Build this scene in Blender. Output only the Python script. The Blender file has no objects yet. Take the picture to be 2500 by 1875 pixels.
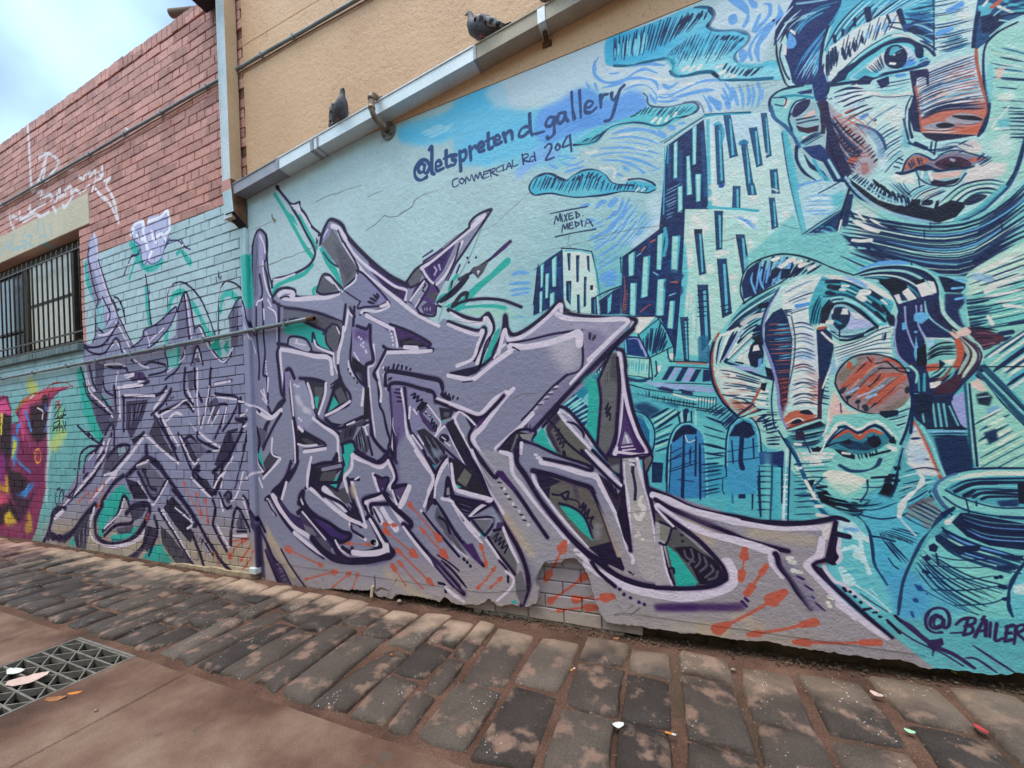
import bpy, bmesh, math, random
import numpy as np
from mathutils import Vector, Matrix
random.seed(7)
scene = bpy.context.scene
R = math.radians

# ------------------------------------------------------------------ camera
# world: X runs along the wall to the right, +Y goes into the wall (its face is y = 0), ground z = 0
CAM_D, CAM_H, YAW, ROLL, FPX = 2.25, 1.25, 0.379518, 0.037982, 930.0
CX, PY = 1250.0, 1036.46
cam_data = bpy.data.cameras.new('camera')
cam = bpy.data.objects.new('camera', cam_data)
scene.collection.objects.link(cam)
cam_data.sensor_width = 36.0
cam_data.lens = FPX / 2500 * 36
cam_data.shift_y = (PY - 937.5) / 2500
cam_data.clip_start = 0.02
cam_data.clip_end = 500
fwd = Vector((-math.sin(YAW), math.cos(YAW), 0))
rgt = Vector((math.cos(YAW), math.sin(YAW), 0))
up = Vector((0, 0, 1))
cr, sr = math.cos(ROLL), math.sin(ROLL)
cx_ = rgt * cr + up * (-sr)          # camera right after the slight roll
cy_ = rgt * sr + up * cr
M = Matrix((cx_, cy_, -fwd)).transposed().to_4x4()
M.translation = Vector((0, -CAM_D, CAM_H))
cam.matrix_world = M
scene.camera = cam

# ------------------------------------------------------------------ world, sun, exposure
SUN_EL, SUN_AZ = R(70), R(-40)       # azimuth measured from -Y (behind the camera) towards -X
world = bpy.data.worlds.new('World')
scene.world = world
world.use_nodes = True
wn, wl = world.node_tree.nodes, world.node_tree.links
wn.clear()
w_out = wn.new('ShaderNodeOutputWorld')
w_bg = wn.new('ShaderNodeBackground')
w_sky = wn.new('ShaderNodeTexSky')
w_sky.sky_type = 'NISHITA'
w_sky.sun_disc = False
w_sky.sun_elevation = SUN_EL
w_sky.sun_rotation = R(180) + SUN_AZ
w_sky.air_density = 1.0
w_sky.dust_density = 2.0
w_sky.ozone_density = 1.0
w_bg.inputs['Strength'].default_value = 0.13
wl.new(w_bg.outputs[0], w_out.inputs[0])
# thin high cloud: soft noise over the whole dome whitens the blue
tc = wn.new('ShaderNodeTexCoord')
cn = wn.new('ShaderNodeTexNoise'); cn.inputs['Scale'].default_value = 1.6; cn.inputs['Detail'].default_value = 5
cr_ = wn.new('ShaderNodeValToRGB')
cr_.color_ramp.elements[0].position = 0.36; cr_.color_ramp.elements[1].position = 0.66
cr_.color_ramp.elements[0].color = (0.12, 0.12, 0.12, 1)
cm = wn.new('ShaderNodeMix'); cm.data_type = 'RGBA'
wl.new(tc.outputs['Generated'], cn.inputs['Vector'])
wl.new(cn.outputs['Fac'], cr_.inputs['Fac'])
wl.new(cr_.outputs['Color'], cm.inputs['Factor'])
wl.new(w_sky.outputs[0], cm.inputs['A'])
cm.inputs['B'].default_value = (6.0, 8.6, 10.0, 1)
wl.new(cm.outputs['Result'], w_bg.inputs['Color'])

sun_d = bpy.data.lights.new('sun', 'SUN')
sun_d.energy = 1.1
sun_d.angle = R(25)
sun_d.color = (1.0, 0.95, 0.88)
sun = bpy.data.objects.new('sun', sun_d)
scene.collection.objects.link(sun)
sdir = Vector((math.sin(SUN_AZ) * math.cos(SUN_EL), -math.cos(SUN_AZ) * math.cos(SUN_EL), math.sin(SUN_EL)))
sun.rotation_euler = sdir.to_track_quat('Z', 'Y').to_euler()

vs = scene.view_settings
vs.view_transform = 'Standard'
vs.look = 'None'
vs.exposure = 1.02
vs.gamma = 1.0
vs.use_curve_mapping = False
# ------------------------------------------------------------------ paint engine
# The murals are flat paint on the walls: they are brushed stroke by stroke into one
# albedo map laid on the wall plane (u = world X, v = world Z), nothing is loaded.
def px_ray(x, y):
    a, b = x - CX, y - PY
    ct, st = math.cos(ROLL), math.sin(ROLL)
    u = (a * ct - b * st) / FPX
    v = (a * st + b * ct) / FPX
    cy, sy = math.cos(YAW), math.sin(YAW)
    return (u * cy - sy, u * sy + cy, -v)
def at_wall(x, y, Y=0.0):
    r = px_ray(x, y); s = (CAM_D + Y) / r[1]
    return (r[0] * s, CAM_H + r[2] * s)
def at_ground(x, y, z=0.0):
    r = px_ray(x, y); s = (z - CAM_H) / r[2]
    return (r[0] * s, -CAM_D + r[1] * s)

PPM = 400.0
X0, X1, Z0, Z1 = -8.7, 1.9, -0.15, 4.85
NW, NH = int((X1 - X0) * PPM), int((Z1 - Z0) * PPM)
ART = np.zeros((NH, NW, 3), np.float32)          # row 0 is the bottom
rng = np.random.default_rng(11)
WS = 0.74
TILE = [0.0, 0.0, 1.0]
def T(ox, oy, k=0.27125):
    TILE[:] = [ox, oy, k]
def pl(s):
    """traced string -> wall (x, z) points; a leading '/' means quarter units, each pair a step from the last"""
    q = np.array([[float(v) for v in t.split(',')] for t in s.lstrip('/').split()])
    if s[0] == '/':
        q = np.cumsum(q, 0) * 4
    return [at_wall(TILE[0] + a * TILE[2], TILE[1] + b * TILE[2]) for a, b in q]
def P(s):
    """'x,y x,y ...' in the current tracing tile -> canvas coordinates + local px scale"""
    if not isinstance(s, str):
        return s
    return np.array([((x - X0) * PPM, (z - Z0) * PPM) for x, z in pl(s)], np.float32)
def cscale(p):
    """canvas pixels per photo pixel near a canvas point"""
    x = X0 + p[0] / PPM
    dep = -x * math.sin(YAW) + CAM_D * math.cos(YAW)
    hor = math.cos(YAW) + (math.sin(YAW)) * (x * math.cos(YAW) + CAM_D * math.sin(YAW)) / dep
    return PPM * dep / FPX / math.sqrt(max(0.15, abs(hor)))
def hexc(c):
    if isinstance(c, str):
        c = c.lstrip('#')
        return np.array([int(c[i:i + 2], 16) / 255 for i in (0, 2, 4)], np.float32)
    return np.array(c, np.float32)
def smooth(p, closed=False, n=6):
    if len(p) < 3:
        return p
    q = np.vstack([p[-1:], p, p[:2]]) if closed else np.vstack([2 * p[:1] - p[1:2], p, 2 * p[-1:] - p[-2:-1]])
    out = []
    t = np.linspace(0, 1, n, endpoint=False)[:, None]
    for i in range(1, len(q) - 2):
        a, b, c, d = q[i - 1], q[i], q[i + 1], q[i + 2]
        out.append(0.5 * (2 * b + (c - a) * t + (2 * a - 5 * b + 4 * c - d) * t ** 2 + (3 * b - a - 3 * c + d) * t ** 3))
    out.append(q[-2][None] if not closed else q[1][None])
    return np.vstack(out).astype(np.float32)
CLIP = [None]
def blend(x0, y0, cov, col, a):
    h, w = cov.shape
    ax0, ay0 = max(0, x0), max(0, y0)
    ax1, ay1 = min(NW, x0 + w), min(NH, y0 + h)
    if ax1 <= ax0 or ay1 <= ay0:
        return
    m = (cov[ay0 - y0:ay1 - y0, ax0 - x0:ax1 - x0] * a)
    if CLIP[0] is not None:
        m = m * CLIP[0][ay0:ay1, ax0:ax1]
    m = m[..., None]
    t = ART[ay0:ay1, ax0:ax1]
    t += (col - t) * m
def blur1(a, r, ax):
    r = int(r)
    if r < 1:
        return a
    k = 2 * r + 1
    pad = [(0, 0), (0, 0)]; pad[ax] = (r + 1, r)
    c = np.cumsum(np.pad(a, pad, mode='constant'), axis=ax, dtype=np.float64)
    if ax == 0:
        return ((c[k:] - c[:-k]) / k).astype(np.float32)
    return ((c[:, k:] - c[:, :-k]) / k).astype(np.float32)
def blur(a, r):
    for _ in range(2):
        a = blur1(blur1(a, r, 0), r, 1)
    return a
def cover(p, pad=2):
    lo = np.floor(p.min(0)).astype(int) - pad
    hi = np.ceil(p.max(0)).astype(int) + pad
    lo = np.maximum(lo, -200); hi = np.minimum(hi, (NW + 200, NH + 200))
    w, h = hi - lo
    cov = np.zeros((max(h, 1), max(w, 1)), np.float32)
    if w <= 0 or h <= 0:
        return lo, cov
    q = p - lo
    a, b = q, np.roll(q, -1, 0)
    cols = np.arange(w, dtype=np.float32)
    for r in range(h):
        for sub in (0.25, 0.75):
            y = r + sub
            m = (a[:, 1] <= y) != (b[:, 1] <= y)
            if not m.any():
                continue
            aa, bb = a[m], b[m]
            xs = np.sort(aa[:, 0] + (y - aa[:, 1]) * (bb[:, 0] - aa[:, 0]) / (bb[:, 1] - aa[:, 1]))
            for i in range(0, len(xs) - 1, 2):
                s0, s1 = xs[i], xs[i + 1]
                i0, i1 = max(0, int(s0) - 1), min(w, int(s1) + 2)
                c = cols[i0:i1]
                cov[r, i0:i1] += 0.5 * np.clip(np.minimum(c + 1, s1) - np.maximum(c, s0), 0, 1)
    return lo, np.minimum(cov, 1)
def fill(s, col, a=1.0, sm=False, soft=0.0):
    """closed area of flat paint; soft > 0 = sprayed edge (in photo pixels)"""
    p = P(s)
    if sm:
        p = smooth(p, True)
    r = soft * cscale(p.mean(0))
    lo, cov = cover(p, 2 + int(3 * r))
    if r >= 1:
        cov = blur(cov, r)
    blend(lo[0], lo[1], cov, hexc(col), a)
def clip(s=None, sm=False):
    if s is None:
        CLIP[0] = None
        return
    p = P(s)
    if sm:
        p = smooth(p, True)
    lo, cov = cover(p)
    m = np.zeros((NH, NW), np.float32)
    h, w = cov.shape
    ax0, ay0 = max(0, lo[0]), max(0, lo[1]); ax1, ay1 = min(NW, lo[0] + w), min(NH, lo[1] + h)
    m[ay0:ay1, ax0:ax1] = cov[ay0 - lo[1]:ay1 - lo[1], ax0 - lo[0]:ax1 - lo[0]]
    CLIP[0] = m
def stroke(s, w, col, a=1.0, sm=True, soft=0.0, taper=0.0, rough=0.12):
    """brush / can stroke: w = full width in photo px, taper 0..1 thins the ends, soft = spray falloff px"""
    p = P(s)
    if sm and len(p) > 2:
        p = smooth(p)
    k = cscale(p[len(p) // 2]) * WS
    n = len(p)
    rad = np.full(n, 0.5 * w * k, np.float32)
    if taper:
        t = np.linspace(0, 1, n)
        rad *= 1 - taper + taper * np.minimum(1, np.sin(np.pi * np.clip(t, 0.0, 1)) * 1.6 + 0.1)
    if n == 2 and taper:
        t = np.linspace(0, 1, 6)[:, None]
        p = (p[:1] * (1 - t) + p[1:] * t).astype(np.float32); n = 6
        tt = np.linspace(0, 1, 6)
        rad = (0.5 * w * k * (1 - taper + taper * np.minimum(1, np.sin(np.pi * tt) * 1.6 + 0.1))).astype(np.float32)
    if rough:
        nk = max(2, n // 4)
        rad *= 1 + rough * 1.3 * np.interp(np.linspace(0, nk - 1, n), np.arange(nk), rng.standard_normal(nk).clip(-2, 2)).astype(np.float32)
    sf = max(0.7, soft * k)
    m = int(rad.max() + sf + 2)
    lo = np.floor(p.min(0)).astype(int) - m
    hi = np.ceil(p.max(0)).astype(int) + m + 1
    lo = np.maximum(lo, -300); hi = np.minimum(hi, (NW + 300, NH + 300))
    W_, H_ = hi - lo
    if W_ <= 0 or H_ <= 0:
        return
    buf = np.full((H_, W_), -1e3, np.float32)
    for i in range(n - 1):
        a0, b0 = p[i] - lo, p[i + 1] - lo
        r0, r1 = rad[i], rad[i + 1]
        mm = max(r0, r1) + sf + 1
        x0 = max(0, int(min(a0[0], b0[0]) - mm)); x1 = min(W_, int(max(a0[0], b0[0]) + mm) + 2)
        y0 = max(0, int(min(a0[1], b0[1]) - mm)); y1 = min(H_, int(max(a0[1], b0[1]) + mm) + 2)
        if x1 <= x0 or y1 <= y0:
            continue
        X = np.arange(x0, x1, dtype=np.float32)[None] + 0.5 - a0[0]
        Y = np.arange(y0, y1, dtype=np.float32)[:, None] + 0.5 - a0[1]
        d = b0 - a0
        L = float(d @ d) + 1e-6
        t = np.clip((X * d[0] + Y * d[1]) / L, 0, 1)
        dist = np.sqrt((X - t * d[0]) ** 2 + (Y - t * d[1]) ** 2)
        v = (r0 + (r1 - r0) * t) - dist
        np.maximum(buf[y0:y1, x0:x1], v, out=buf[y0:y1, x0:x1])
    cov = np.clip(buf / (2 * sf) + 0.5, 0, 1)
    if soft:
        cov = cov * cov * (3 - 2 * cov)
    blend(lo[0], lo[1], cov, hexc(col), a)
def many(w, col, *ss, **kw):
    for s in ss:
        stroke(s, w, col, **kw)
def dots(s, w, col, a=1.0, soft=0.0):
    for q in P(s):
        stroke(np.array([q, q + 0.3], np.float32), w, col, a, False, soft, 0, 0)
def resample(p, n):
    d = np.r_[0, np.cumsum(np.hypot(*np.diff(p, axis=0).T))]
    t = np.linspace(0, d[-1], n)
    return np.stack([np.interp(t, d, p[:, 0]), np.interp(t, d, p[:, 1])], 1).astype(np.float32)
def family(sa, sb, n, w, col, a=1.0, jit=0.5, cut=0.0, wv=0.3, taper=0.7, sm=True, ends=True, bias=1.0):
    """n brush lines blended between guide lines sa and sb; cut = share of a line left out at random ends"""
    pa, pb = P(sa), P(sb)
    if sm:
        pa, pb = smooth(pa), smooth(pb)
    m = 14
    pa, pb = resample(pa, m), resample(pb, m)
    cols = col if isinstance(col, (list, tuple)) and not isinstance(col[0], float) else [col]
    for i in range(n):
        t = (i / (n - 1) if ends else (i + 0.5) / n) if n > 1 else 0.5
        t = t ** bias
        t += jit * rng.uniform(-0.5, 0.5) / max(1, n)
        q = pa * (1 - t) + pb * t
        k = cscale(q[m // 2])
        q = q + (np.cumsum(rng.standard_normal((m, 2)), 0) * 0.12 * k * w / 4).astype(np.float32)
        i0, i1 = 0, m
        if cut:
            i0 = int(rng.uniform(0, cut) * m); i1 = m - int(rng.uniform(0, cut) * m)
        if i1 - i0 < 3:
            continue
        stroke(q[i0:i1], w * (1 + wv * rng.uniform(-1, 1)), cols[i % len(cols)] if len(cols) > 1 else cols[0], a, False, 0, taper, 0.18)
def comb(sa, sb, n, w, col, a=1.0, jit=0.6, cut=0.15, wv=0.4, taper=0.5, sm=True):
    """n short strokes, each running from a point of sa to the matching point of sb (hatching across a band)"""
    pa, pb = P(sa), P(sb)
    if sm:
        pa, pb = smooth(pa), smooth(pb)
    N = 200
    pa, pb = resample(pa, N), resample(pb, N)
    for i in range(n):
        t = (i + 0.5 + jit * rng.uniform(-0.5, 0.5)) / n
        j = min(N - 1, max(0, int(t * N)))
        c0, c1 = rng.uniform(0, cut), 1 - rng.uniform(0, cut)
        q = np.stack([pa[j] * (1 - u) + pb[j] * u for u in (c0, 0.5 * (c0 + c1), c1)]).astype(np.float32)
        stroke(q, w * (1 + wv * rng.uniform(-1, 1)), col, a, False, 0, taper, 0.15)
def vnoise(w, h, cell, seed):
    g = np.random.default_rng(seed)
    gw, gh = int(w / cell) + 3, int(h / cell) + 3
    n = g.random((gh, gw)).astype(np.float32)
    x = np.arange(w) / cell; y = np.arange(h) / cell
    xi, yi = x.astype(int), y.astype(int)
    fx, fy = (x - xi).astype(np.float32), (y - yi).astype(np.float32)
    fx = fx * fx * (3 - 2 * fx); fy = (fy * fy * (3 - 2 * fy))[:, None]
    a = n[yi][:, xi] * (1 - fx) + n[yi][:, xi + 1] * fx
    b = n[yi + 1][:, xi] * (1 - fx) + n[yi + 1][:, xi + 1] * fx
    return a * (1 - fy) + b * fy
def wall_box(x0, z0, x1, z1):
    return np.array([((x - X0) * PPM, (z - Z0) * PPM) for x, z in ((x0, z0), (x1, z0), (x1, z1), (x0, z1))], np.float32)
# ------------------------------------------------------------------ mural: ground coats
NAVY, NAVY2, TEAL, CYAN, AQUA, MINT = '172d56', '203a62', '1f6f8c', '4fb4cc', '83c9cf', 'a9d6cd'
SKYB, CREAM, PINK, ORNG, LILAC, DARK = '6ba3de', 'e3dcd6', 'e6bcb2', 'cd6a55', 'a9a9d2', '171f38'
PALE = 'b9d3d6'
LAV, HI, PURP, INK, TURQ, GREY, TAN = '8b899f', 'd9cbd9', '43265e', '24183a', '35aca0', '6b6870', 'b9a28f'
ART[:] = hexc('c09a88')
def wb(x0, z0, x1, z1, col, a=1.0, soft=0):
    q = wall_box(x0, z0, x1, z1)
    lo, cov = cover(q, 2 + int(3 * soft))
    if soft:
        cov = blur(cov, soft)
    blend(lo[0], lo[1], cov, hexc(col), a)
# red brick above, pale blue paint below
wb(-8.8, -0.2, -3.2, 5, 'c08c83')
wb(-8.8, 3.69, -5.922, 4.04, 'bfb29b')
wb(-8.8, -0.2, -3.2, 2.30, 'a2bec4')
wb(-6.09, -0.2, -3.2, 3.328, 'adc1c8')
wb(-8.8, -0.2, -5.9, 1.9, '66a9a9', 0.75, 60)
wb(-8.8, -0.2, -3.2, 0.25, '8f9a92', 0.5, 40)
# rendered wall: beige above the mural edge, pale blue ground below
wb(-3.325, 3.0, 2, 5, 'd3a888')
wb(-3.325, -0.2, 2, 3.432, 'b6c8cd')
wb(-2.2, 1.0, 0.6, 3.2, 'a8c9cb', 0.5, 150)
wb(-0.6, -0.2, 2.2, 2.2, '5fb3bb', 0.95, 120)  # aqua coat, its colour darkened low down for the dimmer light there
# broad unevenness of old coats
for cell, amp, sd in ((160, 0.022, 1), (45, 0.016, 2), (9, 0.02, 3)):
    n = vnoise(NW, NH, cell, sd) - 0.5
    ART *= (1 + 2 * amp * n)[..., None]
np.clip(ART, 0, 1, out=ART)
# ------------------------------------------------------------------ mural: painted sky
T(600, 0, 0.36166)
# sprayed cyan cloud
for s in ("/265,222 35,-7 32,-10 38,-25 30,-20 22,-5", "/270,230 42,2 43,-17 35,-20 40,-23", "/322,220 28,-25 32,-23 30,-12", "/332,230 26,-22 32,-23 32,-20", "/372,265 18,-20 22,-10 38,-15"):
    stroke(s, 46, '5fbfe6', 0.75, soft=14)
stroke("/405,155 25,5 5,20 -10,15 -35,20 -18,25 10,20 28,10", 34, '5cbce4', 0.8, soft=10)
fill("/295,225 75,-45 60,-25 10,20 35,23 78,-36 0,108 -78,12 -85,-10 -18,-22 3,-25", '74c4dd', 0.75, True, 12)
family("/335,222 55,-47", "/370,225 60,-45", 5, 9, 'b5d9e6', 0.7)
family("/295,225 37,-13", "/310,232 40,-17", 3, 9, 'bcdbe6', 0.6)
T(1200, 100)
fill("/-85,160 70,-5 40,-7 40,7 55,-5 40,-28 30,-14 30,0 30,10 30,12 32,-20 30,8 10,24 -52,30 -50,18 -50,30 -75,20 -50,12 -60,20 -90,0", '6fbfe0', 0.85, True, 8)
fill("/110,155 30,-15 25,-20 25,-14 35,4 27,20 33,-5 25,-15 22,0 18,20 0,20 -42,22 -53,18 -40,8 -40,14 -45,18 -25,-10 -10,-22", '6a9fe0', 0.95, True, 5)
fill("/15,95 15,25 -8,25 -37,15 -60,0 -10,-35 35,-17", '62c0e6', 0.7, True, 8)
fill("/110,235 30,10 15,7 -15,18 -30,2 -28,20 -24,18 -3,-20 27,-28", '84aee6', 0.8, True, 6)
family("/140,205 50,-30 60,-25", "/155,225 60,-30 80,-20", 7, 3, '4a86c8', 0.8, cut=0.4)
family("/25,200 40,-25 45,-20", "/40,240 42,-25 43,-25", 6, 5, '58b4d6', 0.6, cut=0.3)
stroke("/185,234 27,-2 23,-7 17,-17 20,-16 38,-8 32,1 26,6 22,-3 20,-13 25,-5 20,-8 10,-10 -3,-10 -17,-4 -45,10 -35,0 -13,-8 -2,-15 -8,-7", 5, NAVY, rough=0.3)
fill("/350,150 15,0 35,-1 45,-8 15,4 2,7 -10,10 -27,8 -35,16 -22,5 -26,-9 -42,0 -40,10 -20,28 -25,11 -25,1 10,-12 40,-25 65,-23", '5fbfcb', 0.95, True)
stroke("/190,232 25,-1 25,-9 18,-22 50,-16 34,1 26,7 22,-4 35,-16", 16, '49b3c2', 0.8, soft=5)
stroke("/185,234 27,-2 23,-7 17,-17 20,-16 38,-8 32,1 26,6 22,-3 20,-13 25,-5 20,-8 10,-10 -3,-10 -17,-4 -45,10 -35,0 -13,-8 -2,-15 -8,-7", 5, NAVY, rough=0.3)
comb("/322,170 28,-22 40,2 35,-5 33,3", "/308,172 24,-7 38,7 30,0 35,-10", 16, 4, NAVY, cut=0.2)
comb("/215,220 25,-10 25,-15", "/200,228 20,0 22,-13", 6, 4, NAVY2)
many(9, CREAM, "/362,181 8,-7", "/375,184 6,-9", "/392,179 6,-10", "/410,168 5,-6", sm=False)
stroke("/432,138 28,-2 12,9 6,15", 4, NAVY)
# cream sky between the clouds
fill("/215,15 57,3 -17,30 10,7 47,-3 63,-4 30,-3 5,30 30,3 50,-6 35,16 28,4 0,68 -71,5 -14,-15 -10,-15 -58,10 -40,-3 -15,-24 -33,-10 -27,12 -35,-10 -25,-15 -30,10 -55,35 -115,10 -25,-10 0,-40", 'ccd6e0', 0.75, True, 10)
SW = SKYB
for s, w in (("/240,38 -10,17 2,20 16,15 22,4 28,-6 30,-20 22,-4 22,8", 9), ("/232,45 3,23", 7), ("/265,74 23,-2", 9), ("/308,60 37,-9 45,4", 9),
             ("/250,105 30,-7 30,-13 32,-1 26,8 7,18", 10), ("/298,110 27,-10 25,1 18,17 4,14", 8), ("/385,98 15,7 22,-13", 12), ("/378,120 27,0 35,-15 30,-13 32,-4 18,4", 9),
             ("/405,130 35,-10 35,-8 25,-2", 14), ("/375,125 15,3 22,-6", 6), ("/422,125 28,-7", 10), ("/505,132 7,23", 10), ("/520,105 12,25 6,20", 9), ("/542,100 11,22", 9), ("/488,125 14,15 8,15", 12),
             ("/212,92 10,16", 14), ("/232,95 8,20", 8), ("/275,100 20,-5", 7), ("/355,120 15,20", 10), ("/370,136 30,0 25,-5", 6), ("/475,120 15,25 5,15", 8)):
    stroke(s, w * 0.9, SW, 0.95, taper=0.6, rough=0.25)
many(8, CREAM, "/365,82 25,6 20,-3", "/375,115 10,-3", "/425,100 30,-5", "/312,95 20,-3", "/270,62 25,-3", a=0.8)
# concentric strokes lower sky
for s, w in (("/272,208 38,-8 40,2 40,16", 12), ("/265,220 45,-4 40,6 25,10", 8), ("/245,242 50,-2 45,5 42,10", 8), ("/225,260 45,-8 50,0 42,10", 8), ("/290,260 40,8 40,17", 10), ("/248,268 42,2 42,12", 8), ("/295,272 30,13 20,13", 10), ("/305,195 35,3 30,7", 9), ("/375,202 17,13", 13), ("/398,192 14,6", 13), ("/420,185 15,0", 8), ("/280,228 45,2 33,6", 5), ("/150,258 40,7", 7), ("/130,278 20,10", 8), ("/155,272 25,8 28,-10", 7), ("/165,295 25,-7 18,-6", 8), ("/295,282 15,10", 13), ("/278,298 20,7", 11), ("/355,295 27,-10", 6)):
    stroke(s, w * 0.85, SW, 0.9, taper=0.6, rough=0.25)
many(8, CREAM, "/245,286 25,-1 8,10 -3,13", "/295,310 15,-2", "/288,212 24,-2", "/325,240 25,5", "/212,252 26,-2", a=0.7)
# small solid cloud
fill("/85,328 10,-18 17,-10 23,-2 15,7 20,7 15,-10 23,-12 24,-1 23,11 15,18 25,4 20,-7 30,3 23,7 0,10 -20,6 -36,-3 -20,1 -42,9 -35,2 -30,0 -30,-5 -25,-3 -20,3 -18,0", '4fb3cd', 1, True, 1.5)
fill("/110,342 45,2 35,7 60,-3 -25,-16 -75,3", '77c3cc', 0.7, True, 4)
clip("/85,328 10,-18 17,-10 23,-2 15,7 20,7 15,-10 23,-12 24,-1 23,11 15,18 25,4 20,-7 30,3 23,7 0,10 -20,6 -36,-3 -20,1 -42,9 -35,2 -30,0 -30,-5 -25,-3 -20,3 -18,0", True)
comb("/105,302 35,-2 35,10 40,-18 35,10 22,18 40,-2 48,7", "/90,335 25,3 25,2 35,2 37,0 38,-2 45,-5 55,5", 34, 4.5, NAVY, cut=0.25)
comb("/120,308 30,-3 40,0 42,-10 28,20", "/115,318 27,-2 38,0 40,-6 30,12", 14, 7, NAVY, cut=0.3)
clip()
stroke("/165,312 -15,-7 -15,-7 -23,2 -17,10 -10,18 3,12 10,7 14,-2 23,-2 25,5 30,4 30,-2 30,-3 42,-8", 4.5, NAVY, rough=0.25)
stroke("/108,304 22,-5 35,15 20,-12 23,-11 24,-1 23,10 15,18 25,6 23,1", 5, NAVY, rough=0.3)
stroke("/308,312 27,-2 25,8 8,7", 5, NAVY); stroke("/295,338 30,1 25,3 18,-7", 3.5, NAVY)
many(5, CREAM, "/325,338 7,-7", "/338,338 6,-6", sm=False)
# diagonal strokes under the small cloud
T(1250, 450)
for s, w in (("/188,55 12,-13 12,-4", 20), ("/220,48 15,-16", 20), ("/150,50 25,-5", 12), ("/210,82 30,-22 10,-28", 12), ("/218,95 27,-25 20,-38", 12), ("/175,122 40,-17 25,-23 30,-37", 12), ("/184,130 36,-15 30,-25 32,-42", 9), ("/185,140 40,-18 27,-24 38,-36", 9), ("/232,140 28,-32 40,-43", 9), ("/240,148 30,-36 40,-44", 7), ("/252,140 26,-28 42,-40", 7), ("/262,140 28,-30 35,-35", 6),
             ("/185,148 27,-18 20,-10", 10), ("/190,165 25,-15 23,-15", 9), ("/195,180 20,-15 23,-13", 9), ("/190,195 30,-20 20,-13", 8), ("/198,210 17,-8 17,-4", 22), ("/200,218 38,-10", 16), ("/210,228 22,-6", 16), ("/175,125 20,-7", 14), ("/270,140 20,-22", 7), ("/172,78 13,4", 12), ("/150,85 20,-3", 7),
             ("/0,205 15,-7 23,2", 16), ("/-5,225 23,-3 24,0", 11), ("/-5,240 25,-5 22,0", 10), ("/0,250 25,-5 15,-3", 9), ("/0,300 15,-2 13,2", 9), ("/290,120 20,-25 22,-20", 6), ("/238,60 14,-22", 7), ("/215,78 17,-18", 8), ("/185,90 20,-8", 7), ("/180,100 28,-8", 6)):
    stroke(s, w * 0.8, SW, 0.9, taper=0.6, rough=0.25)
family("/255,50 -30,55 -35,35", "/332,75 -42,55 -25,10", 7, 4, 'c6d9e6', 0.7, cut=0.3)
stroke("/280,130 18,-8 12,-14 22,-16", 34, 'd4dee8', 0.6, soft=10)
stroke("/320,40 12,25 0,17", 60, 'd4dee8', 0.6, soft=18)
# big cyan cloud along the top
T(1500, 0)
BC = "/-15,85 65,-20 70,-27 40,-18 30,-4 25,3 10,13 -5,16 -10,10 15,10 27,0 30,1 18,9 1,12 -11,15 -15,13 -3,14 10,12 43,4 45,-6 40,6 2,27 -57,5 -105,0 -15,-8 -13,-10 -32,2 -35,6 -20,0 -7,-8 4,-17 -12,-13 -20,2 -38,6 -37,8 -25,0 -20,-8"
fill(BC, '62bddb', 1, True, 2)
clip(BC, True)
fill("/-15,85 65,-20 55,-17 20,52 -50,30 -75,18 -15,2", '3fabd2', 0.9, True, 12)
fill("/125,140 65,-22 60,-3 25,20 75,15 50,0 0,30 -175,0 -85,-8", 'a5d8dd', 0.8, True, 14)
fill("/155,22 60,-2 5,18 -15,20 -30,22 -20,-5", '8fd0e0', 0.5, True, 12)
comb("/-5,82 30,-10 30,-10 30,-12 35,-12 30,-10 30,-6 32,0", "/-5,140 27,-4 23,-6 25,-5 25,-10 17,-10 28,-20 25,-10", 26, 6.5, NAVY, cut=0.2, taper=0.7)
comb("/140,100 35,-30 33,-2 32,4 30,3 25,7", "/112,132 28,18 20,2 30,-7 35,-5 37,-20", 20, 5, NAVY, cut=0.35, taper=0.7)
comb("/155,40 30,-12 27,0", "/140,58 32,-8 33,-5", 6, 10, NAVY, cut=0.2)
comb("/-5,105 45,-23 42,-12", "/-5,135 35,-5 45,-10", 9, 8, '86cfe2', cut=0.25)
comb("/130,105 40,-17 30,-6 50,6", "/130,140 30,-5 30,-3 40,-12", 10, 6, '3aa6c6', cut=0.2)
comb("/252,140 20,8 28,4 32,3", "/240,160 20,8 22,4 30,0", 8, 7, NAVY, cut=0.2)
comb("/232,78 23,2 25,2 15,6", "/222,88 23,2 23,2 17,3", 6, 9, NAVY, cut=0.2)
many(11, CREAM, "/155,158 10,-7", "/171,158 9,-8", "/188,155 6,-6", "/230,152 12,-4", "/238,165 10,-5", "/250,172 10,-6", "/265,172 7,-2", sm=False)
clip()
stroke("/180,17 18,-1 20,3 8,12 -6,14 -11,11 11,10 20,3 35,-1 20,6 9,8 -6,16 -20,16 -7,14 7,12 22,10 32,1", 9, '1f5f86', rough=0.2)
stroke("/282,145 30,3 38,-6 38,-2", 20, '58b9cb', 0.9, soft=4)
stroke("/215,22 9,13 -9,17 -5,6", 13, NAVY, 0.9)
stroke("/0,148 30,0 35,-7 35,-7 20,-2 12,10 -1,16 -2,7 11,6 20,0 30,-7 28,-2 12,10 10,8 30,0 42,-1 43,-3", 9, '1f6d8e', rough=0.25)
stroke("/125,160 7,6 8,5", 9, NAVY); stroke("/222,166 10,6", 11, NAVY)
stroke("/120,132 15,13 -3,15 10,10", 20, '4bb4c6', 0.6, soft=5)
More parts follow.
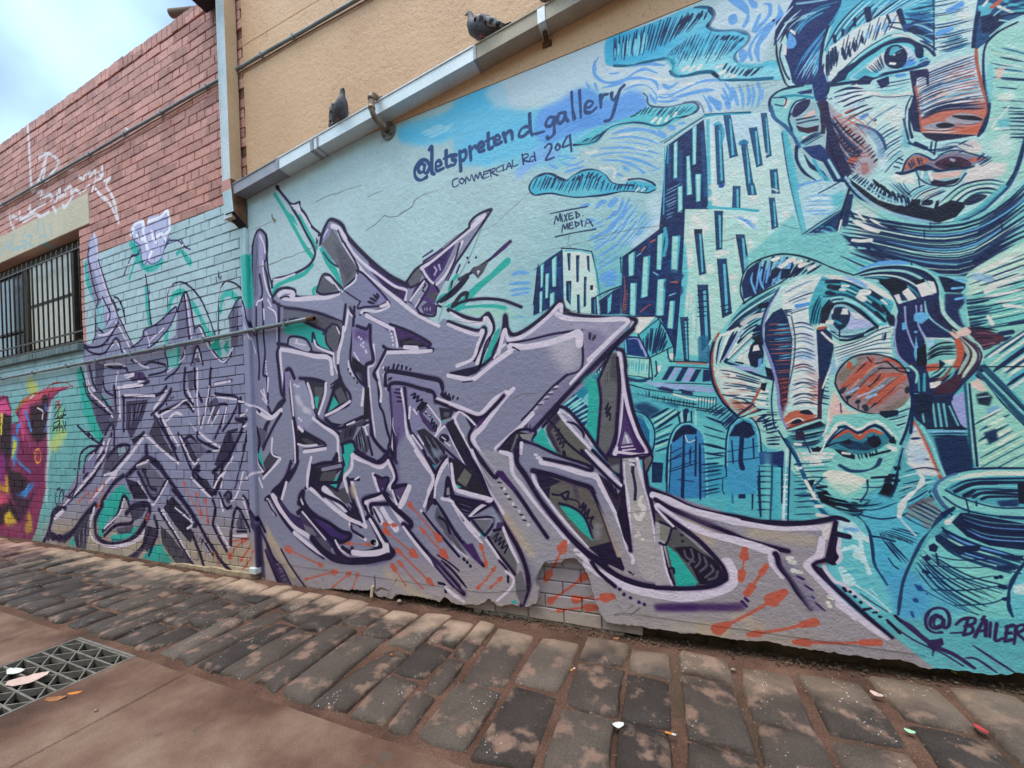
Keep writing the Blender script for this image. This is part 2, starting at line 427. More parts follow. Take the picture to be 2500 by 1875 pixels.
# pale strokes right of the cloud
fill("/225,18 33,-18 152,0 -20,30 -30,45 -25,50 -3,17 -44,0 -16,-10 6,-17 24,-23 -2,-17 -25,-7 -50,-3 -10,-13 11,-20", 'cdd9e2', 0.8, True, 6)
for s, w in (("/260,-5 22,13 16,17 2,17 -8,16", 22), ("/302,-2 16,17", 14), ("/265,38 3,11", 26), ("/338,8 12,4 -2,23 -20,23 -10,14", 16), ("/328,32 -16,38", 11), ("/370,12 2,23 -22,25 -22,32 -8,20 5,26", 17), ("/355,48 -27,24 -20,28 -4,18 5,17", 12), ("/282,110 8,15 -2,11", 22), ("/378,32 -8,18", 10)):
    stroke(s, w, SKYB, 0.9, taper=0.5, rough=0.25)
dots("/358,46", 8, DARK)
# pale stripes under it, above the tall tower
for s, w in (("/248,185 12,20 4,20", 10), ("/262,198 10,20 6,20", 12), ("/280,190 8,25 2,27", 8), ("/298,188 6,27 -4,23", 10), ("/310,190 4,25 -5,25", 8), ("/322,185 6,23 -6,32", 10), ("/335,195 -3,30", 7), ("/220,222 15,13 3,15", 18), ("/212,238 6,12", 8), ("/250,232 8,13", 9), ("/240,212 15,20", 9)):
    stroke(s, w, SKYB, 0.85, taper=0.5, rough=0.25)
# ------------------------------------------------------------------ mural: painted tower blocks
def tower_dark(poly, wins, edge=NAVY):
    fill(poly, '1a3160')
    clip(poly)
    n = P(poly)
    for _ in range(10):
        q = n[rng.integers(len(n))] * 0.6 + n.mean(0) * 0.4
        stroke(np.stack([q, q + rng.normal(0, 60, 2)]).astype(np.float32), 10, '2a4d86', 0.6, False, taper=0.8)
    clip()
    for w in wins:
        fill(w, '4fb0c6')
        p = P(w); c = p.mean(0)
        fill((p - c) * np.array([0.62, 0.97], np.float32) + c + np.array([-1.0, 0], np.float32), 'a6d6cf')
        stroke(np.stack([p[0], p[-1]]), 2.2, NAVY, 0.7, False); stroke(np.stack([p[1], p[2]]), 2.2, NAVY, 0.7, False)
def strip(q, c0='245a86', c1='69bccb', edge=True):
    p = P(q)
    fill(p, c0)
    c = p.mean(0)
    fill((p - c) * np.array([0.3, 0.85], np.float32) + c + np.array([2.0, -3.0], np.float32), c1)
    if edge:
        stroke(np.stack([p[0], p[-1]]), 2.4, DARK, 0.9, False); stroke(np.stack([p[1], p[2]]), 2.0, DARK, 0.8, False)
        stroke(np.stack([p[-1], p[-2]]), 3.0, NAVY, 0.9, False)
# tall tower
T(1500, 0)
fill("/204,261 46,-3 100,-4 30,44 20,117 10,60 10,55 -30,45 -52,0 -6,-85 -120,0 -2,-75", 'c3dad9')
fill("/208,265 137,-7 5,42 -75,25 -60,-10", 'bfd2e4', 0.7, soft=12)
fill("/250,375 125,-25 15,125 -165,0", 'c9dcd6', 0.8, soft=14)
tower_dark("/118,328 42,-30 41,-29 8,106 3,110 -112,40 10,-110", ())
T(1200, 100)
for w in ("/410,231 9,-7 -1,84 -9,2", "/452,196 10,-7 -2,88 -8,3", "/438,260 8,-2 6,87 -13,3", "/458,300 14,-1 -2,61 -10,3", "/419,328 11,-3 0,61 -11,2"):
    fill(w, '58b6c8'); p = P(w); c = p.mean(0)
    fill((p - c) * np.array([0.6, 0.98], np.float32) + c, 'b3dbd4')
many(5, '4db0c8', "/390,240 -1,60 -2,90", "/398,235 -2,40", sm=False)
family("/391,340 34,-18", "/390,400 20,-8", 9, 2.2, '9cc4e0', cut=0.3)
many(12, '2c6a98', "/400,245 0,63", "/425,250 0,75", "/475,205 6,145", a=0.5)
stroke("/380,229 45,-27 55,-34", 4, '2a8fae'); stroke("/389,229 46,-31 40,-26", 3, NAVY)
stroke("/480,168 32,-3 41,-2 29,-1", 9, '3aa3ba'); stroke("/480,165 45,-3 57,-2", 3, NAVY)
T(1500, 0)
for q in ("/226,280 14,1 8,131 -16,3", "/246,259 15,0 16,91 -17,6", "/285,321 12,-1 16,100 -15,2", "/303,288 17,-2 13,85 -13,5", "/330,255 12,-1 11,96 -11,5", "/350,382 16,-2 5,55 -16,0"):
    strip(q)
stroke("/226,281 9,-3 9,20 -4,27", 10, '3f9fb8', 0.8); stroke("/285,322 6,-4 7,4", 12, '2d7fa6')
fill("/218,375 2,40 28,60 -30,7 -6,-57", 'e2ded8', 0.8, soft=5); stroke("/215,280 5,70 -2,65", 12, 'e0e6e4', 0.7, soft=4)
dots("/330,385 30,-20 -20,-17 -70,42 -10,-20", 12, CREAM, 0.8, 2)
stroke("/378,295 12,60 10,60 10,60", 3.4, NAVY); stroke("/382,298 13,57 11,60 9,60", 20, '63bccb', 0.85, soft=3)
strip("/348,445 12,0 8,65 -13,5"); strip("/370,520 15,0 5,48 -18,4"); many(7, CREAM, "/355,425 13,5", "/380,475 10,13")
stroke("/210,272 2,103 4,107", 12, '4fb2c6', 0.8, soft=3)
T(1250, 450)
for q in ("/498,4 15,0 0,50 -17,0", "/527,-2 17,0 6,25 -18,1"):
    strip(q)
fill("/465,0 15,0 -5,8 -10,0", '33509a')
dots("/450,5 -2,27", 20, CREAM, 0.7, 3); fill("/532,28 21,-4 0,16 -18,0", CREAM, 0.8, soft=2)
stroke("/442,51 33,3 37,2 41,4", 9, '4fb5c4'); 
# middle tower
fill("/389,56 51,0 113,10 22,9 0,80 -43,35 -17,35 5,40 -45,57 -27,33 -10,45 -73,-8 10,-117 10,-100", 'b5d8cf')
fill("/395,60 55,2 0,43 -50,35 -10,-10", CREAM, 0.55, soft=8)
fill("/480,65 73,3 0,37 -28,-10 -25,-20", 'd9e0e0', 0.9, soft=3)
family("/488,72 65,16", "/515,72 38,38", 6, 3, '6fa4dc', cut=0.3)
clip("/389,56 51,0 113,10 22,9 0,80 -43,35 -17,35 5,40 -45,57 -27,33 -10,45 -73,-8 10,-117 10,-100")
for s, w in (("/400,150 -2,30", 22), ("/410,75 15,15", 16), ("/435,98 5,2", 15), ("/445,185 3,10", 17), ("/462,158 23,-6", 16), ("/495,208 7,2", 19), ("/500,232 2,8", 14), ("/429,210 2,2", 12), ("/400,252 -5,18", 20), ("/410,295 2,30", 10), ("/430,60 5,5", 14), ("/535,125 3,15", 12), ("/390,265 10,20", 14)):
    stroke(s, w, CREAM, 0.85, soft=2)
family("/390,210 -10,165", "/425,205 0,170", 8, 9, ['8fcfcd', 'c6ddd4', '7cc4c8'], 0.5, cut=0.5)
stroke("/385,140 3,60 -6,75 -7,113", 20, '5fbdc8', 0.85, soft=5)
stroke("/375,385 30,7 33,6", 26, '4fb4c0', 0.7, soft=8)
clip()
tower_dark("/246,165 49,-35 50,-35 44,-38 -3,83 -5,85 -6,75 -7,90 -28,-65 -12,-26 -82,-8",
           ("/261,160 17,-10 -3,55 -13,3", "/295,164 17,-4 -6,92 -17,5", "/327,116 17,-9 -8,86 -12,-1", "/360,117 20,-2 -7,85 -17,-1", "/266,222 16,0 -3,74 -15,0", "/327,214 21,-2 -6,83 -20,2", "/355,262 13,0 -5,63 -15,-1"))
stroke("/349,200 13,-2 13,10", 26, '22406e', 0.8, soft=4); stroke("/355,225 15,15", 36, '1c2f5e', 0.7, soft=5)
stroke("/338,95 17,-15 34,-26", 3.5, DARK); stroke("/344,100 4,30 -6,30", 12, '4fb2c4', 0.9); stroke("/250,164 50,-38 40,-30", 3.5, DARK)
stroke("/246,162 -1,63 -3,66", 7, '58b6c6'); stroke("/244,164 2,36", 2.6, DARK, sm=False)
many(5, ORNG, "/292,150 8,-10", "/312,130 10,-5", "/358,220 14,1", sm=False); many(3, ORNG, "/288,288 12,-10 12,-8", sm=False)
comb("/252,240 -4,52", "/262,238 -4,50", 12, 3, ORNG); stroke("/252,208 2,30 -6,52", 3, 'b05f5e')
many(4, '8fbfe0', "/280,162 10,-7", "/318,198 10,6", "/355,250 13,-5", sm=False)
for q in ("/410,102 16,0 10,98 -14,4", "/456,60 18,0 -2,85 -12,3", "/504,113 18,0 12,69 -15,20", "/462,168 20,-1 12,123 -20,10", "/418,226 22,0 7,122 -19,27"):
    strip(q, '24426f')
fill("/410,101 18,0 0,10 -16,1", '27324a'); fill("/350,372 12,3 0,23 -12,-3", NAVY); fill("/356,380 6,1 -1,11 -5,0", CREAM)
for y in (960, 1000, 1060, 1110, 1150, 1190):
    many(3, DARK, f"1672,{y} 1745,{y-8}", sm=False)
many(3.4, DARK, "/470,275 20,-5", "/472,285 20,-5", "/475,292 19,-4", sm=False)
strip("/379,299 16,-1 3,100 -10,0", '2c4c70')
for y in range(1220, 1420, 34):
    many(2.2, DARK, f"1545,{y} 1590,{y}", sm=False)
stroke("/430,350 2,50", 34, '2a6f92', 0.8, soft=4)
stroke("/465,232 -20,23 13,20", 3, CREAM, sm=False)
many(3, CREAM, "/475,72 23,3 32,20", "/482,70 3,40", "/502,120 3,55")
# small tower
fill("/114,146 65,6 9,48 8,93 -66,0 -12,-28", 'bfdad3')
fill("/118,150 57,4 5,36 -55,8", CREAM, 0.6, soft=4)
fill("/125,200 60,0 5,50 -60,0", CREAM, 0.4, soft=5)
tower_dark("/56,188 29,-23 29,-18 2,118 -16,7 -52,23 1,-35", ("/64,182 9,-7 -3,55 -6,4", "/89,170 13,-10 -2,70 -10,1", "/75,202 10,-3 -3,56 -8,3", "/62,242 8,-2 -2,50 -7,0", "/85,246 12,-4 -1,33 -12,10"))
for q in ("/124,155 8,0 -1,39 -4,0", "/144,160 8,0 -2,60 -5,0", "/168,160 6,2 1,36 -5,-6", "/122,218 12,-1 -2,55 -10,-12", "/162,208 6,0 -2,67 -5,1", "/146,248 6,0 2,42 -7,0", "/178,255 12,-3 3,41 -15,-2"):
    strip(q, '1d2f55', '3d86a8', False)
fill("/176,227 7,0 -1,11 -6,0", DARK); stroke("/184,230 1,10", 5, CREAM)
stroke("/111,144 29,1 39,6 11,44 8,55 2,43", 3.6, DARK, sm=False); stroke("/51,192 34,-26 27,-18", 3.4, '1f5d78', sm=False); stroke("/59,180 -5,45 -6,45", 3, DARK); stroke("/185,160 7,55 8,50", 6, '4db0c0', 0.8)
stroke("/120,150 30,-1 25,6", 5, '6fc0cc')
# low dark block and slope between the towers
fill("/195,258 20,-14 33,-14 -4,62 -44,1", '27507c')
fill("/198,262 14,-12 8,40 -20,2", '1c2c58'); fill("/225,242 20,-10 -3,58 -22,1", '1d3160'); fill("/215,258 10,-13 -3,40 -7,6", '6fc2cc')
stroke("/190,252 25,-12 31,-11", 4, DARK); stroke("/195,260 30,-20", 3, 'a8d8d4')
# house under the towers
T(1100, 700)
fill("/390,105 35,0 47,-35 30,70 1,32 -41,36 -67,-6", '7fcac6')
fill("/410,72 5,-4 47,-1 -37,38 -25,-5", CREAM)
fill("/422,110 48,-39 30,64 -52,25", '5ab8c2')
comb("/430,112 40,-32 20,40", "/435,150 15,5 25,-7", 12, 6, NAVY, cut=0.2)
fill("/390,110 32,2 26,48 -58,-8", '1d3d74'); stroke("/400,118 20,0 10,22", 4, 'a6a6d2'); stroke("/425,118 15,37", 8, 'a3a8d6'); stroke("/392,112 3,38", 6, '6cc0cc')
fill("/395,160 53,1 -3,43 -47,-4", 'a2d6cb'); comb("/400,162 45,3", "/398,190 44,10", 8, 4, '57b0bd', cut=0.3)
many(3.4, DARK, "/465,67 25,38 12,30 1,37 -18,18", "/422,108 26,52 52,-25", "/392,158 56,4 -2,43", "/398,200 27,2 25,6", "/450,162 5,43", "/422,109 48,-38", "/415,67 50,-1", sm=False)
many(5, NAVY, "/488,140 2,20 8,10", "/462,168 3,27 -5,7", sm=False); fill("/492,150 10,0 -1,12 -7,2", CREAM); fill("/465,180 10,-5 -3,15 -6,1", CREAM)
stroke("/400,208 25,4 25,-4", 12, NAVY, 0.8); stroke("/410,215 20,5 20,-10", 5, '78c8c8')
# gaps between the letters and the house: dark slats
fill("/312,190 43,-40 5,25 -25,30 -35,45 -25,38 -25,-26 25,-30", '2c86a0')
fill("/250,260 20,-25 40,35 5,25 -15,20 -25,-30", '1e3f70')
comb("/280,240 30,25 2,35", "/252,262 18,18 25,28", 7, 8, '8fd0cc', cut=0.1)
comb("/355,152 -30,38 -27,25", "/350,172 -18,23 -24,5", 7, 7, 'b9dcd2', cut=0.1); comb("/350,160 -25,30", "/345,180 -23,18", 5, 5, DARK, cut=0.1)
many(6, 'a5d8cf', "/285,220 27,-12 18,7", "/300,205 20,-10")
# platform, railings and bridge
fill("/495,170 58,-1 47,3 0,53 -125,-5 -25,-5 35,-30", '6fc3c4')
T(1650, 600)
fill("/0,260 70,4 8,14 0,32 -78,-5", '62b9c0')
stroke("/0,263 35,1 33,2", 5, ORNG); stroke("/-15,260 50,1 37,2", 3, DARK); many(3, DARK, "/-10,272 48,2 37,2", "/-25,309 63,1 42,2")
for q in ("/15,274 13,0 -18,32 -12,-1", "/45,278 13,0 -16,28 -12,0", "/62,279 13,0 3,26 -18,1", "/-15,272 13,0 -18,30 -12,0"):
    fill(q, '25345f')
for q in ("/29,274 15,2 -15,30 -14,0", "/0,274 10,0 -18,28 -10,0"):
    fill(q, 'a3a6d4')
stroke("/-45,312 45,4 45,5 35,4", 18, 'a6aad4', 0.9)
stroke("/-30,320 30,10 38,0", 14, '25345f', 0.9); stroke("/10,326 28,2", 12, '25345f')
fill("/-75,315 50,10 110,7 15,38 -175,-15", '6cc2c6', 0.9)
stroke("/-15,338 30,2 27,6", 10, CREAM); stroke("/48,345 37,6", 8, CREAM)
for x in range(-260, 380, 26):
    many(2, DARK, f"{x},{1330+x*0.12:.0f} {x-6},{1430+x*0.12:.0f}", sm=False)
many(3, DARK, "/-75,325 75,10 90,7", "/-75,348 75,10 100,14", "/-75,352 75,10 110,16")
T(1100, 700)
fill("/405,222 148,23 0,35 -143,-8", '62bcc2', 0.9); many(3.5, DARK, "/402,220 48,12 103,14", "/405,240 70,12 78,13", "/410,250 143,22")
comb("/410,240 40,-8", "/425,252 23,-2", 5, 4, NAVY); comb("/452,240 98,18", "/450,258 98,17", 14, 2.5, DARK, cut=0.1)
stroke("/445,215 55,10 53,7", 14, '9fb4d6', 0.8); fill("/462,226 40,5 -2,7 -30,-6", '2b345c'); fill("/518,230 27,8 0,6 -25,-4", '2b345c'); stroke("/502,242 28,8 22,5", 7, CREAM)
stroke("/410,260 40,10 50,2", 30, '1f4f74', 0.9, soft=5); stroke("/422,278 28,-28", 5, '6ea8de'); stroke("/430,290 28,-30", 5, '6ea8de')
# ------------------------------------------------------------------ mural: upper painted face
T(1900, 0)
fill("/38,-10 562,-5 0,440 -225,95 -150,-45 -65,-75 -45,-88 -15,-87 -85,-25 -10,-125", 'b6d7d6')
fill("/280,-15 170,0 -10,120 -85,20 -60,-60", 'cfdcdc', 0.9, soft=6)
fill("/470,75 130,-25 0,350 -100,12 -38,-100", 'a3d0c4', 0.9, soft=12)
fill("/120,208 105,4 75,13 -18,100 -57,50 -65,0 -42,-100", 'ccdcda', 0.9, soft=10)
# forehead, swept diagonal brushing
clip("/140,-10 215,-5 -5,80 -70,-5 -5,-35 -50,13 -50,24 -57,43 -10,15 -8,-12 18,-56")
fill("/140,-10 215,-5 -5,80 -75,-5 -175,65", '5fb5cd')
family("/100,118 40,-68 65,-65", "/250,35 45,-20 60,-25", 22, 5, [NAVY, 'a6d4dc', '3b9dbd', 'cfe0e4', '2a5f92', '8fc8dc'], cut=0.25)
family("/108,108 47,-63 65,-60", "/225,40 45,-30 30,-25", 12, 3, [DARK, 'c9dfe4', '4fb0ca'], cut=0.4)
fill("/282,30 33,-2 35,17 2,20 -52,-20", '2f6fa4')
clip()
# hair on the left
HR = "/38,-10 107,0 -5,25 -15,33 -15,22 -10,30 -5,35 3,40 7,25 -25,20 -48,-34 -7,-31 -13,-37 10,-20 -7,-26 -25,33 5,-55 20,-18"
fill(HR, '22356b')
clip(HR)
family("/30,180 30,-60 60,-70 22,-40", "/95,215 -5,-40 10,-55 40,-82", 11, 6, ['3f9fc4', '5d96d6', '2b4d8c', '6cc0d6'], cut=0.45)
family("/15,120 20,-50 47,-48 58,-20", "/40,82 25,-32 40,-22 35,-13", 7, 6, ['3a89b6', '1a2547', '6fbcd6'], cut=0.4)
many(9, 'a8d2e0', "/15,52 30,-12 37,-12", "/42,8 28,-3 40,-7", "/20,65 20,-17 22,-10", a=0.8)
family("/38,185 27,-45 27,-35", "/75,190 10,-28 10,-22", 6, 4, 'a6c8e2', cut=0.4)
clip()
family("/5,95 20,-37 33,-26", "/-15,82 25,-40 30,-32", 4, 6, [DARK, 'c6d8e4'], cut=0.1)
fill("/25,72 13,13 4,13 -7,10 -13,2 -4,-10", '6ba3de'); fill("/28,65 12,7 -2,8 -13,-10", CREAM); fill("/10,95 10,10 -2,20 -13,-5", CREAM)
family("/-5,90 3,40 17,55 13,10", "/15,90 -7,35 12,35 10,20", 4, 6, [DARK, 'b6d4de'], cut=0.1)
stroke("/100,100 -5,40 3,35 7,25 -5,25", 10, NAVY); stroke("/112,60 -12,40 -1,20", 7, NAVY)
fill("/75,180 30,-40 13,45 -8,30 -10,17 -20,-7", '223a70')
# eyebrow, cream with dark bars
BR = "/105,130 10,-25 25,-13 35,-28 50,-26 50,-14 10,36 -35,12 -35,20 -25,23 -25,20 -25,25 -18,20 -12,5 -8,-25"
fill(BR, 'd9dcda')
fill("/140,88 20,-6 8,18 -28,5", CREAM); fill("/250,38 20,-10 5,22 -23,10", CREAM)
clip(BR)
comb("/110,108 30,-16 35,-27 50,-25 50,-15", "/108,180 22,-25 32,-30 38,-20 50,-33", 17, 5, NAVY, cut=0.4, taper=0.6)
comb("/108,120 12,-12 10,-3", "/108,180 12,-20 15,-20", 5, 9, NAVY, cut=0.15)
comb("/140,105 20,-10 30,-20", "/150,140 20,-20 25,-20", 5, 10, NAVY, cut=0.25)
many(9, '7db0dc', "/198,85 4,-13", "/220,72 2,-12", "/238,70 4,-15", "/258,52 4,-10", "/108,185 3,-13")
clip()
for s, w in (("/200,22 4,23", 17), ("/172,42 0,16", 8), ("/145,68 0,12", 9), ("/126,82 2,13", 10), ("/220,20 -10,18 -10,12", 5), ("/245,35 7,17", 6), ("/272,25 8,25 8,18", 18), ("/250,60 32,8", 4), ("/248,51 32,1", 4)):
    stroke(s, w, NAVY, sm=False)
# eye
fill("/118,190 22,-30 50,-42 40,-28 35,-15 30,7 25,23 8,20 14,10 -7,15 -85,20 -75,18", '6fc3d0', sm=False)
stroke("/120,185 30,-25 35,-38 40,-27 33,-15 27,0 27,18 13,14", 15, 'a8d6d4'); stroke("/140,162 45,-42 40,-26 33,-16 30,2 30,22", 4, NAVY)
stroke("/258,80 30,0 24,18 10,14", 11, CREAM, 0.8)
EY = "/160,176 35,-28 43,-33 32,-14 25,5 15,19 2,15 -24,12 -38,8 -40,10 -30,12"
fill(EY, 'a9cdd8', sm=True); fill("/165,175 33,-25 34,-10 -7,25 -40,15", '5fb3c6')
clip(EY, True)
fill("/195,152 30,-24 15,-10 -2,32 -28,12", CREAM); fill("/275,105 20,3 15,22 -10,20 -18,-10", 'c9d4e4'); fill("/275,148 20,-16 17,8 -17,15 -17,0", '5a94d4')
comb("/200,150 15,-10 17,-18", "/220,165 10,-5 10,-10", 7, 3, NAVY, cut=0.1); comb("/285,115 13,10 12,10", "/275,120 13,10 10,10", 4, 3, NAVY)
clip()
fill("/238,125 8,-17 19,-7 17,7 8,17 -5,20 -15,10 -20,-3 -11,-12", '1c2650', sm=True)
fill("/250,125 5,-17 15,-3 5,13", '5cb0c4', sm=True); stroke("/260,125 18,-15", 5, CREAM, sm=False); stroke("/265,120 13,-8", 8, DARK, sm=False); stroke("/252,143 10,1", 8, CREAM, sm=False)
stroke("/140,172 15,-10 30,-27 30,-20 25,-15 25,-8 23,-1 20,8 12,13 2,16", 17, NAVY, taper=0.4); stroke("/245,98 33,-10 30,10", 10, NAVY)
fill("/308,108 17,4 -3,18 -12,-2", NAVY, sm=True)
fill("/135,162 35,-22 -20,40 -30,10", NAVY); stroke("/140,165 -22,23 -8,22", 10, NAVY)
fill("/162,192 33,-22 20,5 -10,15", '1e2d5a')
stroke("/120,192 42,-6 46,-7 42,-13 45,-10 40,-10", 7, NAVY, rough=0.4)
fill("/320,135 15,-4 8,7 -8,12 -25,0", '2a4d80'); stroke("/312,145 18,-9 12,0", 4, 'a4d2d8')
family("/215,175 35,-10 48,-5", "/225,205 37,-3 38,-10", 6, 5, [NAVY, '5fb5c8', 'a8d4d8', NAVY], cut=0.2)
fill("/220,182 28,-10 2,18 -18,10", '1d2b58'); fill("/262,168 23,-3 3,7 -23,3", '5c97d4')
stroke("/180,198 28,14 32,6 35,-3 23,-5", 10, CREAM); stroke("/182,200 33,15 35,4 45,-4", 3, NAVY)
many(12, CREAM, "/175,192 20,16 30,4")
# folds right of the eye
fill("/280,58 32,-13 38,15 2,40 -22,-5 -15,-20 -33,-3", '2b568c', soft=1)
fill("/282,65 28,-5 28,22 14,16 -27,-10", '1c2a54')
family("/282,42 38,6 38,17", "/322,100 18,10 15,12", 6, 6, [NAVY, 'a0cfd6', NAVY, '6fbdd0'], cut=0.1)
stroke("/348,-5 2,43 0,37 0,45", 4, NAVY); stroke("/315,100 20,8 17,17", 9, NAVY)
# forehead stripes towards the nose
family("/288,10 74,-5 76,-20", "/355,130 45,-12 40,-10", 20, 4, ['2a5a86', NAVY, '5fa9c4', '9cc8d4'], cut=0.3)
family("/355,82 40,-7 40,-15", "/362,125 38,-13 38,-7", 9, 5, ['2f6d92', NAVY], cut=0.35)
family("/292,22 33,-4 25,-8", "/292,55 33,-7 30,-3", 5, 6, [NAVY, '2a6a94'], cut=0.2)
for s, w in (("/386,24 24,-13", 22), ("/362,75 26,-9", 18), ("/390,190 15,-6", 16), ("/342,150 28,-10", 8)):
    stroke(s, w, '6a9fdc', sm=False)
fill("/358,38 32,-6 -5,16 -25,0", 'b9d8c6', 0.9, soft=3); fill("/400,30 35,-5 0,20 -30,0", CREAM, 0.7, soft=3)
# nose
NS = "/335,148 40,-13 67,-15 8,40 12,40 10,30 -2,30 -10,38 -12,8 -73,-4 -55,-4 -5,-36 -5,-47 -12,-43"
fill(NS, 'cfd3d6')
clip(NS)
fill("/312,175 63,-25 65,-10 10,50 -100,35 -35,15", 'ddd0d0', 0.8, soft=8)
fill("/315,270 40,-20 65,-18 55,-7 0,83 -155,-8", 'c9715e', 0.95, soft=5)
fill("/338,215 37,-15 15,15 -45,17", PINK, 0.8, soft=5)
family("/305,180 57,-25 83,-30", "/318,272 57,-24 93,-8", 19, 4.2, [NAVY, '2c5a86', NAVY, '4f7fae', NAVY], cut=0.12)
family("/375,172 37,-20 36,-22", "/325,260 65,-28 72,-12", 9, 4, ['c56a58', 'cf8a7a', 'b05a52'], cut=0.35)
family("/355,190 45,-15 50,-15", "/358,245 42,-13 65,-7", 7, 6, ['e2dcdc', '8fc2cc', 'd9d6da'], cut=0.4)
family("/318,252 57,-20 65,-12", "/320,270 55,-22 90,-3", 4, 7, [NAVY, '3a2848'], cut=0.25)
clip()
fill("/295,160 40,-5 5,17 -28,3 -4,25 14,99 -18,-4 -12,-40 12,-40", '2b2a55'); stroke("/308,195 7,45 7,55", 7, 'b3604f')
comb("/300,215 5,25 3,22", "/322,208 3,24 3,26", 9, 3.4, NAVY, cut=0.1); comb("/304,195 6,30", "/315,192 7,30", 6, 3, 'c06a58')
stroke("/335,160 1,30", 8, '2a2a50')
fill("/325,288 30,-13 35,0 12,10 -27,6", 'a09aa8', sm=True); fill("/355,281 20,-5 23,6 -16,6 -20,0", '281d33', sm=True)
fill("/375,270 30,-15 35,3 20,13 -30,11 -30,-2", 'a9a0aa', sm=True); fill("/390,261 30,-1 25,2 16,9 -26,0 -25,-3", '281d33', sm=True)
family("/330,290 32,2 28,-2", "/332,295 38,3 30,-3", 3, 3, [CREAM, '4a3a50']); family("/400,278 25,3 25,-3", "/390,285 35,3 30,-6", 3, 3.5, ['7a5260', 'd98a76'])
fill("/410,291 48,-11 -8,22 -38,-2", 'cf6c55')
fill("/321,299 54,2 74,3 -37,7 -57,8 -23,-9", '2a2444', soft=1)
stroke("/461,42 -11,40 -5,38 4,35 10,40 10,30 1,25 -8,32", 9, 'b5604f'); stroke("/472,88 -10,32 0,55 8,40 4,25 -3,25 -9,27 -12,14", 8, NAVY)
fill("/462,272 10,-22 2,20 -12,28 -12,10 -2,-6", NAVY)
many(5, NAVY, "/300,215 -12,27 -2,33 6,37", "/282,268 6,32 10,22 30,12 22,11", "/295,245 0,40 6,25", rough=0.4)
stroke("/292,322 23,8 30,8 45,-6 32,-14", 6, NAVY); stroke("/308,322 24,12", 12, NAVY)
fill("/280,270 10,50 10,12 -18,0 -4,-32", '5fa9bf', 0.8, soft=4)
many(6, NAVY, "/345,320 -3,20", "/355,320 -4,28", sm=False)
family("/355,342 35,-7 40,-20", "/360,350 45,-5 35,-23", 3, 4, [NAVY, '5fb3c6'])
# nose-to-right-cheek region
clip("/470,50 130,-20 0,385 -85,0 -53,-100 13,-65 -13,-75")
family("/468,140 47,8 60,2", "/490,295 35,-5 50,5", 10, 4, ['2a4a72', '8fc6c8', NAVY], cut=0.4)
family("/480,95 45,10 50,15", "/470,172 42,3 63,5", 8, 5, ['d6dcd8', '3a6a8c', 'c6d8cc', NAVY], cut=0.3)
fill("/490,155 22,-5 -10,25 -12,5", PINK, 0.8); fill("/490,215 35,-10 10,13 -20,12 -20,-5", 'dfe3d6', 0.9, soft=2)
stroke("/518,240 -20,25 -18,25 25,-2", 6, CREAM); many(5, CREAM, "/475,270 37,-2", "/485,290 35,-1"); fill("/490,270 30,-5 2,20 -24,3", '62b0bf', 0.7, soft=3)
stroke("/475,150 -3,75", 22, '7fc4cc', 0.7, soft=5)
comb("/518,245 2,35 2,35", "/575,245 0,35 0,35", 8, 5, NAVY, cut=0.1)
clip()
# eye at the frame's right
fill("/450,-10 150,-5 0,30 -47,17 -41,18 -37,40 -27,20 -13,-2 5,-58", '2a5480')
fill("/455,35 40,-5 20,20 -30,25 -27,0", '1d2a52'); fill("/448,15 22,-10 20,5 -15,22 -20,6", '64b4c6'); stroke("/482,15 18,-13", 13, 'c06a58', sm=False)
many(9, CREAM, "/462,12 8,-10", "/495,15 33,13", sm=False); many(6, 'a8d4d4', "/498,45 27,3 28,-6", "/475,82 37,-30 38,-14", "/485,35 25,-20"); many(7, DARK, "/500,38 32,-8 33,2", "/470,95 28,-25 40,-20")
stroke("/450,30 -8,40 -3,35", 12, NAVY); stroke("/553,15 -28,-5 -15,-10", 12, '4fb0c4')
family("/505,10 48,-15", "/520,25 50,-5", 4, 6, [NAVY, '6fc0cc'])
# cheek, left: oblique strokes in mint, blue and orange
family("/110,225 30,-10 35,-5", "/155,270 40,-20 30,-10", 9, 6, [NAVY, 'a9c2dc', NAVY, 'dfe0e0'], cut=0.25)
family("/125,210 30,-10 35,0", "/140,250 35,-18 40,-14", 8, 6, [NAVY, 'e2e2e2'], cut=0.3)
family("/175,282 37,-32 50,-30", "/225,332 25,-20 32,-17", 9, 5, ['a9d0c4', 'dfe2d8', '4a7a9c', 'e5dcd6'], cut=0.2)
family("/215,300 25,-18 35,-17", "/240,390 18,-22 24,-18", 12, 3.6, ['2a6a8c', '7fbcc8', NAVY], cut=0.15)
stroke("/188,265 10,-6", 16, '5b97d8', sm=False); dots("/218,271", 7, DARK)
fill("/232,250 46,-5 0,55 -28,-18", 'e2ded6', 0.7, soft=6); fill("/225,350 25,5 -10,27 -15,-12", 'd6dee6', 0.8, soft=4)
stroke("/175,280 37,12 20,18 10,25", 9, '3a5080'); stroke("/180,288 28,12 17,22 7,28", 20, '7fa0c0', 0.7, soft=5)
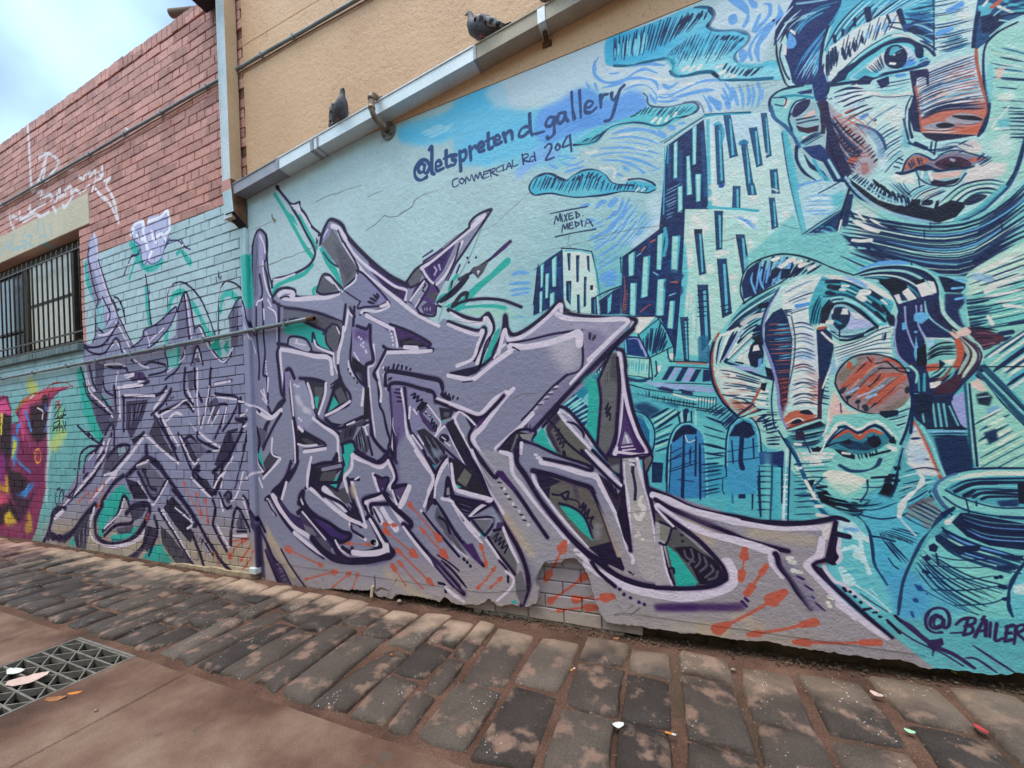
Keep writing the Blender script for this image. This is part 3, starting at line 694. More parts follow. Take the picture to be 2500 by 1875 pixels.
# orange cross hatching in the cheek's shadow
fill("/105,220 25,30 45,40 30,35 20,45 -25,30 -40,-10 -30,-50 -20,-52", 'a8919c', 0.75, soft=5)
fill("/120,295 30,13 40,32 -10,15 -30,-15", '231f38', 0.95, soft=2)
family("/112,275 28,-15 30,-15", "/150,370 30,-15 35,-5", 13, 4.5, ['c56654', 'd08a78', 'bb5c4c'], cut=0.2)
family("/118,255 32,40 50,45", "/105,290 35,55 35,50", 7, 4, [NAVY, '3a4a78'], cut=0.15)
comb("/120,282 35,23 40,35 20,30", "/135,272 35,23 40,33 15,32", 14, 6, DARK, cut=0.2)
family("/175,250 30,15 20,25", "/150,265 30,20 20,25", 4, 3, 'c56654', cut=0.2)
fill("/155,360 17,-10 8,10 -20,15", 'cf6c55'); fill("/185,370 15,-5 5,20 -15,10", 'b07a78', 0.9)
comb("/145,390 5,-25 10,-25", "/170,398 5,-28 10,-25", 10, 3, NAVY)
fill("/100,225 10,-7 8,52 22,62 25,58 -10,10 -25,-40 -20,-55", '2b2b52'); fill("/82,232 18,-7 8,40 -3,37 -13,-2 -7,-30", '3a2f4c')
many(6, 'bfd8dc', "/110,225 20,15 20,20", "/112,308 13,42 20,40 15,20", "/120,215 20,30")
# mouth
T(1900, 250)
fill("/250,165 20,-5 35,2 5,23 -45,-5", CREAM, 0.9, soft=3); fill("/425,150 37,-15 53,0 -5,25 -48,20 -47,0", 'e2d2cc', 0.9, soft=4)
fill("/390,105 50,-23 25,23 -25,13", 'e3c9c2', 0.8, soft=5); fill("/470,95 45,-30 15,40 -20,20", 'd6dcd6', 0.8, soft=8); fill("/318,205 40,-13 2,16 -35,12", 'e2cfc6', 0.9, soft=3)
fill("/260,158 18,-3 10,-25 20,-12 22,4 20,9 20,-13 25,-8 30,8 43,6 -33,20 -45,8 -32,3 -26,-11 -24,8 -30,8", '8a7f92')
fill("/280,152 10,-20 18,-11 22,4 12,7 -17,8 -20,8", 'bf6f58'); comb("/288,140 17,-15 20,0", "/295,150 15,-5 18,-7", 5, 6, '3c3a60')
fill("/352,138 23,-13 25,-3 25,8 9,11 -34,9 -32,0", '4b2b44', sm=True); fill("/370,140 35,-5 10,10 -35,5", '231a30', soft=2); stroke("/388,128 7,3", 8, 'a9a4b8')
fill("/310,155 48,0 64,-7 3,4 -15,23 -35,11 -37,-2 -20,-12", '8fbfc6'); fill("/345,160 45,-5 30,-5 -15,18 -55,7", PINK, 0.95, soft=2)
fill("/338,172 37,6 35,-8 -10,12 -30,7 -25,-3", '2b2440'); many(8, CREAM, "/325,155 -3,15", "/340,158 5,17", sm=False)
stroke("/265,159 17,1 26,-8 24,-10 26,12 32,-3 30,-3 20,-4", 7, NAVY, rough=0.4); stroke("/278,158 10,-26 20,-16 24,6 18,8 20,-15 28,-7 32,7 38,10", 5, NAVY)
fill("/308,145 24,-5 18,12 -20,3 -20,-3", '2a2748'); stroke("/310,155 8,17 22,13 30,4 30,-4 22,-25", 4.5, NAVY); stroke("/435,130 20,-2", 10, 'c9604c')
stroke("/315,172 4,20", 3, NAVY); many(4, NAVY, "/272,148 -12,-3", "/280,130 -10,-5", "/278,138 -13,-3", sm=False); comb("/458,112 17,8 15,10", "/445,125 5,15 5,10", 6, 4, NAVY)
family("/355,105 35,-7 35,12", "/370,98 30,-8 40,10", 3, 4, ['3a5a80', 'cfd4d4'])
# chin contours
clip("/240,175 70,10 65,5 45,-15 95,-10 20,-5 -25,40 -60,40 -100,30 -62,-20 -63,-35")
family("/280,220 30,-25 45,-15", "/315,238 25,-23 35,-15", 7, 4, [NAVY, '6fbfc4', '2a5a7a'], cut=0.2)
family("/360,230 52,-42 63,-13 45,10", "/412,240 28,-25 22,-7 28,4", 8, 6, [NAVY, 'a6d4bc', '2c5a78', 'd6decf'], cut=0.1)
family("/240,175 20,17 25,23", "/280,180 10,15 15,15", 5, 4, ['3a7a96', NAVY], cut=0.3)
fill("/415,225 25,-17 30,2 -20,15 -25,7", '2a3550', sm=True)
clip()
fill("/160,172 30,22 35,26 40,12 30,0 5,-14 20,0 -2,14 32,7 5,-17 7,-2 -2,15 28,-15 27,5 5,10 -20,23 -38,13 -62,-5 -50,-16 -50,-32 -35,-33", '1f2138')
dots("/330,226 6,0 4,0", 20, '20263e'); comb("/210,172 20,13 20,13 32,10", "/225,190 15,10 20,15 30,3", 8, 8, DARK)
comb("/160,170 35,22 45,28 60,15", "/175,160 33,20 40,25 47,10", 20, 7, NAVY, cut=0.1); comb("/190,180 35,25 50,20", "/200,185 38,30 50,20", 12, 5, '8fc0cc', cut=0.1)
stroke("/148,172 22,26 38,30 42,20 40,12 55,12", 14, '8fb4cc'); stroke("/148,175 27,33 37,27 38,17 50,18 45,4 55,-6 50,-26 40,-30", 6, NAVY)
stroke("/410,270 40,-20 40,-35 30,-30 20,-45 15,-58", 13, '2d4f78'); stroke("/400,265 50,-25 45,-40 20,-18", 16, '5fb5bc', 0.8, soft=2); stroke("/515,185 23,-40 15,-50", 8, NAVY)
fill("/180,218 45,17 45,25 -30,5 -40,-20", CREAM, 0.85, soft=4)
# ear
T(1500, 0)
fill("/350,220 25,-20 35,-8 35,-2 5,28 12,32 3,45 -35,37 -20,-4 -10,-28 -32,-30 -18,-25", '8fc9cc')
fill("/395,258 5,-18 25,-18 23,3 10,33 7,30 -20,14 -25,-7 -18,-20", '9fb9c2', sm=True)
fill("/400,260 5,-20 15,-12 20,-4 -5,18 -23,20", '2a2c58', sm=True); fill("/422,265 28,-20 2,10 -22,13", PINK); fill("/408,282 22,6 30,-6 -2,13 -23,5 -20,-5", '40263f')
many(5, NAVY, "/410,270 25,-5 17,-3", "/412,278 26,-6 20,-3", "/398,255 -6,15 8,20", "/400,298 -8,-33 13,-33 25,-10"); fill("/422,308 13,-4 3,6 -13,5", CREAM)
family("/415,322 20,-14 25,-13", "/430,328 20,-13 18,-10", 5, 5, NAVY); fill("/382,225 16,0 -8,15 -8,5", 'e2cfc4'); fill("/410,208 35,-8 0,10 -25,2", '25386a')
stroke("/350,250 0,-25 15,-17 25,-10 35,-6", 8, NAVY); stroke("/375,218 37,-3 36,5", 8, '2f93ac'); stroke("/352,240 8,25 25,20 17,20 13,25", 10, '2a5a8c', 0.9); stroke("/358,220 27,0 -3,18 -20,-3", 4, NAVY)
# neck side
fill("/422,332 40,-7 16,13 37,62 0,10 -20,0 -25,-45 -25,-10", '2a3f74'); stroke("/410,330 0,28 15,27 30,20 15,30", 10, NAVY); stroke("/425,350 15,22 30,20 12,33", 12, NAVY); stroke("/420,350 15,32 35,28", 14, 'b3d4d6'); stroke("/448,360 17,30 35,35", 10, '4aa9c0'); stroke("/470,360 20,30 22,32", 8, NAVY); stroke("/482,360 23,40", 8, 'a6d0d4')
fill("/478,300 12,20 32,70 -7,15 -40,-70", '2b2850')
# triangle and striped neck
T(1900, 250)
fill("/35,205 40,-30 75,5 5,15 -25,45 -75,55 -20,-70", 'bcd6dc', 0.9); family("/45,215 43,-7 52,2", "/55,252 40,0 35,-2", 7, 5, ['7fb0e0', 'dfe4e4', '6fa4dc'], cut=0.25); stroke("/42,188 33,-8 23,-5", 7, '6fa4dc'); stroke("/90,205 28,-15 27,-15", 4, NAVY)
fill("/118,208 32,-10 -5,32 -20,10", '5fb9c6', 0.8, soft=5)
stroke("/8,70 14,90 18,80 15,58", 4, NAVY); stroke("/15,75 17,100 16,75 10,38", 16, '5ab8c8', 0.8, soft=3)
fill("/25,322 60,-40 55,-37 20,-45 -5,50 -15,38 -20,54 -70,-7", '22406c'); family("/38,308 37,2 40,25", "/90,280 25,2 15,13", 5, 7, ['6fa8dc', '3a9ab4', '8fbfe0'], cut=0.2); family("/20,322 60,-44 60,-36", "/30,330 55,-38 55,-40", 2, 4, DARK)
NK = "/160,208 65,32 63,25 62,10 75,-10 75,-40 53,-50 47,-25 0,150 -47,12 -58,33 -47,30 -26,17 -47,-2 -75,-30 -75,-2 -50,27 -35,-23 -20,-20 20,-54"
fill(NK, '8ccac6'); clip(NK)
fill("/165,215 60,30 -10,55 -40,12", 'd9dcd4', 0.8, soft=8); fill("/275,282 100,-7 100,-25 100,-38 0,38 -100,38 -100,20 -100,-8", '7fcac6', 0.7, soft=8)
family("/150,245 75,20 120,15 93,-12 74,-43 63,-63", "/140,350 72,0 113,35 97,5 78,-52 75,-30", 12, 15, [NAVY, '1f2b4e', '2b3f66'], jit=0.4, wv=0.35, taper=0.85, cut=0.06)
family("/160,255 65,15 120,18 93,-13 74,-37 63,-50", "/150,350 75,15 100,25 97,5 78,-50 75,-30", 11, 4, ['a8d8cc', '6fb4dc', 'c9e0cf'], cut=0.4)
family("/155,235 10,15 10,15", "/225,272 25,8 25,8", 5, 7, [NAVY, 'e2dcd2'], cut=0.1)
family("/135,295 25,13 20,22", "/190,315 25,7 25,20", 5, 8, [NAVY, '25365c'], cut=0.2); many(13, CREAM, "/172,268 28,14 25,8", "/168,310 17,2 23,-2", "/162,328 10,14")
clip()
stroke("/160,195 -12,37 -16,56 -10,54", 7, DARK, sm=False); stroke("/142,265 -10,43 -11,36", 6, CREAM, sm=False); stroke("/162,212 -7,38 -5,25", 14, '23345e')
for s in ("/328,288 1,16", "/342,270 0,15", "/455,282 -1,13", "/502,270 2,15", "/300,360 1,15"):
    stroke(s, 3, DARK, sm=False)
# ------------------------------------------------------------------ mural: lower painted face
# ground between the two faces
T(1900, 250)
fill("/35,250 23,48 82,-10 20,37 65,33 100,32 97,2 153,-80 0,263 -350,0 -275,-25 -25,-200", '86c8c6', 0.95, soft=3)
family("/140,330 85,28 75,27", "/140,355 35,20 40,15", 4, 6, [NAVY, '4fb0be'], cut=0.2)
fill("/180,375 45,-17 45,-4 28,6 -28,8 -45,7 -30,5", '69a4dc')
# outstretched wing-like strokes at the right
fill("/422,390 26,-20 47,-28 58,-34 52,-20 0,362 -52,25 -128,-150", '93cdbf')
T(1900, 650)
clip("/425,15 25,-17 103,-60 52,-20 0,407 -130,-100 -40,-70 -13,-80")
fill("/425,12 50,-27 78,-40 52,-15 0,85 -105,25 -70,25", 'd3dfcf', 0.8, soft=6)
fill("/430,88 123,-26 52,-12 0,65 -130,25 -40,0", '7fcbc0', 0.9, soft=8)
family("/420,30 68,-30 117,-45", "/390,140 85,0 130,-25", 22, 5, [NAVY, '254a66', 'd8e6d2', NAVY, '67b8bc'], cut=0.3)
family("/430,25 58,-27 74,-30", "/450,82 62,-7 63,-13", 7, 10, [CREAM, 'c3dccb', CREAM], cut=0.45)
family("/390,80 50,-5 35,-5", "/395,140 45,-5 50,-10", 8, 7, NAVY, cut=0.25)
many(16, '25355c', "/500,152 25,-4", "/505,165 17,-3", "/522,130 31,-5")
many(12, CREAM, "/472,112 10,18", "/510,88 43,4", sm=False); stroke("/468,58 17,-10", 15, CREAM); stroke("/495,42 20,-7", 14, CREAM); stroke("/440,22 35,6", 26, '92b4d0', 0.8, soft=5)
clip()
fill("/360,22 20,3 42,15 -2,10 -10,10 -35,-2", '1d2848'); fill("/375,62 40,0 5,20 -15,18 10,30 10,10 -35,-10 -15,-30", '28345c', soft=2)
many(9, '77b4e0', "/400,30 22,2", "/392,50 23,-2", "/400,74 22,-4")
fill("/410,140 40,-5 40,15 20,10 -12,15 -48,15 -15,-30", '452c48', soft=3); stroke("/448,165 52,-3", 22, '5c3446'); family("/430,140 32,0 33,5", "/450,190 15,-2 23,-8", 5, 7, [DARK, '8a5a60'], cut=0.2)
# big light streaks going right-up, centre right
clip("/458,210 37,-30 110,-75 0,195 -80,-20")
fill("/458,210 37,-30 110,-75 0,195 -80,-20", '8ac8c0')
family("/462,212 50,-37 93,-63", "/520,278 42,-28 43,-25", 11, 13, [CREAM, '2b4a6c', 'd9dccb', '5fb0bc', NAVY], cut=0.25)
clip()
stroke("/460,208 40,-28 50,-32 55,-40", 7, '2a5a74')
fill("/450,225 15,-5 45,45 40,45 55,52 0,48 -52,-50 -53,-65 -55,-50", '2c5470'); many(6, DARK, "/455,232 45,40 53,53 52,50", "/445,245 50,53 58,64 47,50"); stroke("/462,240 40,40 51,52", 8, '7fc4c4')
# panel below the ear
fill("/425,260 25,-8 15,8 37,48 51,52 52,52 0,113 -52,-50 -93,13 -25,-63", '9bd0c0')
fill("/430,265 20,-13 12,13 10,17 -24,-2", 'e3c8bf'); fill("/445,288 25,-6 12,13 -7,20 -25,-5", '203048', soft=2); stroke("/450,295 25,-3", 5, 'a6d2cc'); fill("/470,320 25,-8 7,13 -32,10", '7fa8cc', 0.9, soft=3)
clip("/435,310 60,-5 110,120 0,100 -155,-30")
family("/440,355 35,-20 37,-20", "/450,490 75,-40 80,-40", 14, 5, [NAVY, 'd9e0cc', '2c5a74', 'c9dcc6'], cut=0.25)
family("/450,350 25,-12 30,-16", "/475,410 37,-20 33,-20", 5, 9, 'dfe4d2', cut=0.3)
fill("/462,375 28,-10 5,25 -20,10", '22385c', soft=2); fill("/520,322 10,3 20,35 -12,-10", NAVY)
clip()
# purple pane, bars
fill("/388,295 34,-15 3,85 -15,-10 -15,-30", 'a3a4d0'); stroke("/420,265 5,60 7,75 3,50", 7, '2a5a74'); stroke("/430,265 8,85 10,100", 6, NAVY); stroke("/410,270 -18,20 -2,10", 7, NAVY)
fill("/300,288 88,-3 2,25 20,45 15,13 -25,2 -65,-5 -25,-20 -12,-23", '20304f'); many(7, '7cc4c8', "/325,332 3,18", "/348,310 7,55", "/360,310 8,55", "/372,310 8,52", "/385,315 20,43", a=0.9, sm=False)
fill("/302,288 48,-3 -5,45 -43,2", '182642')
family("/332,366 43,-2 47,1", "/345,382 40,0 45,0", 4, 7, [DARK, '8fbfe0', '2a4a74'], cut=0.05)
fill("/350,385 75,-3 10,38 7,70 -57,12 -15,-47", '1f3358', soft=2); fill("/300,350 10,-2 22,22 18,40 35,88 -10,0 -30,-58 -23,-50", '62b4c2')
stroke("/304,350 11,18 17,32 23,55 23,43", 11, 'bd604e', rough=0.2); stroke("/322,360 23,40 17,45 26,53", 9, '8fd0cc')
fill("/295,390 13,-35 17,35 35,80 -28,5 -42,-30", 'dcd6d4', soft=2); family("/298,375 17,-5", "/290,440 60,10", 6, 6, ['a9b8d0', NAVY, 'c9d2d8'], cut=0.2); fill("/312,410 23,10 -3,22 -27,-2", 'a8c0dc', 0.8, soft=4)

# ---- face
T(1650, 600)
FACE = "/78,275 2,-35 8,-30 17,-25 35,-43 40,-30 60,-27 35,-20 53,-3 72,6 50,17 40,33 10,32 -2,30 -16,28 8,42 32,30 8,32 -2,43 -6,45 -7,30 -40,95 -100,37 -87,-32 -63,-55 -85,-90 -35,-35 -20,-38"
fill(FACE, 'a3d2ca')
# hair at the left
HL = "/155,130 -10,-22 1,-23 9,-27 20,-20 25,-10 30,-7 40,3 45,11 35,15 50,15 -72,-3 -58,6 -32,20 -43,17"
fill(HL, '8fc6c6'); clip(HL)
fill("/148,85 12,-30 20,-15 20,10 15,25 10,10 -50,27 -23,8", '22355f', soft=1)
comb("/175,35 40,-11 40,0 40,7 37,14", "/155,105 35,-5 40,-18 35,-12 35,-8", 12, 11, [0.12, 0.15, 0.3], cut=0.12); comb("/185,32 40,-8 40,1", "/175,105 35,-15 35,-12", 6, 9, '6fa8dc', cut=0.2)
many(15, CREAM, "/218,32 12,-4", "/252,35 13,-5", "/268,38 14,-3", "/280,45 15,-4", "/235,48 13,-8", "/300,52 12,-7"); fill("/215,55 10,-7 13,4 -10,18 -18,8", '202b4a'); fill("/238,52 22,0 -5,20 -20,3", '202b4a')
family("/172,60 -2,20 10,30", "/195,52 -5,23 8,23", 2, 9, '6fb0e0')
clip()
many(5, DARK, "/155,130 -9,-22 0,-23 10,-29 22,-20 47,-16 45,1 45,13 40,17 45,15", "/160,125 80,-45 40,-28 32,-14", "/152,130 33,-22 55,-26", rough=0.3)
# temple left of the nose
fill("/108,185 32,-43 40,-27 58,-25 -18,35 -20,40 -5,25 -35,10 -40,0 -25,2", '7cc6c8')
family("/110,185 45,-45 80,-50", "/120,200 40,-28 38,-22", 9, 6, [NAVY, '2a5a74', 'b0dcd0', NAVY], cut=0.2)
fill("/185,132 45,-10 -2,16 -43,4", DARK); fill("/118,185 42,-23 35,-22 -5,10 -40,25 -30,23", '1f2f50'); stroke("/150,175 25,-15 23,-5", 13, CREAM, 0.9)
fill("/98,200 37,-10 25,-15 5,10 -20,30 -35,43 -22,10 -6,-28", 'c2dcd2'); family("/90,265 5,-40 10,-27", "/110,260 30,-45 22,-35", 7, 7, [NAVY, '9fb4d4', 'dfe6dc', NAVY], cut=0.15)
many(8, CREAM, "/100,202 20,-7 20,-10", "/135,240 25,-32 12,-10")
# left eye
fill("/110,260 30,-30 30,-28 15,-4 10,7 5,45 5,30 20,22 -50,-12 -45,-18", '7fbfc8')
fill("/125,258 25,-26 20,-17 5,35 -10,22 -25,-7", 'd3dbd6'); family("/128,260 22,5 18,5", "/132,252 20,-14 18,-20", 6, 4, ['8fbcc6', 'c9dcd8'], cut=0.1); many(9, CREAM, "/142,255 6,-7", "/152,258 4,-7", "/162,262 4,-10")
fill("/168,225 12,-13 12,3 6,25 -3,25 -15,10 -12,-5 -6,-22", '1a2746'); fill("/175,225 10,-3 4,13 -17,3", CREAM); fill("/185,255 10,-3 -3,18 -7,8", '6fa4d4'); fill("/170,208 20,-10 8,27 -13,-5", '161c30')
stroke("/111,260 29,-29 30,-27 20,-9", 11, '1e2d50'); stroke("/118,252 27,-27 25,-23", 7, CREAM); stroke("/112,262 28,10 35,16 45,14", 8, '1e2d50'); fill("/120,268 40,4 35,10 -10,3 -35,-5", '9fa6d0'); many(6, DARK, "/135,262 15,3", "/140,218 20,-28 22,-10 13,5", "/172,188 23,-6")
fill("/160,185 30,-7 8,12 -23,5", '1c2a4a'); family("/140,220 20,-22 20,-13", "/148,190 22,-15 25,-15", 5, 5, [NAVY, 'a6d4d0'], cut=0.15)
fill("/200,272 18,6 7,24 -20,-7", DARK)
# left cheek
clip("/80,270 38,0 37,18 65,17 12,45 13,50 -20,30 -50,-20 -35,-25 -35,-35 -19,-38")
fill("/82,272 38,0 80,28 -15,38 -45,17 -32,-20", 'dcd9d2', 0.8, soft=5); fill("/110,350 30,0 40,10 10,40 -25,10", 'c28476', 0.6, soft=6)
family("/82,278 48,7 60,17", "/155,398 35,-3 50,-3", 17, 4, [NAVY, '2f5a74', DARK, 'cfe0d6'], cut=0.2)
family("/85,285 27,-3 28,10", "/115,345 30,-7 35,-6", 7, 6, ['e6dcd6', 'd9b8ae'], cut=0.2)
family("/112,345 28,7 35,13", "/140,378 20,4 25,8", 5, 4, 'c26a58', cut=0.2)
many(13, CREAM, "/125,292 7,-1", "/190,328 15,-2", "/185,340 15,1", "/180,355 18,1"); fill("/165,365 15,-5 8,20 -16,2", 'c8624e')
clip()
stroke("/190,320 -15,28 -25,30", 7, 'b0604f'); fill("/192,310 13,-2 -5,20 -10,-6", DARK); stroke("/105,335 45,10 35,23 15,27 5,20", 4, NAVY); stroke("/220,300 -5,50 5,50 5,12", 4, NAVY)
stroke("/96,198 -8,17 -7,25 0,35 5,30 14,33 20,24", 10, 'b55c4c', rough=0.2); stroke("/85,218 -7,27 0,35 7,32 20,38 35,35 40,30", 7, NAVY); stroke("/75,225 -3,25", 4, '2a6a8c')
# nose
fill("/232,95 38,-25 58,-8 2,13 -22,30 -10,35 12,45 12,40 0,150 -4,10 -66,25 -12,-10 -15,-88 -15,-62 -12,-35 0,-35 10,-40", 'bfdad6')
fill("/200,175 18,-25 20,-10 14,25 10,43 -2,42 -5,50 -5,50 -12,20 -13,-58 -15,-62 -11,-35", '20325a')
fill("/225,295 30,0 -5,60 -12,35", '5c2c3c', 0.8, soft=4)
fill("/240,100 40,-25 45,-10 -5,20 -15,27 -7,28 10,35 12,40 2,150 -62,-5 5,-72 3,-73 -10,-50 -18,-25", 'd9dcd8', soft=1)
fill("/275,150 33,40 10,35 2,100 -25,0 -7,-100", 'c9cfdc', 0.8, soft=6); fill("/272,238 33,0 0,20 -33,-3", '9fb6d4', 0.8, soft=3); fill("/265,265 33,0 0,10 -33,0", PINK, 0.9, soft=2); fill("/295,275 25,10 1,60 -21,5", 'cfa9a6', 0.7, soft=6)
clip("/232,95 38,-25 58,-8 2,13 -22,30 -10,35 12,45 12,40 0,150 -4,10 -66,25 -12,-10 -15,-88 -15,-62 -12,-35 0,-35 10,-40")
family("/240,110 40,-20 42,-15", "/255,155 23,-7 22,-6", 8, 4, ['6a8cae', 'e8e4df', '9ab4cc', NAVY], cut=0.25)
family("/262,175 23,-3 25,8", "/260,360 28,-10 34,12", 22, 3.4, [NAVY, '3a6a84', 'e8e2dc', NAVY], cut=0.15)
family("/258,305 30,-7 34,7", "/258,362 30,-7 34,5", 6, 5, ['e9e2dc', '2b3a58'], cut=0.1)
comb("/205,175 -3,40 18,45 12,52 6,50", "/262,175 6,40 -3,47 -7,50 -3,43", 17, 4, 'bb6454', cut=0.12)
comb("/220,175 5,50 7,35", "/260,172 5,48 -3,35", 9, 4, '5fa9c8', cut=0.3); comb("/230,145 10,15", "/260,140 2,20", 4, 4, NAVY)
comb("/238,100 12,50 12,55", "/252,105 10,55 8,48", 7, 7, CREAM, cut=0.1); comb("/300,315 2,47", "/322,315 -1,45", 6, 3.4, 'bf6a58', cut=0.1)
stroke("/272,136 26,-5", 14, '5c97d4', sm=False)
clip()
stroke("/232,95 -24,45 -12,40 0,32 14,40 12,36 8,37 2,33 8,32 10,20", 9, '8d8fc0', rough=0.2); stroke("/230,98 -28,47 -10,40 3,35", 5, NAVY); stroke("/260,160 8,48 -3,54 -10,50", 4, NAVY, 0.8)
fill("/240,390 15,-15 23,-7 22,7 18,7 -18,10 -45,18", 'c06a56'); fill("/278,375 10,-7 12,2 9,9 -14,1", DARK, sm=True); fill("/258,401 12,-11 12,0 8,8 -15,2", DARK, sm=True); stroke("/275,370 23,-2 14,10", 4, CREAM); stroke("/248,400 27,-12 17,10", 4, CREAM)
stroke("/250,412 25,-10 43,-14", 8, '7a3a3c')
fill("/316,190 14,-10 20,20 5,30 -5,25 -12,45 -10,55 -3,35 -4,-5 1,-85", '203258', soft=1); fill("/320,300 8,-5 0,95 -10,0", '4a2a44')
comb("/325,260 0,40 -3,55", "/350,260 -5,40 0,60", 11, 4, NAVY, cut=0.1)
stroke("/358,255 -16,33 -12,32", 6, CREAM, sm=False); fill("/355,240 20,-5 5,30 -30,30 -5,-15", '8fb4d0', 0.8, soft=4)
# brow and right eye
fill("/328,70 47,-2 50,12 40,28 25,22 -15,45 -20,15 -30,-30 -35,-30 -40,-10 -20,20 -8,35 -22,0 -2,-35 12,-38", '55aebc')
fill("/330,68 20,-2 40,3 45,13 40,23 17,17 -17,-2 -35,-20 -50,-18 -45,-7", 'dfdad4'); family("/355,70 35,2 35,13", "/375,78 35,7 30,13", 3, 6, '8fb4d8', cut=0.3)
family("/328,78 62,7 100,55", "/332,120 58,-2 80,57", 8, 7, [NAVY, '3aa0ae', '24506c', '8fd0cc'], cut=0.18)
for s, w in (("/345,92 20,3", 16), ("/340,106 15,2", 15), ("/435,100 27,18", 9), ("/445,130 20,18", 12), ("/465,135 17,25", 11), ("/482,162 6,13", 20), ("/450,150 20,20", 12), ("/338,82 30,0", 8)):
    stroke(s, w, '1b2740')
for s, w in (("/375,90 13,1", 10), ("/370,99 10,1", 10), ("/420,106 12,-1", 22), ("/410,115 12,5", 20), ("/440,95 8,3", 12), ("/462,122 13,10", 7)):
    stroke(s, w, CREAM)
fill("/300,140 25,-35 3,35 -6,35 -22,3", '3aa3ac'); family("/325,110 -15,30 -8,35", "/328,140 -3,20 -3,20", 4, 4, NAVY, cut=0.1)
fill("/325,175 3,-35 17,-20 10,10 -5,30 -10,15", '1d2438'); 
fill("/340,172 10,-30 12,-10 23,0 25,16 28,22 17,15 -45,23 -40,4 -20,-17", '8fb6c4')
fill("/390,148 20,4 22,18 13,12 -35,3 -25,5", 'b3b6d8', soft=1); fill("/392,148 23,7 15,15 -30,-8", CREAM, 0.8, soft=1)
fill("/350,155 8,-15 17,-2 15,10 1,17 -9,17 -14,8 -13,-12", '1c3450', sm=True); fill("/350,148 5,-8 -1,12 -4,3", CREAM); fill("/370,155 5,-14 11,1 2,13", CREAM); stroke("/355,168 15,7", 8, '3a8fa8', sm=False)
stroke("/348,140 10,-9 24,-1 28,15 28,23 17,17", 10, DARK); stroke("/350,125 10,-5 30,5 35,17 33,30", 9, 'a8d8d8'); stroke("/345,130 10,-8 20,-2", 5, NAVY)
fill("/315,185 10,-10 15,0 -10,7", CREAM); stroke("/322,186 16,-2", 9, 'bf6450', sm=False); stroke("/342,172 7,0", 15, CREAM)
family("/335,185 35,27 40,-4 42,-18", "/360,198 20,2 30,-5 32,-10", 5, 6, [NAVY, 'a8d4d4', '2a4a68'], cut=0.1); many(8, DARK, "/370,212 20,0 30,-10", "/430,192 15,-7"); stroke("/368,180 0,25", 4, DARK, sm=False)
stroke("/328,195 22,20 25,13", 8, CREAM)
# bands below the eye
fill("/355,232 20,-12 40,-8 35,-17 8,-15 32,0 -8,35 6,30 -18,5 -45,-8 -35,10 -30,23", 'cfdcd8')
clip("/345,235 30,-15 40,-8 35,-17 8,-15 32,0 -8,35 8,37 -20,-2 -45,-8 -35,10 -30,23")
family("/355,232 55,-17 48,-25 32,-8", "/365,265 45,-17 40,-3 40,5", 12, 4, [NAVY, 'e6e2db', '3a6a84', 'e6e2db'], cut=0.1)
clip()
comb("/465,198 10,-3", "/462,215 10,-3", 4, 3, NAVY); fill("/375,250 25,-5 25,5 -40,15 -20,10", '86bcd0', 0.7, soft=3)
# round cheek
CK = "/358,310 4,-22 16,-23 22,-15 30,-6 32,2 33,12 20,20 13,27 0,30 -16,23 -27,14 -35,6 -35,-6 -30,-17 -17,-23"
fill(CK, 'a08688', sm=True); clip(CK, True)
fill("/362,295 38,-43 25,-2 -50,60", '7f7468', 0.9, soft=4); fill("/475,360 47,-20 -7,25 -53,13", '7f7468', 0.8, soft=4); fill("/375,265 30,-17 5,17 -25,13", '8fc4bc', 0.7, soft=4)
family("/368,325 37,-45 40,-30", "/435,375 40,-35 53,-40", 15, 9, ['c26552', '3a3040', 'b8604e', 'c98a7c', '6f7f88', '8c4a44'], cut=0.3)
fill("/410,322 20,-10 5,10 -15,20 -12,-7", 'c8604a'); stroke("/470,258 25,2 17,18", 16, 'c4624f'); stroke("/390,265 0,7", 17, 'c8604a'); many(15, 'bd6250', "/415,295 25,-40", "/440,302 20,-10 45,-2", "/450,350 40,-35 30,-20", "/375,318 35,-30 30,-23")
many(8, '9fb6d4', "/410,339 25,-9 30,-15", "/430,342 20,-7", "/385,332 25,-12")
many(15, '2b3446', "/372,328 6,-6", "/386,342 4,-2", "/408,352 2,-2", "/425,362 3,6", "/520,328 2,-6"); many(4, DARK, "/386,345 0,20", "/410,358 0,10", "/430,250 10,12", "/450,265 25,-5", "/460,290 -15,18")
clip()
stroke("/358,310 4,-22 16,-23 22,-15 30,-6 32,2 33,12 20,20 13,27 0,30", 5, DARK); stroke("/358,310 10,22 17,23 30,17 35,7 25,-4", 5, DARK)
fill("/355,325 13,20 17,25 25,5 30,15 35,10 -50,10 -45,-5 -35,5 -3,-40", 'e2c4ba', soft=2); fill("/345,370 23,-20 7,40 -25,20", 'e3bdb4'); stroke("/370,355 2,20", 4, NAVY)
fill("/458,372 42,-2 0,15 -38,5", DARK); family("/470,382 30,-7 28,-10", "/475,412 25,-2 15,-5", 6, 5, [NAVY, '5fb0b8'], cut=0.1)
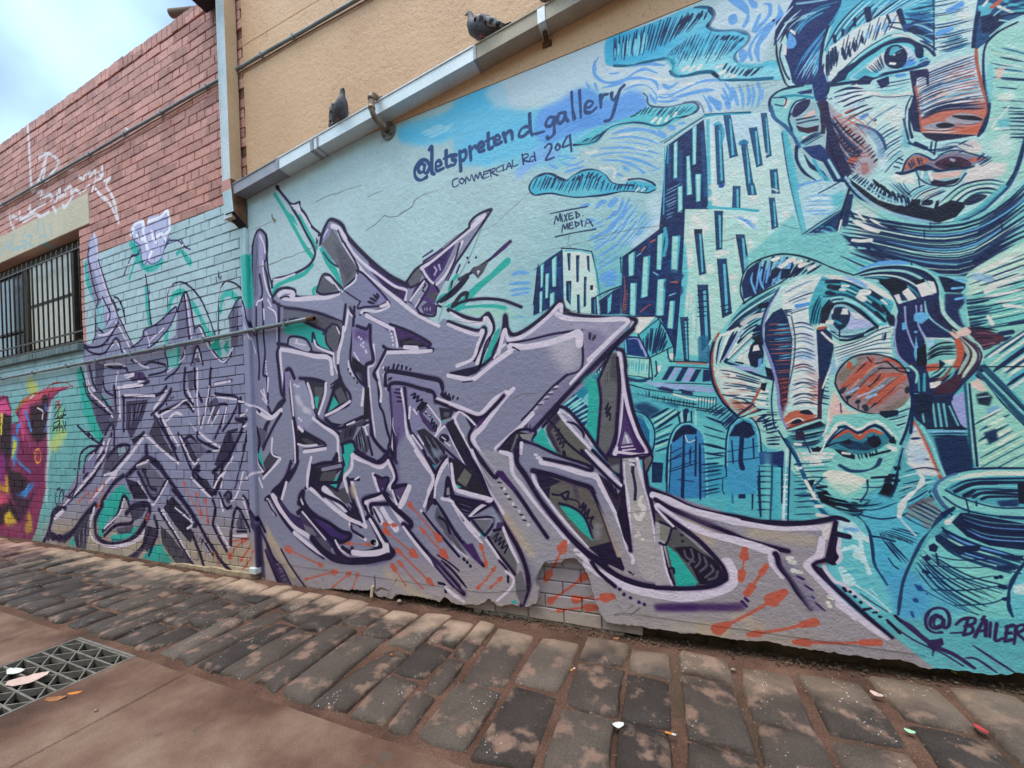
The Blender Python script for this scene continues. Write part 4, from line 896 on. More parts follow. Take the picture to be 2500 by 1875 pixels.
# mouth and chin
T(1900, 650)
fill("/82,400 26,-25 17,-40 50,-3 50,0 45,28 5,40 -10,38 -27,50 -63,40 -55,-13 -38,-40 -32,-55 -35,-35 20,-15 50,-10", '86cac2')
fill("/35,368 55,-18 18,5 -8,35 -25,20 -35,0 -25,-20", '4f8f9c'); family("/15,372 47,-4 43,-8", "/38,410 32,0 30,-10", 8, 5, [NAVY, '8fc0c0', DARK], cut=0.15); fill("/38,372 20,0 2,20 -20,0", '3a2a44'); fill("/38,368 57,-20 10,10 -55,14", '1c2238')
family("/108,390 32,-40 40,18 40,-20 50,42", "/118,400 30,-22 34,14 30,-17 38,25", 4, 7, [CREAM, NAVY, '8fc8c4', NAVY], cut=0.05)
fill("/105,405 25,-20 25,-15 27,15 28,-17 22,4 23,18 -25,20 -40,15 -40,-5", '3f8496')
stroke("/125,386 25,-14 15,0 17,14 18,-14 15,-2 15,6", 13, 'c2604c'); stroke("/108,402 24,-24 23,-13 25,10 30,-15 22,5 20,23", 7, NAVY)
fill("/135,400 25,-10 30,8 25,-20 17,12 -4,15 -28,10 -40,-3", '20405c'); fill("/200,385 25,-3 7,16 -14,12 -16,-10", '171d30'); fill("/140,395 20,-7 5,12 -15,2", '171d30'); fill("/248,392 12,-10 5,18 -15,-2", '171d30')
stroke("/75,410 20,0 35,-12 30,-3", 6, DARK); fill("/75,412 13,-7 10,5 -3,10 -17,2", DARK); fill("/125,412 25,3 22,10 0,10 -27,-7", DARK); comb("/175,422 30,-2 17,-10", "/180,435 30,-7 15,-6", 6, 7, DARK, cut=0.05)
many(9, CREAM, "/45,422 35,-2 45,2", "/58,435 32,-3 30,-2", "/72,445 28,0", "/145,420 15,2", "/38,400 12,1", "/40,435 10,0")
stroke("/108,390 12,-15 10,-10", 9, CREAM); stroke("/248,405 14,7", 20, CREAM)
stroke("/138,448 24,12 33,0 25,-10 9,-15", 9, '25466a', rough=0.4)
fill("/100,470 12,-10 28,0 35,10 25,12 -25,13 -35,-5 -28,-8", 'e0dccf', sm=True); fill("/105,480 35,5 50,7 0,8 -40,15 -30,-17", 'd3dccb', 0.8, soft=3)
family("/38,445 37,0 45,-5", "/40,532 35,-4 30,12", 10, 4.5, [NAVY, '2f7a94', NAVY], cut=0.15)
family("/210,475 30,-3 32,-2", "/140,550 60,5 65,-15", 7, 5, [NAVY, '5fb4bc'], cut=0.1)
fill("/85,508 23,-3 17,17 15,-2 20,12 15,-4 10,12 30,-20 15,-15 8,-17 14,-3 10,15 -22,35 -40,23 -40,7 -30,-7 -30,-20", '15192c', soft=1); family("/105,515 45,10 40,7", "/140,550 35,5 40,-7", 4, 5, ['7fc8c4', '3a8c9c'], cut=0.15); fill("/238,490 17,-8 3,-12 -18,5", '1d2336', soft=2)
stroke("/210,475 50,-3", 6, DARK, sm=False); many(9, DARK, "/250,470 15,0", "/242,482 28,0", "/88,498 20,-2"); fill("/65,482 17,-2 -7,22", DARK); fill("/258,450 17,-1 0,9 -13,2", DARK); many(7, DARK, "/268,462 -8,33 -20,35", "/210,425 40,-10")
stroke("/98,478 -18,20 -2,12", 6, '2a5a78'); stroke("/200,482 0,23 -15,25", 5, NAVY)
stroke("/15,390 23,35 17,40 15,35 15,32 25,30 35,28 35,25 20,25", 12, '1f5f86', rough=0.15); stroke("/0,370 25,40 20,30", 5, NAVY); stroke("/100,382 10,-22 5,-35", 6, CREAM, a=.9); stroke("/82,432 18,-22 8,-30", 6, CREAM)
stroke("/280,410 -10,40 -5,45 -25,47", 6, NAVY); stroke("/298,320 -8,42 -15,38", 7, NAVY); stroke("/40,370 20,25 12,25", 4, NAVY)
# long hair / ear at the right of the face
ER = "/262,75 10,10 66,-20 22,0 10,35 20,30 35,30 33,25 4,20 -14,30 -36,35 -22,20 -40,0 -48,-5 -7,-60 -25,-20 -10,-30 5,-55 5,-20"
fill("/170,18 35,-13 45,-5 45,1 37,9 26,20 10,35 -30,10 -76,3 -17,-28 -35,-22", '24365c')
family("/175,18 50,-13 70,0 50,25 15,35", "/200,28 45,10 25,14 25,18 10,12", 7, 7, [DARK, '9fd0cc', '1c2844', 'cfe0d8', '4aa0b0'], cut=0.08)
fill("/225,32 37,-7 28,15 -2,20 -28,5 -20,-17", '161d30'); fill("/302,32 26,-4 4,10 -22,4", '161d30')
for q in ("/278,58 14,-10 20,24 -12,16", "/260,65 12,-3 10,28 -10,-2", "/310,42 22,-7 18,25 -25,15", "/335,32 15,3 10,23 -10,4"):
    fill(q, CREAM)
fill(ER, '28305a')
stroke("/172,18 43,-16 50,-4 47,4 33,16 17,27 3,30 5,25 20,30 35,30 25,15 11,23 -3,20", 7, 'a3d2c8'); stroke("/170,20 42,-15 58,-5 45,8 35,20 10,37", 5, NAVY)
family("/332,78 8,34 35,28 37,20", "/370,75 2,30 28,30 40,30", 3, 8, ['8fc8c2', '2a2440', 'b5d6cc'])
fill("/390,140 35,20 25,20 8,25 -18,20 -20,25 -20,2 10,-27 15,-25 -15,-25", 'a9b9ac'); family("/395,148 30,27 10,30 -30,50", "/410,155 38,30 7,25 -35,45", 4, 8, ['4a3448', 'c9d2c0', '3a3050'], cut=0.05)
many(20, 'e3c2b6', "/408,150 7,2", "/420,142 5,6"); stroke("/390,150 12,10", 12, PINK)
many(6, 'a3a6d0', "/285,92 3,40 12,38 10,18", "/265,120 -3,40 8,40 25,25", "/310,88 5,42 15,30", "/322,88 0,12")
fill("/305,108 17,-6 18,6 -2,10 -16,12 -17,-8", '6fb4dc'); fill("/278,128 10,-3 0,17 -9,2", '6fb4dc'); fill("/310,155 6,35 -6,25 -5,-17", '6fb4dc'); stroke("/308,148 2,0", 8, '6fb4dc')
fill("/328,160 27,2 35,-2 15,15 7,25 -7,30 -30,20 -35,2 -8,-32 0,-30", '86c2bc'); fill("/312,185 20,-10 3,50 -23,0", '161a30')
fill("/332,165 18,-3 0,18 -15,2", 'a9cfe0'); family("/335,192 27,-17 38,-3", "/335,212 27,-12 38,-2", 5, 8, [DARK, '1c2438'], cut=0.1); stroke("/330,162 25,0 30,3 17,7", 5, CREAM)
stroke("/404,168 6,20 -2,20 -7,17", 20, 'c2604a', rough=0.1); fill("/332,222 28,-4 2,14 -27,6", 'c8604a'); fill("/362,210 13,8 3,14 -18,18 -22,2 12,-12 12,-8", '1d2440'); fill("/370,212 30,-4 -10,14 -10,0", 'e3dcc8')
family("/342,252 23,-14 15,-18", "/360,272 25,-20 15,-22", 3, 7, ['8fc8c2', '8a5a48', '5fb0b4']); fill("/340,262 28,-4 -6,14 -20,3", CREAM)
fill("/312,245 20,-5 0,42 -17,0", '4aa6b0'); stroke("/322,240 0,42", 8, NAVY); stroke("/292,240 8,35 2,50 -4,50", 9, NAVY)
fill("/355,272 35,-22 25,-10 -3,22 -17,23 -45,5", '4a2c40'); stroke("/298,225 14,15 -2,22", 9, 'a3d2c8')
stroke("/245,215 25,20 28,5", 5, DARK); many(4, DARK, "/225,230 70,-1", "/332,228 78,-2", "/455,226 98,0")
# ------------------------------------------------------------------ mural: arcade under the bridge, necks, vase
T(1600, 1100)
fill("/-100,-150 175,62 115,73 98,15 22,162 -60,0 -75,-17 -75,-25 -100,-32 -50,-38 -55,-100", '5fb6c0', 0.95, soft=4)
fill("/25,-50 200,25 0,125 -200,-5", '3f9bba', 0.8, soft=12); fill("/60,25 35,-3 0,28 -33,32", '4a76b4', 0.7, soft=8)
family("/38,15 57,-5", "/38,105 67,5", 12, 4, ['3a8cae', '6fc4c8', '2f7a9c'], 0.7, cut=0.4)
T(1100, 700)
# striped spandrels
fill("/410,270 143,18 72,37 50,100 -150,-50 -100,0 -15,-75", '6cc0c4', soft=1)
fill("/412,265 28,-5 35,18 -35,22 -20,-12", '1f4066', 0.9, soft=4)
family("/450,295 40,-20", "/460,322 62,-44", 5, 8, [NAVY, 'a3d6c8'], cut=0.05); family("/458,330 42,-20", "/460,370 30,-10", 6, 7, [NAVY, 'a3d6c8', '2a5a78'], cut=0.05)
family("/510,278 5,32", "/550,278 0,37", 6, 7, [NAVY, 'a3d6c8'], cut=0.05)
stroke("/415,280 20,10 17,25 3,25 -5,35", 14, '5ab4c0'); stroke("/412,278 28,12 18,30 0,35 -8,25", 5, NAVY); fill("/415,288 20,12 13,25 0,35 -13,-15 -15,-35", '2a6f9c')
# first arch
fill("/485,415 5,-55 10,-32 20,-18 20,-2 18,12 17,30 0,125 -87,0", '3f86b8')
fill("/496,348 9,-20 17,-16 16,-1 17,11 -2,10 -28,0 -23,18", '172548')
stroke("/490,475 2,-100 8,-40 18,-23 20,-4 20,12 14,25 6,130", 7, '79c6ca'); stroke("/486,475 3,-105 9,-40 17,-21 23,-5", 5, NAVY)
for s, w in (("/525,332 -1,118", 9), ("/496,355 -2,55", 4), ("/538,368 1,32", 4), ("/552,338 -1,87", 7)):
    stroke(s, w, NAVY)
many(3, NAVY, "/490,392 60,-22", "/492,412 61,-22", "/495,375 30,-15"); many(4, 'd3dccf', "/528,335 7,15 15,-5"); dots("/530,280", 18, NAVY); stroke("/530,280 -2,22", 9, NAVY)
T(1600, 1100)
fill("/-8,25 26,3 -3,44 -23,0", '1c3458'); 
for s, w in (("/28,-10 -4,80", 8), ("/35,25 -5,73", 4), ("/64,-5 -3,100 2,15", 9), ("/80,-8 -2,38", 4), ("/100,-15 1,90 0,35", 9), ("/160,-10 0,68", 6), ("/170,-5 2,80 2,43", 6), ("/221,-10 4,38 -5,47 -2,57", 6), ("/232,38 2,57 3,53", 9), ("/263,15 -1,67 -4,76", 7), ("/285,32 0,86", 6), ("/30,48 65,-20", 4), ("/50,65 38,5", 3), ("/28,25 34,-20", 4), ("/152,62 -1,26 5,12", 3), ("/150,62 70,-27", 3)):
    stroke(s, w, NAVY, taper=0.4)
family("/104,10 51,-5", "/104,102 46,-10", 10, 6, [NAVY, '2a6484'], cut=0.25)
family("/175,15 15,-3", "/172,82 13,0", 8, 3, '2a6484', cut=0.2)
fill("/189,15 11,-3 3,96 -16,0", '1c2f50', soft=1); fill("/192,15 6,0 1,60 -8,0", '2a4f78', 0.8)
# second arch
T(1600, 1000)
fill("/160,125 2,-60 13,-33 20,-12 20,5 15,25 5,70 -10,70 -60,0", '4a9cc0'); fill("/165,60 15,-25 18,-10 17,7 10,23 -17,10 -23,-5", '172548'); stroke("/160,125 2,-60 13,-33 20,-12 20,4 15,26 6,70", 8, '79c6ca'); stroke("/158,130 2,-65 12,-35 23,-14 23,5 16,28 5,56", 5, NAVY)
stroke("/195,60 -3,52 4,20", 14, NAVY); many(5, NAVY, "/172,70 3,50", "/220,65 2,45"); many(3, NAVY, "/162,95 70,-13", "/162,118 70,-10")
fill("/240,95 50,0 -2,37 -23,-7 -15,-5", '223c70'); family("/160,35 -55,-20", "/160,105 -55,-10", 9, 6, [NAVY, '6fc0c4'], cut=0.15)
comb("/108,5 32,15 20,30", "/140,-15 35,20 20,10", 9, 7, NAVY, cut=0.1); comb("/225,20 20,20 5,42", "/250,5 25,30 7,47", 9, 7, NAVY, cut=0.15); family("/180,15 45,-30", "/200,18 52,-13", 4, 7, [NAVY, 'a3d6c8'])
T(1600, 1100)
fill("/232,5 18,-5 2,30 -17,2", '2f5f94'); fill("/260,5 28,-5 -3,32 -20,-4", '223666')
for y in (190, 235, 285, 345, 405, 465, 535):
    stroke(f"915,{y} 985,{y-4} 1060,{y}", 5, NAVY, taper=0.7)
stroke("/232,35 53,1", 4, NAVY, sm=False)
fill("/248,5 12,0 -2,155 -13,-10", '8fd0c6', 0.5, soft=4); stroke("/270,38 -2,112", 20, '49b0c4', 0.5, soft=5); stroke("/170,100 -2,40", 16, '49b0c4', 0.6, soft=5)
stroke("/296,-5 -3,55 -3,55 -2,50", 11, 'd6e2e2', rough=0.5); comb("/288,45 -3,115", "/302,45 -3,115", 8, 6, 'e2e6e4', cut=0.1); stroke("/304,-5 -3,67 -3,98", 6, NAVY)
family("/312,30 23,-2", "/312,142 48,-2", 9, 4.5, [NAVY], cut=0.1); many(10, CREAM, "/332,15 48,-5", "/350,25 20,-1", "/318,40 10,-1", "/338,68 22,40")
many(14, CREAM, "/362,125 13,0", "/365,145 23,3"); many(5, CREAM, "/342,92 16,3", "/350,108 18,2"); stroke("/378,122 32,18 25,18 25,12", 12, 'd3e2e2', rough=0.5)
# blue necks, right of the grey lettering
T(1900, 1050)
fill("/88,160 74,30 33,18 15,32 5,55 17,37 33,38 5,45 -45,0 -85,-65 -35,-38 25,-12 5,-70 25,-22 -30,-13", '74c5cc', soft=3)
fill("/215,140 60,20 50,-20 35,35 30,15 -50,35 -40,63 -25,62 -35,-12 -25,-50 -5,-63 -25,-30", '5fb8cc', soft=4)
fill("/240,325 45,-15 27,15 38,50 -12,50 -73,0", '5aa8d0', 0.9, soft=8); fill("/215,225 35,50 10,75 -28,-18", '4fa8cc', 0.7, soft=10)
for s, w in (("/142,215 23,-3 15,18 25,20", 22), ("/155,225 20,15 27,5", 18), ("/175,262 5,18", 22), ("/190,275 15,47", 18), ("/185,250 5,45", 12), ("/142,312 18,28", 18), ("/148,270 22,-8", 16), ("/135,280 15,-15", 8)):
    stroke(s, w, 'd3e4e6', 0.85, soft=2, rough=0.4)
stroke("/150,222 25,3", 16, '7fb0dc', 0.9, soft=3)
family("/118,308 57,-8", "/190,375 60,-20", 9, 4, ['4fb0c4', '8fd4d4'], 0.8, cut=0.3)
stroke("/175,190 20,20 13,28 3,32 7,35 17,27 10,16", 7, '25507c', rough=0.3); stroke("/205,225 7,40 3,30", 9, NAVY2, taper=0.6)
many(6, NAVY, "/148,172 22,4 18,9", "/188,192 42,8 40,-5 25,-10"); fill("/148,172 22,2 20,6 -5,6 -23,-6", '1f2d4c'); family("/140,165 60,5 50,-10", "/182,180 43,-2 50,-18", 3, 5, [NAVY, '3a8ca0'], cut=0.2)
family("/225,228 37,12 48,22", "/265,220 30,8 27,7", 5, 4, NAVY, cut=0.15); family("/235,245 25,30 22,27", "/250,248 20,22 25,25", 3, 5, [NAVY], cut=0.1); stroke("/212,239 20,3 30,8", 6, NAVY); stroke("/248,288 12,17 10,7", 4, NAVY)
comb("/225,230 25,5 50,13", "/230,240 30,5 45,10", 16, 2.4, DARK, cut=0.1)
fill("/295,172 30,-17 25,5 20,25 -20,27 -15,13 -20,-25 -30,-5", '7f9aa0', soft=3); stroke("/295,175 30,-15 20,-5", 16, '6a5a64', 0.7, soft=3); family("/282,192 28,16 30,14", "/318,158 27,12 25,15", 6, 5, [NAVY, '3a3a50'], cut=0.1)
family("/265,140 47,-20 26,-12", "/282,175 30,-15 30,-20", 6, 4, [NAVY, '4a7a90'], cut=0.15); family("/272,98 53,-13 45,7", "/265,140 47,-8 38,-12", 6, 4, [NAVY, 'cfdcdc', '5fb0b8'], cut=0.2)
stroke("/315,95 10,15 -10,20 -17,15 -16,17 -7,18 -3,15", 14, 'd9dcd9', rough=0.4); stroke("/275,200 20,22 15,16", 8, 'cfd6dc', 0.8); fill("/288,25 37,13 10,24 -35,13 -20,-25", 'c3d2dc', 0.8, soft=6)
stroke("/398,175 -18,15 -18,10 -22,28 -18,24 -22,43 -18,43 -7,37 -5,40", 10, '2a4466', taper=0.2, rough=0.4); stroke("/398,195 -18,13", 17, CREAM, sm=False)
# vase
VS = "/400,185 25,0 128,23 52,4 0,213 -230,0 -63,-103 -4,-12 14,-35 18,-30 20,-13 25,-17"
fill(VS, '80cbc8'); clip(VS)
fill("/312,300 63,25 50,90 -115,0", '5fb0cc', 0.8, soft=10); fill("/400,288 125,24 0,88 -100,-25", '8fd4c8', 0.8, soft=12)
fill("/390,208 20,-22 15,0 128,24 52,5 0,50 -52,5 -78,-10 -50,-20", '1c2a4e'); family("/415,192 60,16 100,7", "/425,225 50,20 100,7", 5, 4, ['7fc4cc', '6f9cd6', '1a2340'], cut=0.1)
family("/372,222 53,28 128,40", "/355,240 45,40 138,50", 6, 13, [NAVY, '1f3c60', '25466c'], cut=0.08, wv=0.4, taper=0.6); family("/375,230 50,25 100,27", "/360,258 65,30 113,32", 4, 6, ['6fa0d8', '9fd6cc'], cut=0.2)
family("/348,282 77,43 95,25", "/312,295 58,67 80,53", 8, 6, [NAVY, '2a5a7c', NAVY], cut=0.06); family("/325,270 50,45 100,55", "/308,312 42,50 75,48", 5, 4, NAVY, cut=0.05)
for s in ("/345,280 55,12 82,-2", "/330,304 95,6 57,-4", "/335,332 90,3 60,-7", "/345,359 80,1 90,-12", "/395,395 80,-5 40,-15"):
    stroke(s, 4, NAVY, taper=0.4)
fill("/352,238 13,-3 25,17 35,20 -15,10 -35,-17 -20,-15", '1f3558'); fill("/338,260 12,-6 10,8 -5,13 -15,-3", '1f2f54'); fill("/325,285 10,-5 10,10 -10,5", '1f2f54'); fill("/390,262 68,-4 -8,14 -40,3", '1c2c4c')
dots("/328,318 7,2 165,10 -10,2 15,22 5,1 -12,-3 10,28 7,1", 14, NAVY)
fill("/490,305 40,-3 5,13 -40,0", '1f3558'); fill("/500,280 53,2 -8,13 -40,-7", '1f3558')
stroke("/558,295 -20,25 -16,30 -4,25 2,25 8,20", 12, NAVY2, taper=0.2); fill("/558,308 47,-8 0,125 -73,0 -10,-35 6,-40", '6fc4cc'); fill("/528,350 25,-5 22,15 -22,10 -23,-2", 'd6e2de', 0.9, soft=3)
clip()
many(6, NAVY, "/375,228 -5,-8", "/355,278 5,24"); stroke("/308,348 37,22 65,32 40,13", 3, NAVY)
# rim
fill("/348,135 7,-15 20,-15 35,-13 40,-6 155,-1 0,113 -52,0 -78,-10 -50,-10 -35,2 -15,0 -15,-20", '8accc6')
fill("/375,132 15,-12 35,-10 50,-5 130,-5 0,72 -52,0 -53,0 -50,-10 -45,-12 -20,-10", '5aa8b4')
stroke("/385,100 40,-10 50,-4 130,0", 7, NAVY); fill("/380,116 45,-17 50,-7 130,1 0,10 -130,-1 -50,6", 'd9dccf')
family("/385,130 40,-18 65,-4 115,-2", "/435,155 27,-7 50,2 93,10", 6, 8, [NAVY, '1c2746', '7fc8c8'], cut=0.05)
for s, w in (("/398,138 40,-16 52,-3", 13), ("/420,148 20,-12", 15), ("/438,152 27,-12 73,-2", 9), ("/458,155 17,-5 63,0", 11)):
    stroke(s, w, '1c2746')
fill("/538,120 67,-2 0,52 -65,-5", '182038'); fill("/490,160 50,-5 0,17 -40,0", '243c66', soft=2)
many(6, NAVY, "/376,135 29,15 45,15 50,10 53,0 52,0", "/372,150 28,20 40,15 60,10 53,4 52,1", "/350,135 10,20 15,20 15,15"); stroke("/352,132 6,18 14,18 13,12", 12, '4a6a94'); stroke("/349,140 9,-20 22,-15 20,-7", 9, '4a6a9c', 0.9); stroke("/422,155 8,35", 4, NAVY); stroke("/445,160 1,10", 4, NAVY)
stroke("/500,195 53,3 52,2", 12, NAVY2); fill("/345,132 -7,8 12,12 -10,-2", NAVY); stroke("/370,190 25,-15", 13, NAVY)
fill("/305,348 17,2 6,12 -13,0", '27508c'); dots("/308,382 2,2", 15, '2a5590'); dots("/334,369", 5, NAVY); stroke("/300,410 4,10", 8, '2a5590')
# signature along the bottom right
T(1800, 1350, 0.5512)
SG = '3a2a58'
stroke("905,290 880,275 860,290 855,320 875,335 905,325 915,295 915,330 935,325 940,290 925,255 890,243 855,255 835,290 840,330 870,352 905,352", 11, SG); stroke("905,280 875,290 875,325 905,320", 8, SG)
stroke("945,355 1000,352", 7, SG, sm=False)
for s in ("968,318 990,298 1020,288 1052,290 1048,312 1008,325", "1022,290 1004,362", "1008,325 1040,328 1040,352 1002,364", "1052,372 1080,318 1100,300 1100,368", "1066,346 1102,344", "1082,296 1094,282", "1122,308 1118,372", "1150,312 1142,386 1176,378", "1196,326 1186,392", "1186,392 1216,384", "1190,358 1212,354", "1194,328 1222,320", "1236,326 1226,404", "1236,326 1268,318 1272,338 1232,358", "1240,358 1300,408"):
    stroke(s, 11, SG)
stroke("705,285 780,330 850,395 905,380", 8, SG, taper=0.5); stroke("710,290 790,350 870,410 960,450 1050,510", 17, SG, taper=0.5); fill("850,385 910,380 915,405 870,440 840,405", SG); stroke("668,310 790,390 900,440 1000,500", 7, SG); many(8, SG, "1045,410 1120,460 1230,530", "1010,465 1060,470 1150,530", taper=0.5); stroke("870,420 865,455", 4, SG, sm=False)
stroke("545,180 600,220 665,260", 4.5, '1f2448', taper=0.3); stroke("520,140 600,190 680,260", 5, 'd3e0e2'); stroke("620,190 590,160", 4, 'd3e0e2')
# ------------------------------------------------------------------ graffiti lettering on the rendered wall
def pur(w, *ss, **k):
    for s in ss:
        stroke(s, w * 1.25, PURP, 0.55, soft=w * 0.45)
        stroke(s, w, INK, soft=0.8, rough=0.08, **k)
def hi(w, *ss, **k):
    many(w * 0.9, HI, *ss, soft=0.8, rough=0.1, **k)
DG, MG = '4a4653', '77747d'
# --- base coat of the whole piece, fading to a dusty tan near the ground
T(0, 0, 1)
SIL = "606,760 690,752 760,720 831,715 930,690 996,736 1069,793 1083,777 1200,823 1206,800 1168,901 1200,874 1232,773 1252,819 1290,800 1367,738 1388,764 1548,779 1440,930 1317,1036 1301,1077 1436,1137 1470,1150 1600,1192 1690,1225 1801,1260 1936,1278 2034,1266 2045,1300 2034,1371 1988,1382 2020,1440 2100,1500 2178,1550 2290,1640 2300,1900 500,1700 606,1500"
fill(SIL, LAV)
clip(SIL)
fill("500,1330 900,1390 1200,1330 1400,1250 1700,1250 2100,1300 2400,1500 2400,1900 500,1900", 'a79b9d', 0.85, soft=45)
fill("500,1430 900,1460 1200,1480 1700,1520 2000,1560 2000,1900 500,1900", 'b3a08e', 0.8, soft=25)
for q in ("650,1350 700,1420", "950,1400 990,1430 1040,1470", "1230,1180 1280,1290 1310,1330", "1650,1530 1760,1540", "1690,1280 1730,1310", "1840,1300 1980,1320", "1800,1500 1850,1530"):
    stroke(q, 45, 'c4ad90', 0.55, soft=18)
clip()
# --- thin antenna lines and turquoise sprays above
T(600, 400)
many(13, TURQ, "/65,68 23,37 22,40 22,40 18,25", "/120,120 20,35 18,35", "/172,190 18,35 20,37 8,16", soft=1.5)
fill("/165,190 15,0 20,35 20,45 0,10 -12,-15 -28,-40", TURQ); fill("/88,102 20,16 10,24 -20,-22", TURQ)
many(12, TURQ, "/62,290 8,-15 30,-15 30,-12 20,-20", "/155,298 -3,-13 8,-7", "/430,312 10,-12 10,-5", "/458,285 4,-15 13,-18", soft=1.5)
many(22, TURQ, "/495,305 25,-25 33,-28 35,-32", soft=1.5); many(12, TURQ, "/475,328 25,-6 53,-2 29,5", soft=1.5); fill("/445,322 30,-17 27,-5 -12,25 -28,0", TURQ, 0.85)
fill("/485,332 40,-7 63,3 37,22 -72,-5 -53,-5", 'a3cdbb', 0.8, soft=4)
pur(7, "/69,51 13,17 16,20 10,17 12,20 15,30 15,27 6,18 -4,15 -12,15 -20,12 -25,10 -33,9 -3,17"); stroke("/70,51 2,3", 11, INK)
pur(6, "/98,88 10,3 13,-5 1,12 13,17 13,25 20,18 -6,4 -2,16"); fill("/100,92 20,0 5,16 -7,0", 'd9d6e4'); hi(6, "/108,100 17,10 20,30", "/160,160 2,8", "/62,261 20,-3 28,-10", "/105,95 13,3")
# --- left spike
fill("/8,415 -2,-190 9,-45 7,-22 10,-10 13,12 5,25 -4,30 3,35 5,30 8,22 20,20 4,40 2,53", '8b86a2'); fill("/8,275 2,-50 8,-43 10,-22 2,65 -2,75 -13,12", '77738c'); fill("/30,160 8,0 3,40 -3,25 2,25 -10,-25", 'a9a0c4', 0.8, soft=2)
family("/15,190 -3,60 -2,50", "/28,180 -3,58 -3,57", 5, 2.5, '5c5572', cut=0.2)
pur(6, "/15,185 7,-25 10,-12 13,12 4,26 -3,29 -5,10 7,25 6,32 8,20 19,19 3,41", "/15,185 0,65 -3,75", "/22,415 0,-90 10,-17 6,-20 -6,-38"); pur(5, "/46,160 4,75 10,43", "/38,310 1,65 1,40", "/61,312 11,13 3,90")
hi(7, "/32,160 9,20 3,20", "/39,220 2,30 10,40 17,25 10,10 2,35 2,40", "/24,350 1,-35 13,-10", "/50,305 12,27 7,38 2,40")
# --- curl and funnel
fill("/60,305 12,-23 28,-2 12,15 8,3 42,0 50,-10 13,37 -7,30 -8,3 -60,-23 -68,-13", '9391a9'); fill("/82,322 78,10 52,23 3,15 -40,-10 -3,-15 -52,15 -35,-5", '5e5a68', 1, soft=2); fill("/70,320 50,8 40,12 2,10 -42,12 -38,-4", '6e6a78', 0.9, soft=4)
pur(8, "/60,302 12,-18 20,-5 18,6 4,13 26,2 35,-2 37,-10", "/62,308 20,14 43,6 45,10 45,18"); hi(13, "/75,295 10,-7 17,0 6,7 -10,5", "/85,302 25,3 40,-3 35,-2 25,-8"); pur(4, "/78,302 12,-4 8,2")
fill("/160,285 12,-33 13,-2 15,15 15,17 -40,13", '62606a'); pur(6, "/159,288 13,-36 16,-2 12,12 20,20 22,16 16,10", "/160,288 15,6 35,-5"); fill("/178,255 12,0 10,13 -5,2", 'd2c8d8', sm=True); hi(5, "/200,268 12,17")
# --- big horn
HORN = "/168,172 17,-37 13,-8 20,11 12,27 45,47 47,40 46,26 -3,32 67,52 13,-14 108,42 0,25 -303,0 -25,-53 33,-54 -38,-26 -5,-17 -5,-30 -38,-50"
fill(HORN, '8f8da6')
fill("/168,172 17,-32 13,10 17,30 33,40 3,25 -29,37 -12,-47 -35,-50", '6f6d76'); fill("/200,180 12,5 33,40 3,20 -23,25 -10,-30", '5a5664', 0.8, soft=4)
fill("/170,170 15,-28 7,6 -2,12 -18,20", '8d84a8'); stroke("/175,165 10,-17", 5, 'd0c8dc')
comb("/215,220 10,5 15,10", "/212,240 13,15 10,10", 6, 3, DG, cut=0.1); pur(4, "/175,200 15,20 18,12")
fill("/252,240 48,42 22,28 -2,12 -25,0 -33,3 -4,-17 -38,-26 20,-20", '8785a2'); fill("/265,245 50,53 7,14 -22,-7", '8d7fb0', 0.8, soft=4)
fill("/275,212 47,40 46,26 -3,24 -10,6 -45,-33 -30,-35", '4a2c66'); fill("/300,258 50,30 8,17 -38,-20", '33234a', 0.9, soft=2); comb("/322,272 28,18", "/318,282 27,16", 4, 4, INK)
pur(10, "/168,180 4,-20 13,-30 13,-4 20,13 13,27 44,46 47,39 47,28 -9,31"); hi(15, "/195,140 13,5 12,15 5,10"); hi(10, "/225,170 15,28 30,30 30,22 35,25 27,10 -2,20")
hi(11, "/210,155 10,25 25,38 25,30 40,32 40,32 40,30 45,23"); pur(6, "/220,175 28,47 4,26 -32,34", "/250,240 15,8 30,30 23,27 4,13"); hi(7, "/250,250 -5,15 -23,17"); pur(5, "/208,150 10,25")
pur(6, "/258,310 -6,15 18,-3 30,-2 20,-10 2,10 -27,10 -30,5 -7,5"); hi(10, "/261,335 7,-5 27,2 27,-10 -3,-10"); fill("/300,320 18,-8 2,8 -15,5", HI)
for q in ("/275,310 15,5", "/280,302 15,8", "/288,295 10,10", "/295,292 5,8"):
    stroke(q, 8, INK, sm=False, taper=0.6)
# --- upper right star
fill("/365,275 -5,-10 22,-30 93,-75 27,-15 3,-13 45,-30 -2,10 -36,50 -37,58 -10,20 -15,25 -15,25 -5,15 -5,30 -35,5 -28,-30", '8f8ca4')
fill("/360,265 22,-30 18,7 -10,28 -20,8", '6a6770'); fill("/398,232 77,-57 -30,65 -23,28", '4d3070'); fill("/410,232 50,-42 -20,48 -20,22", '3a2358', 0.9); many(7, 'a99cc0', "/425,232 5,8", "/435,228 3,10", "/430,240 -5,10"); 
fill("/390,270 22,-10 18,22 5,8 -10,25 -25,-7 -15,17 -17,-13 12,-32", '5c3d78'); fill("/370,308 30,-43 12,5 -2,10 -28,42", '9a96ac'); fill("/410,290 25,0 -10,22 -15,-12", '55525e'); 
pur(7, "/504,145 1,-13 17,-17 28,-12 -2,9 -33,50 -25,38 -18,25", "/362,265 23,-30 40,-23 37,-32 40,-35", "/362,265 8,13 20,-8 20,-8", "/390,232 20,28 15,12 10,16"); hi(12, "/395,235 30,-20 45,-37 40,-33 25,-25"); hi(9, "/398,238 12,20 12,11", "/488,175 -16,35 -22,40 -20,22"); hi(13, "/510,142 15,-17 13,-10")
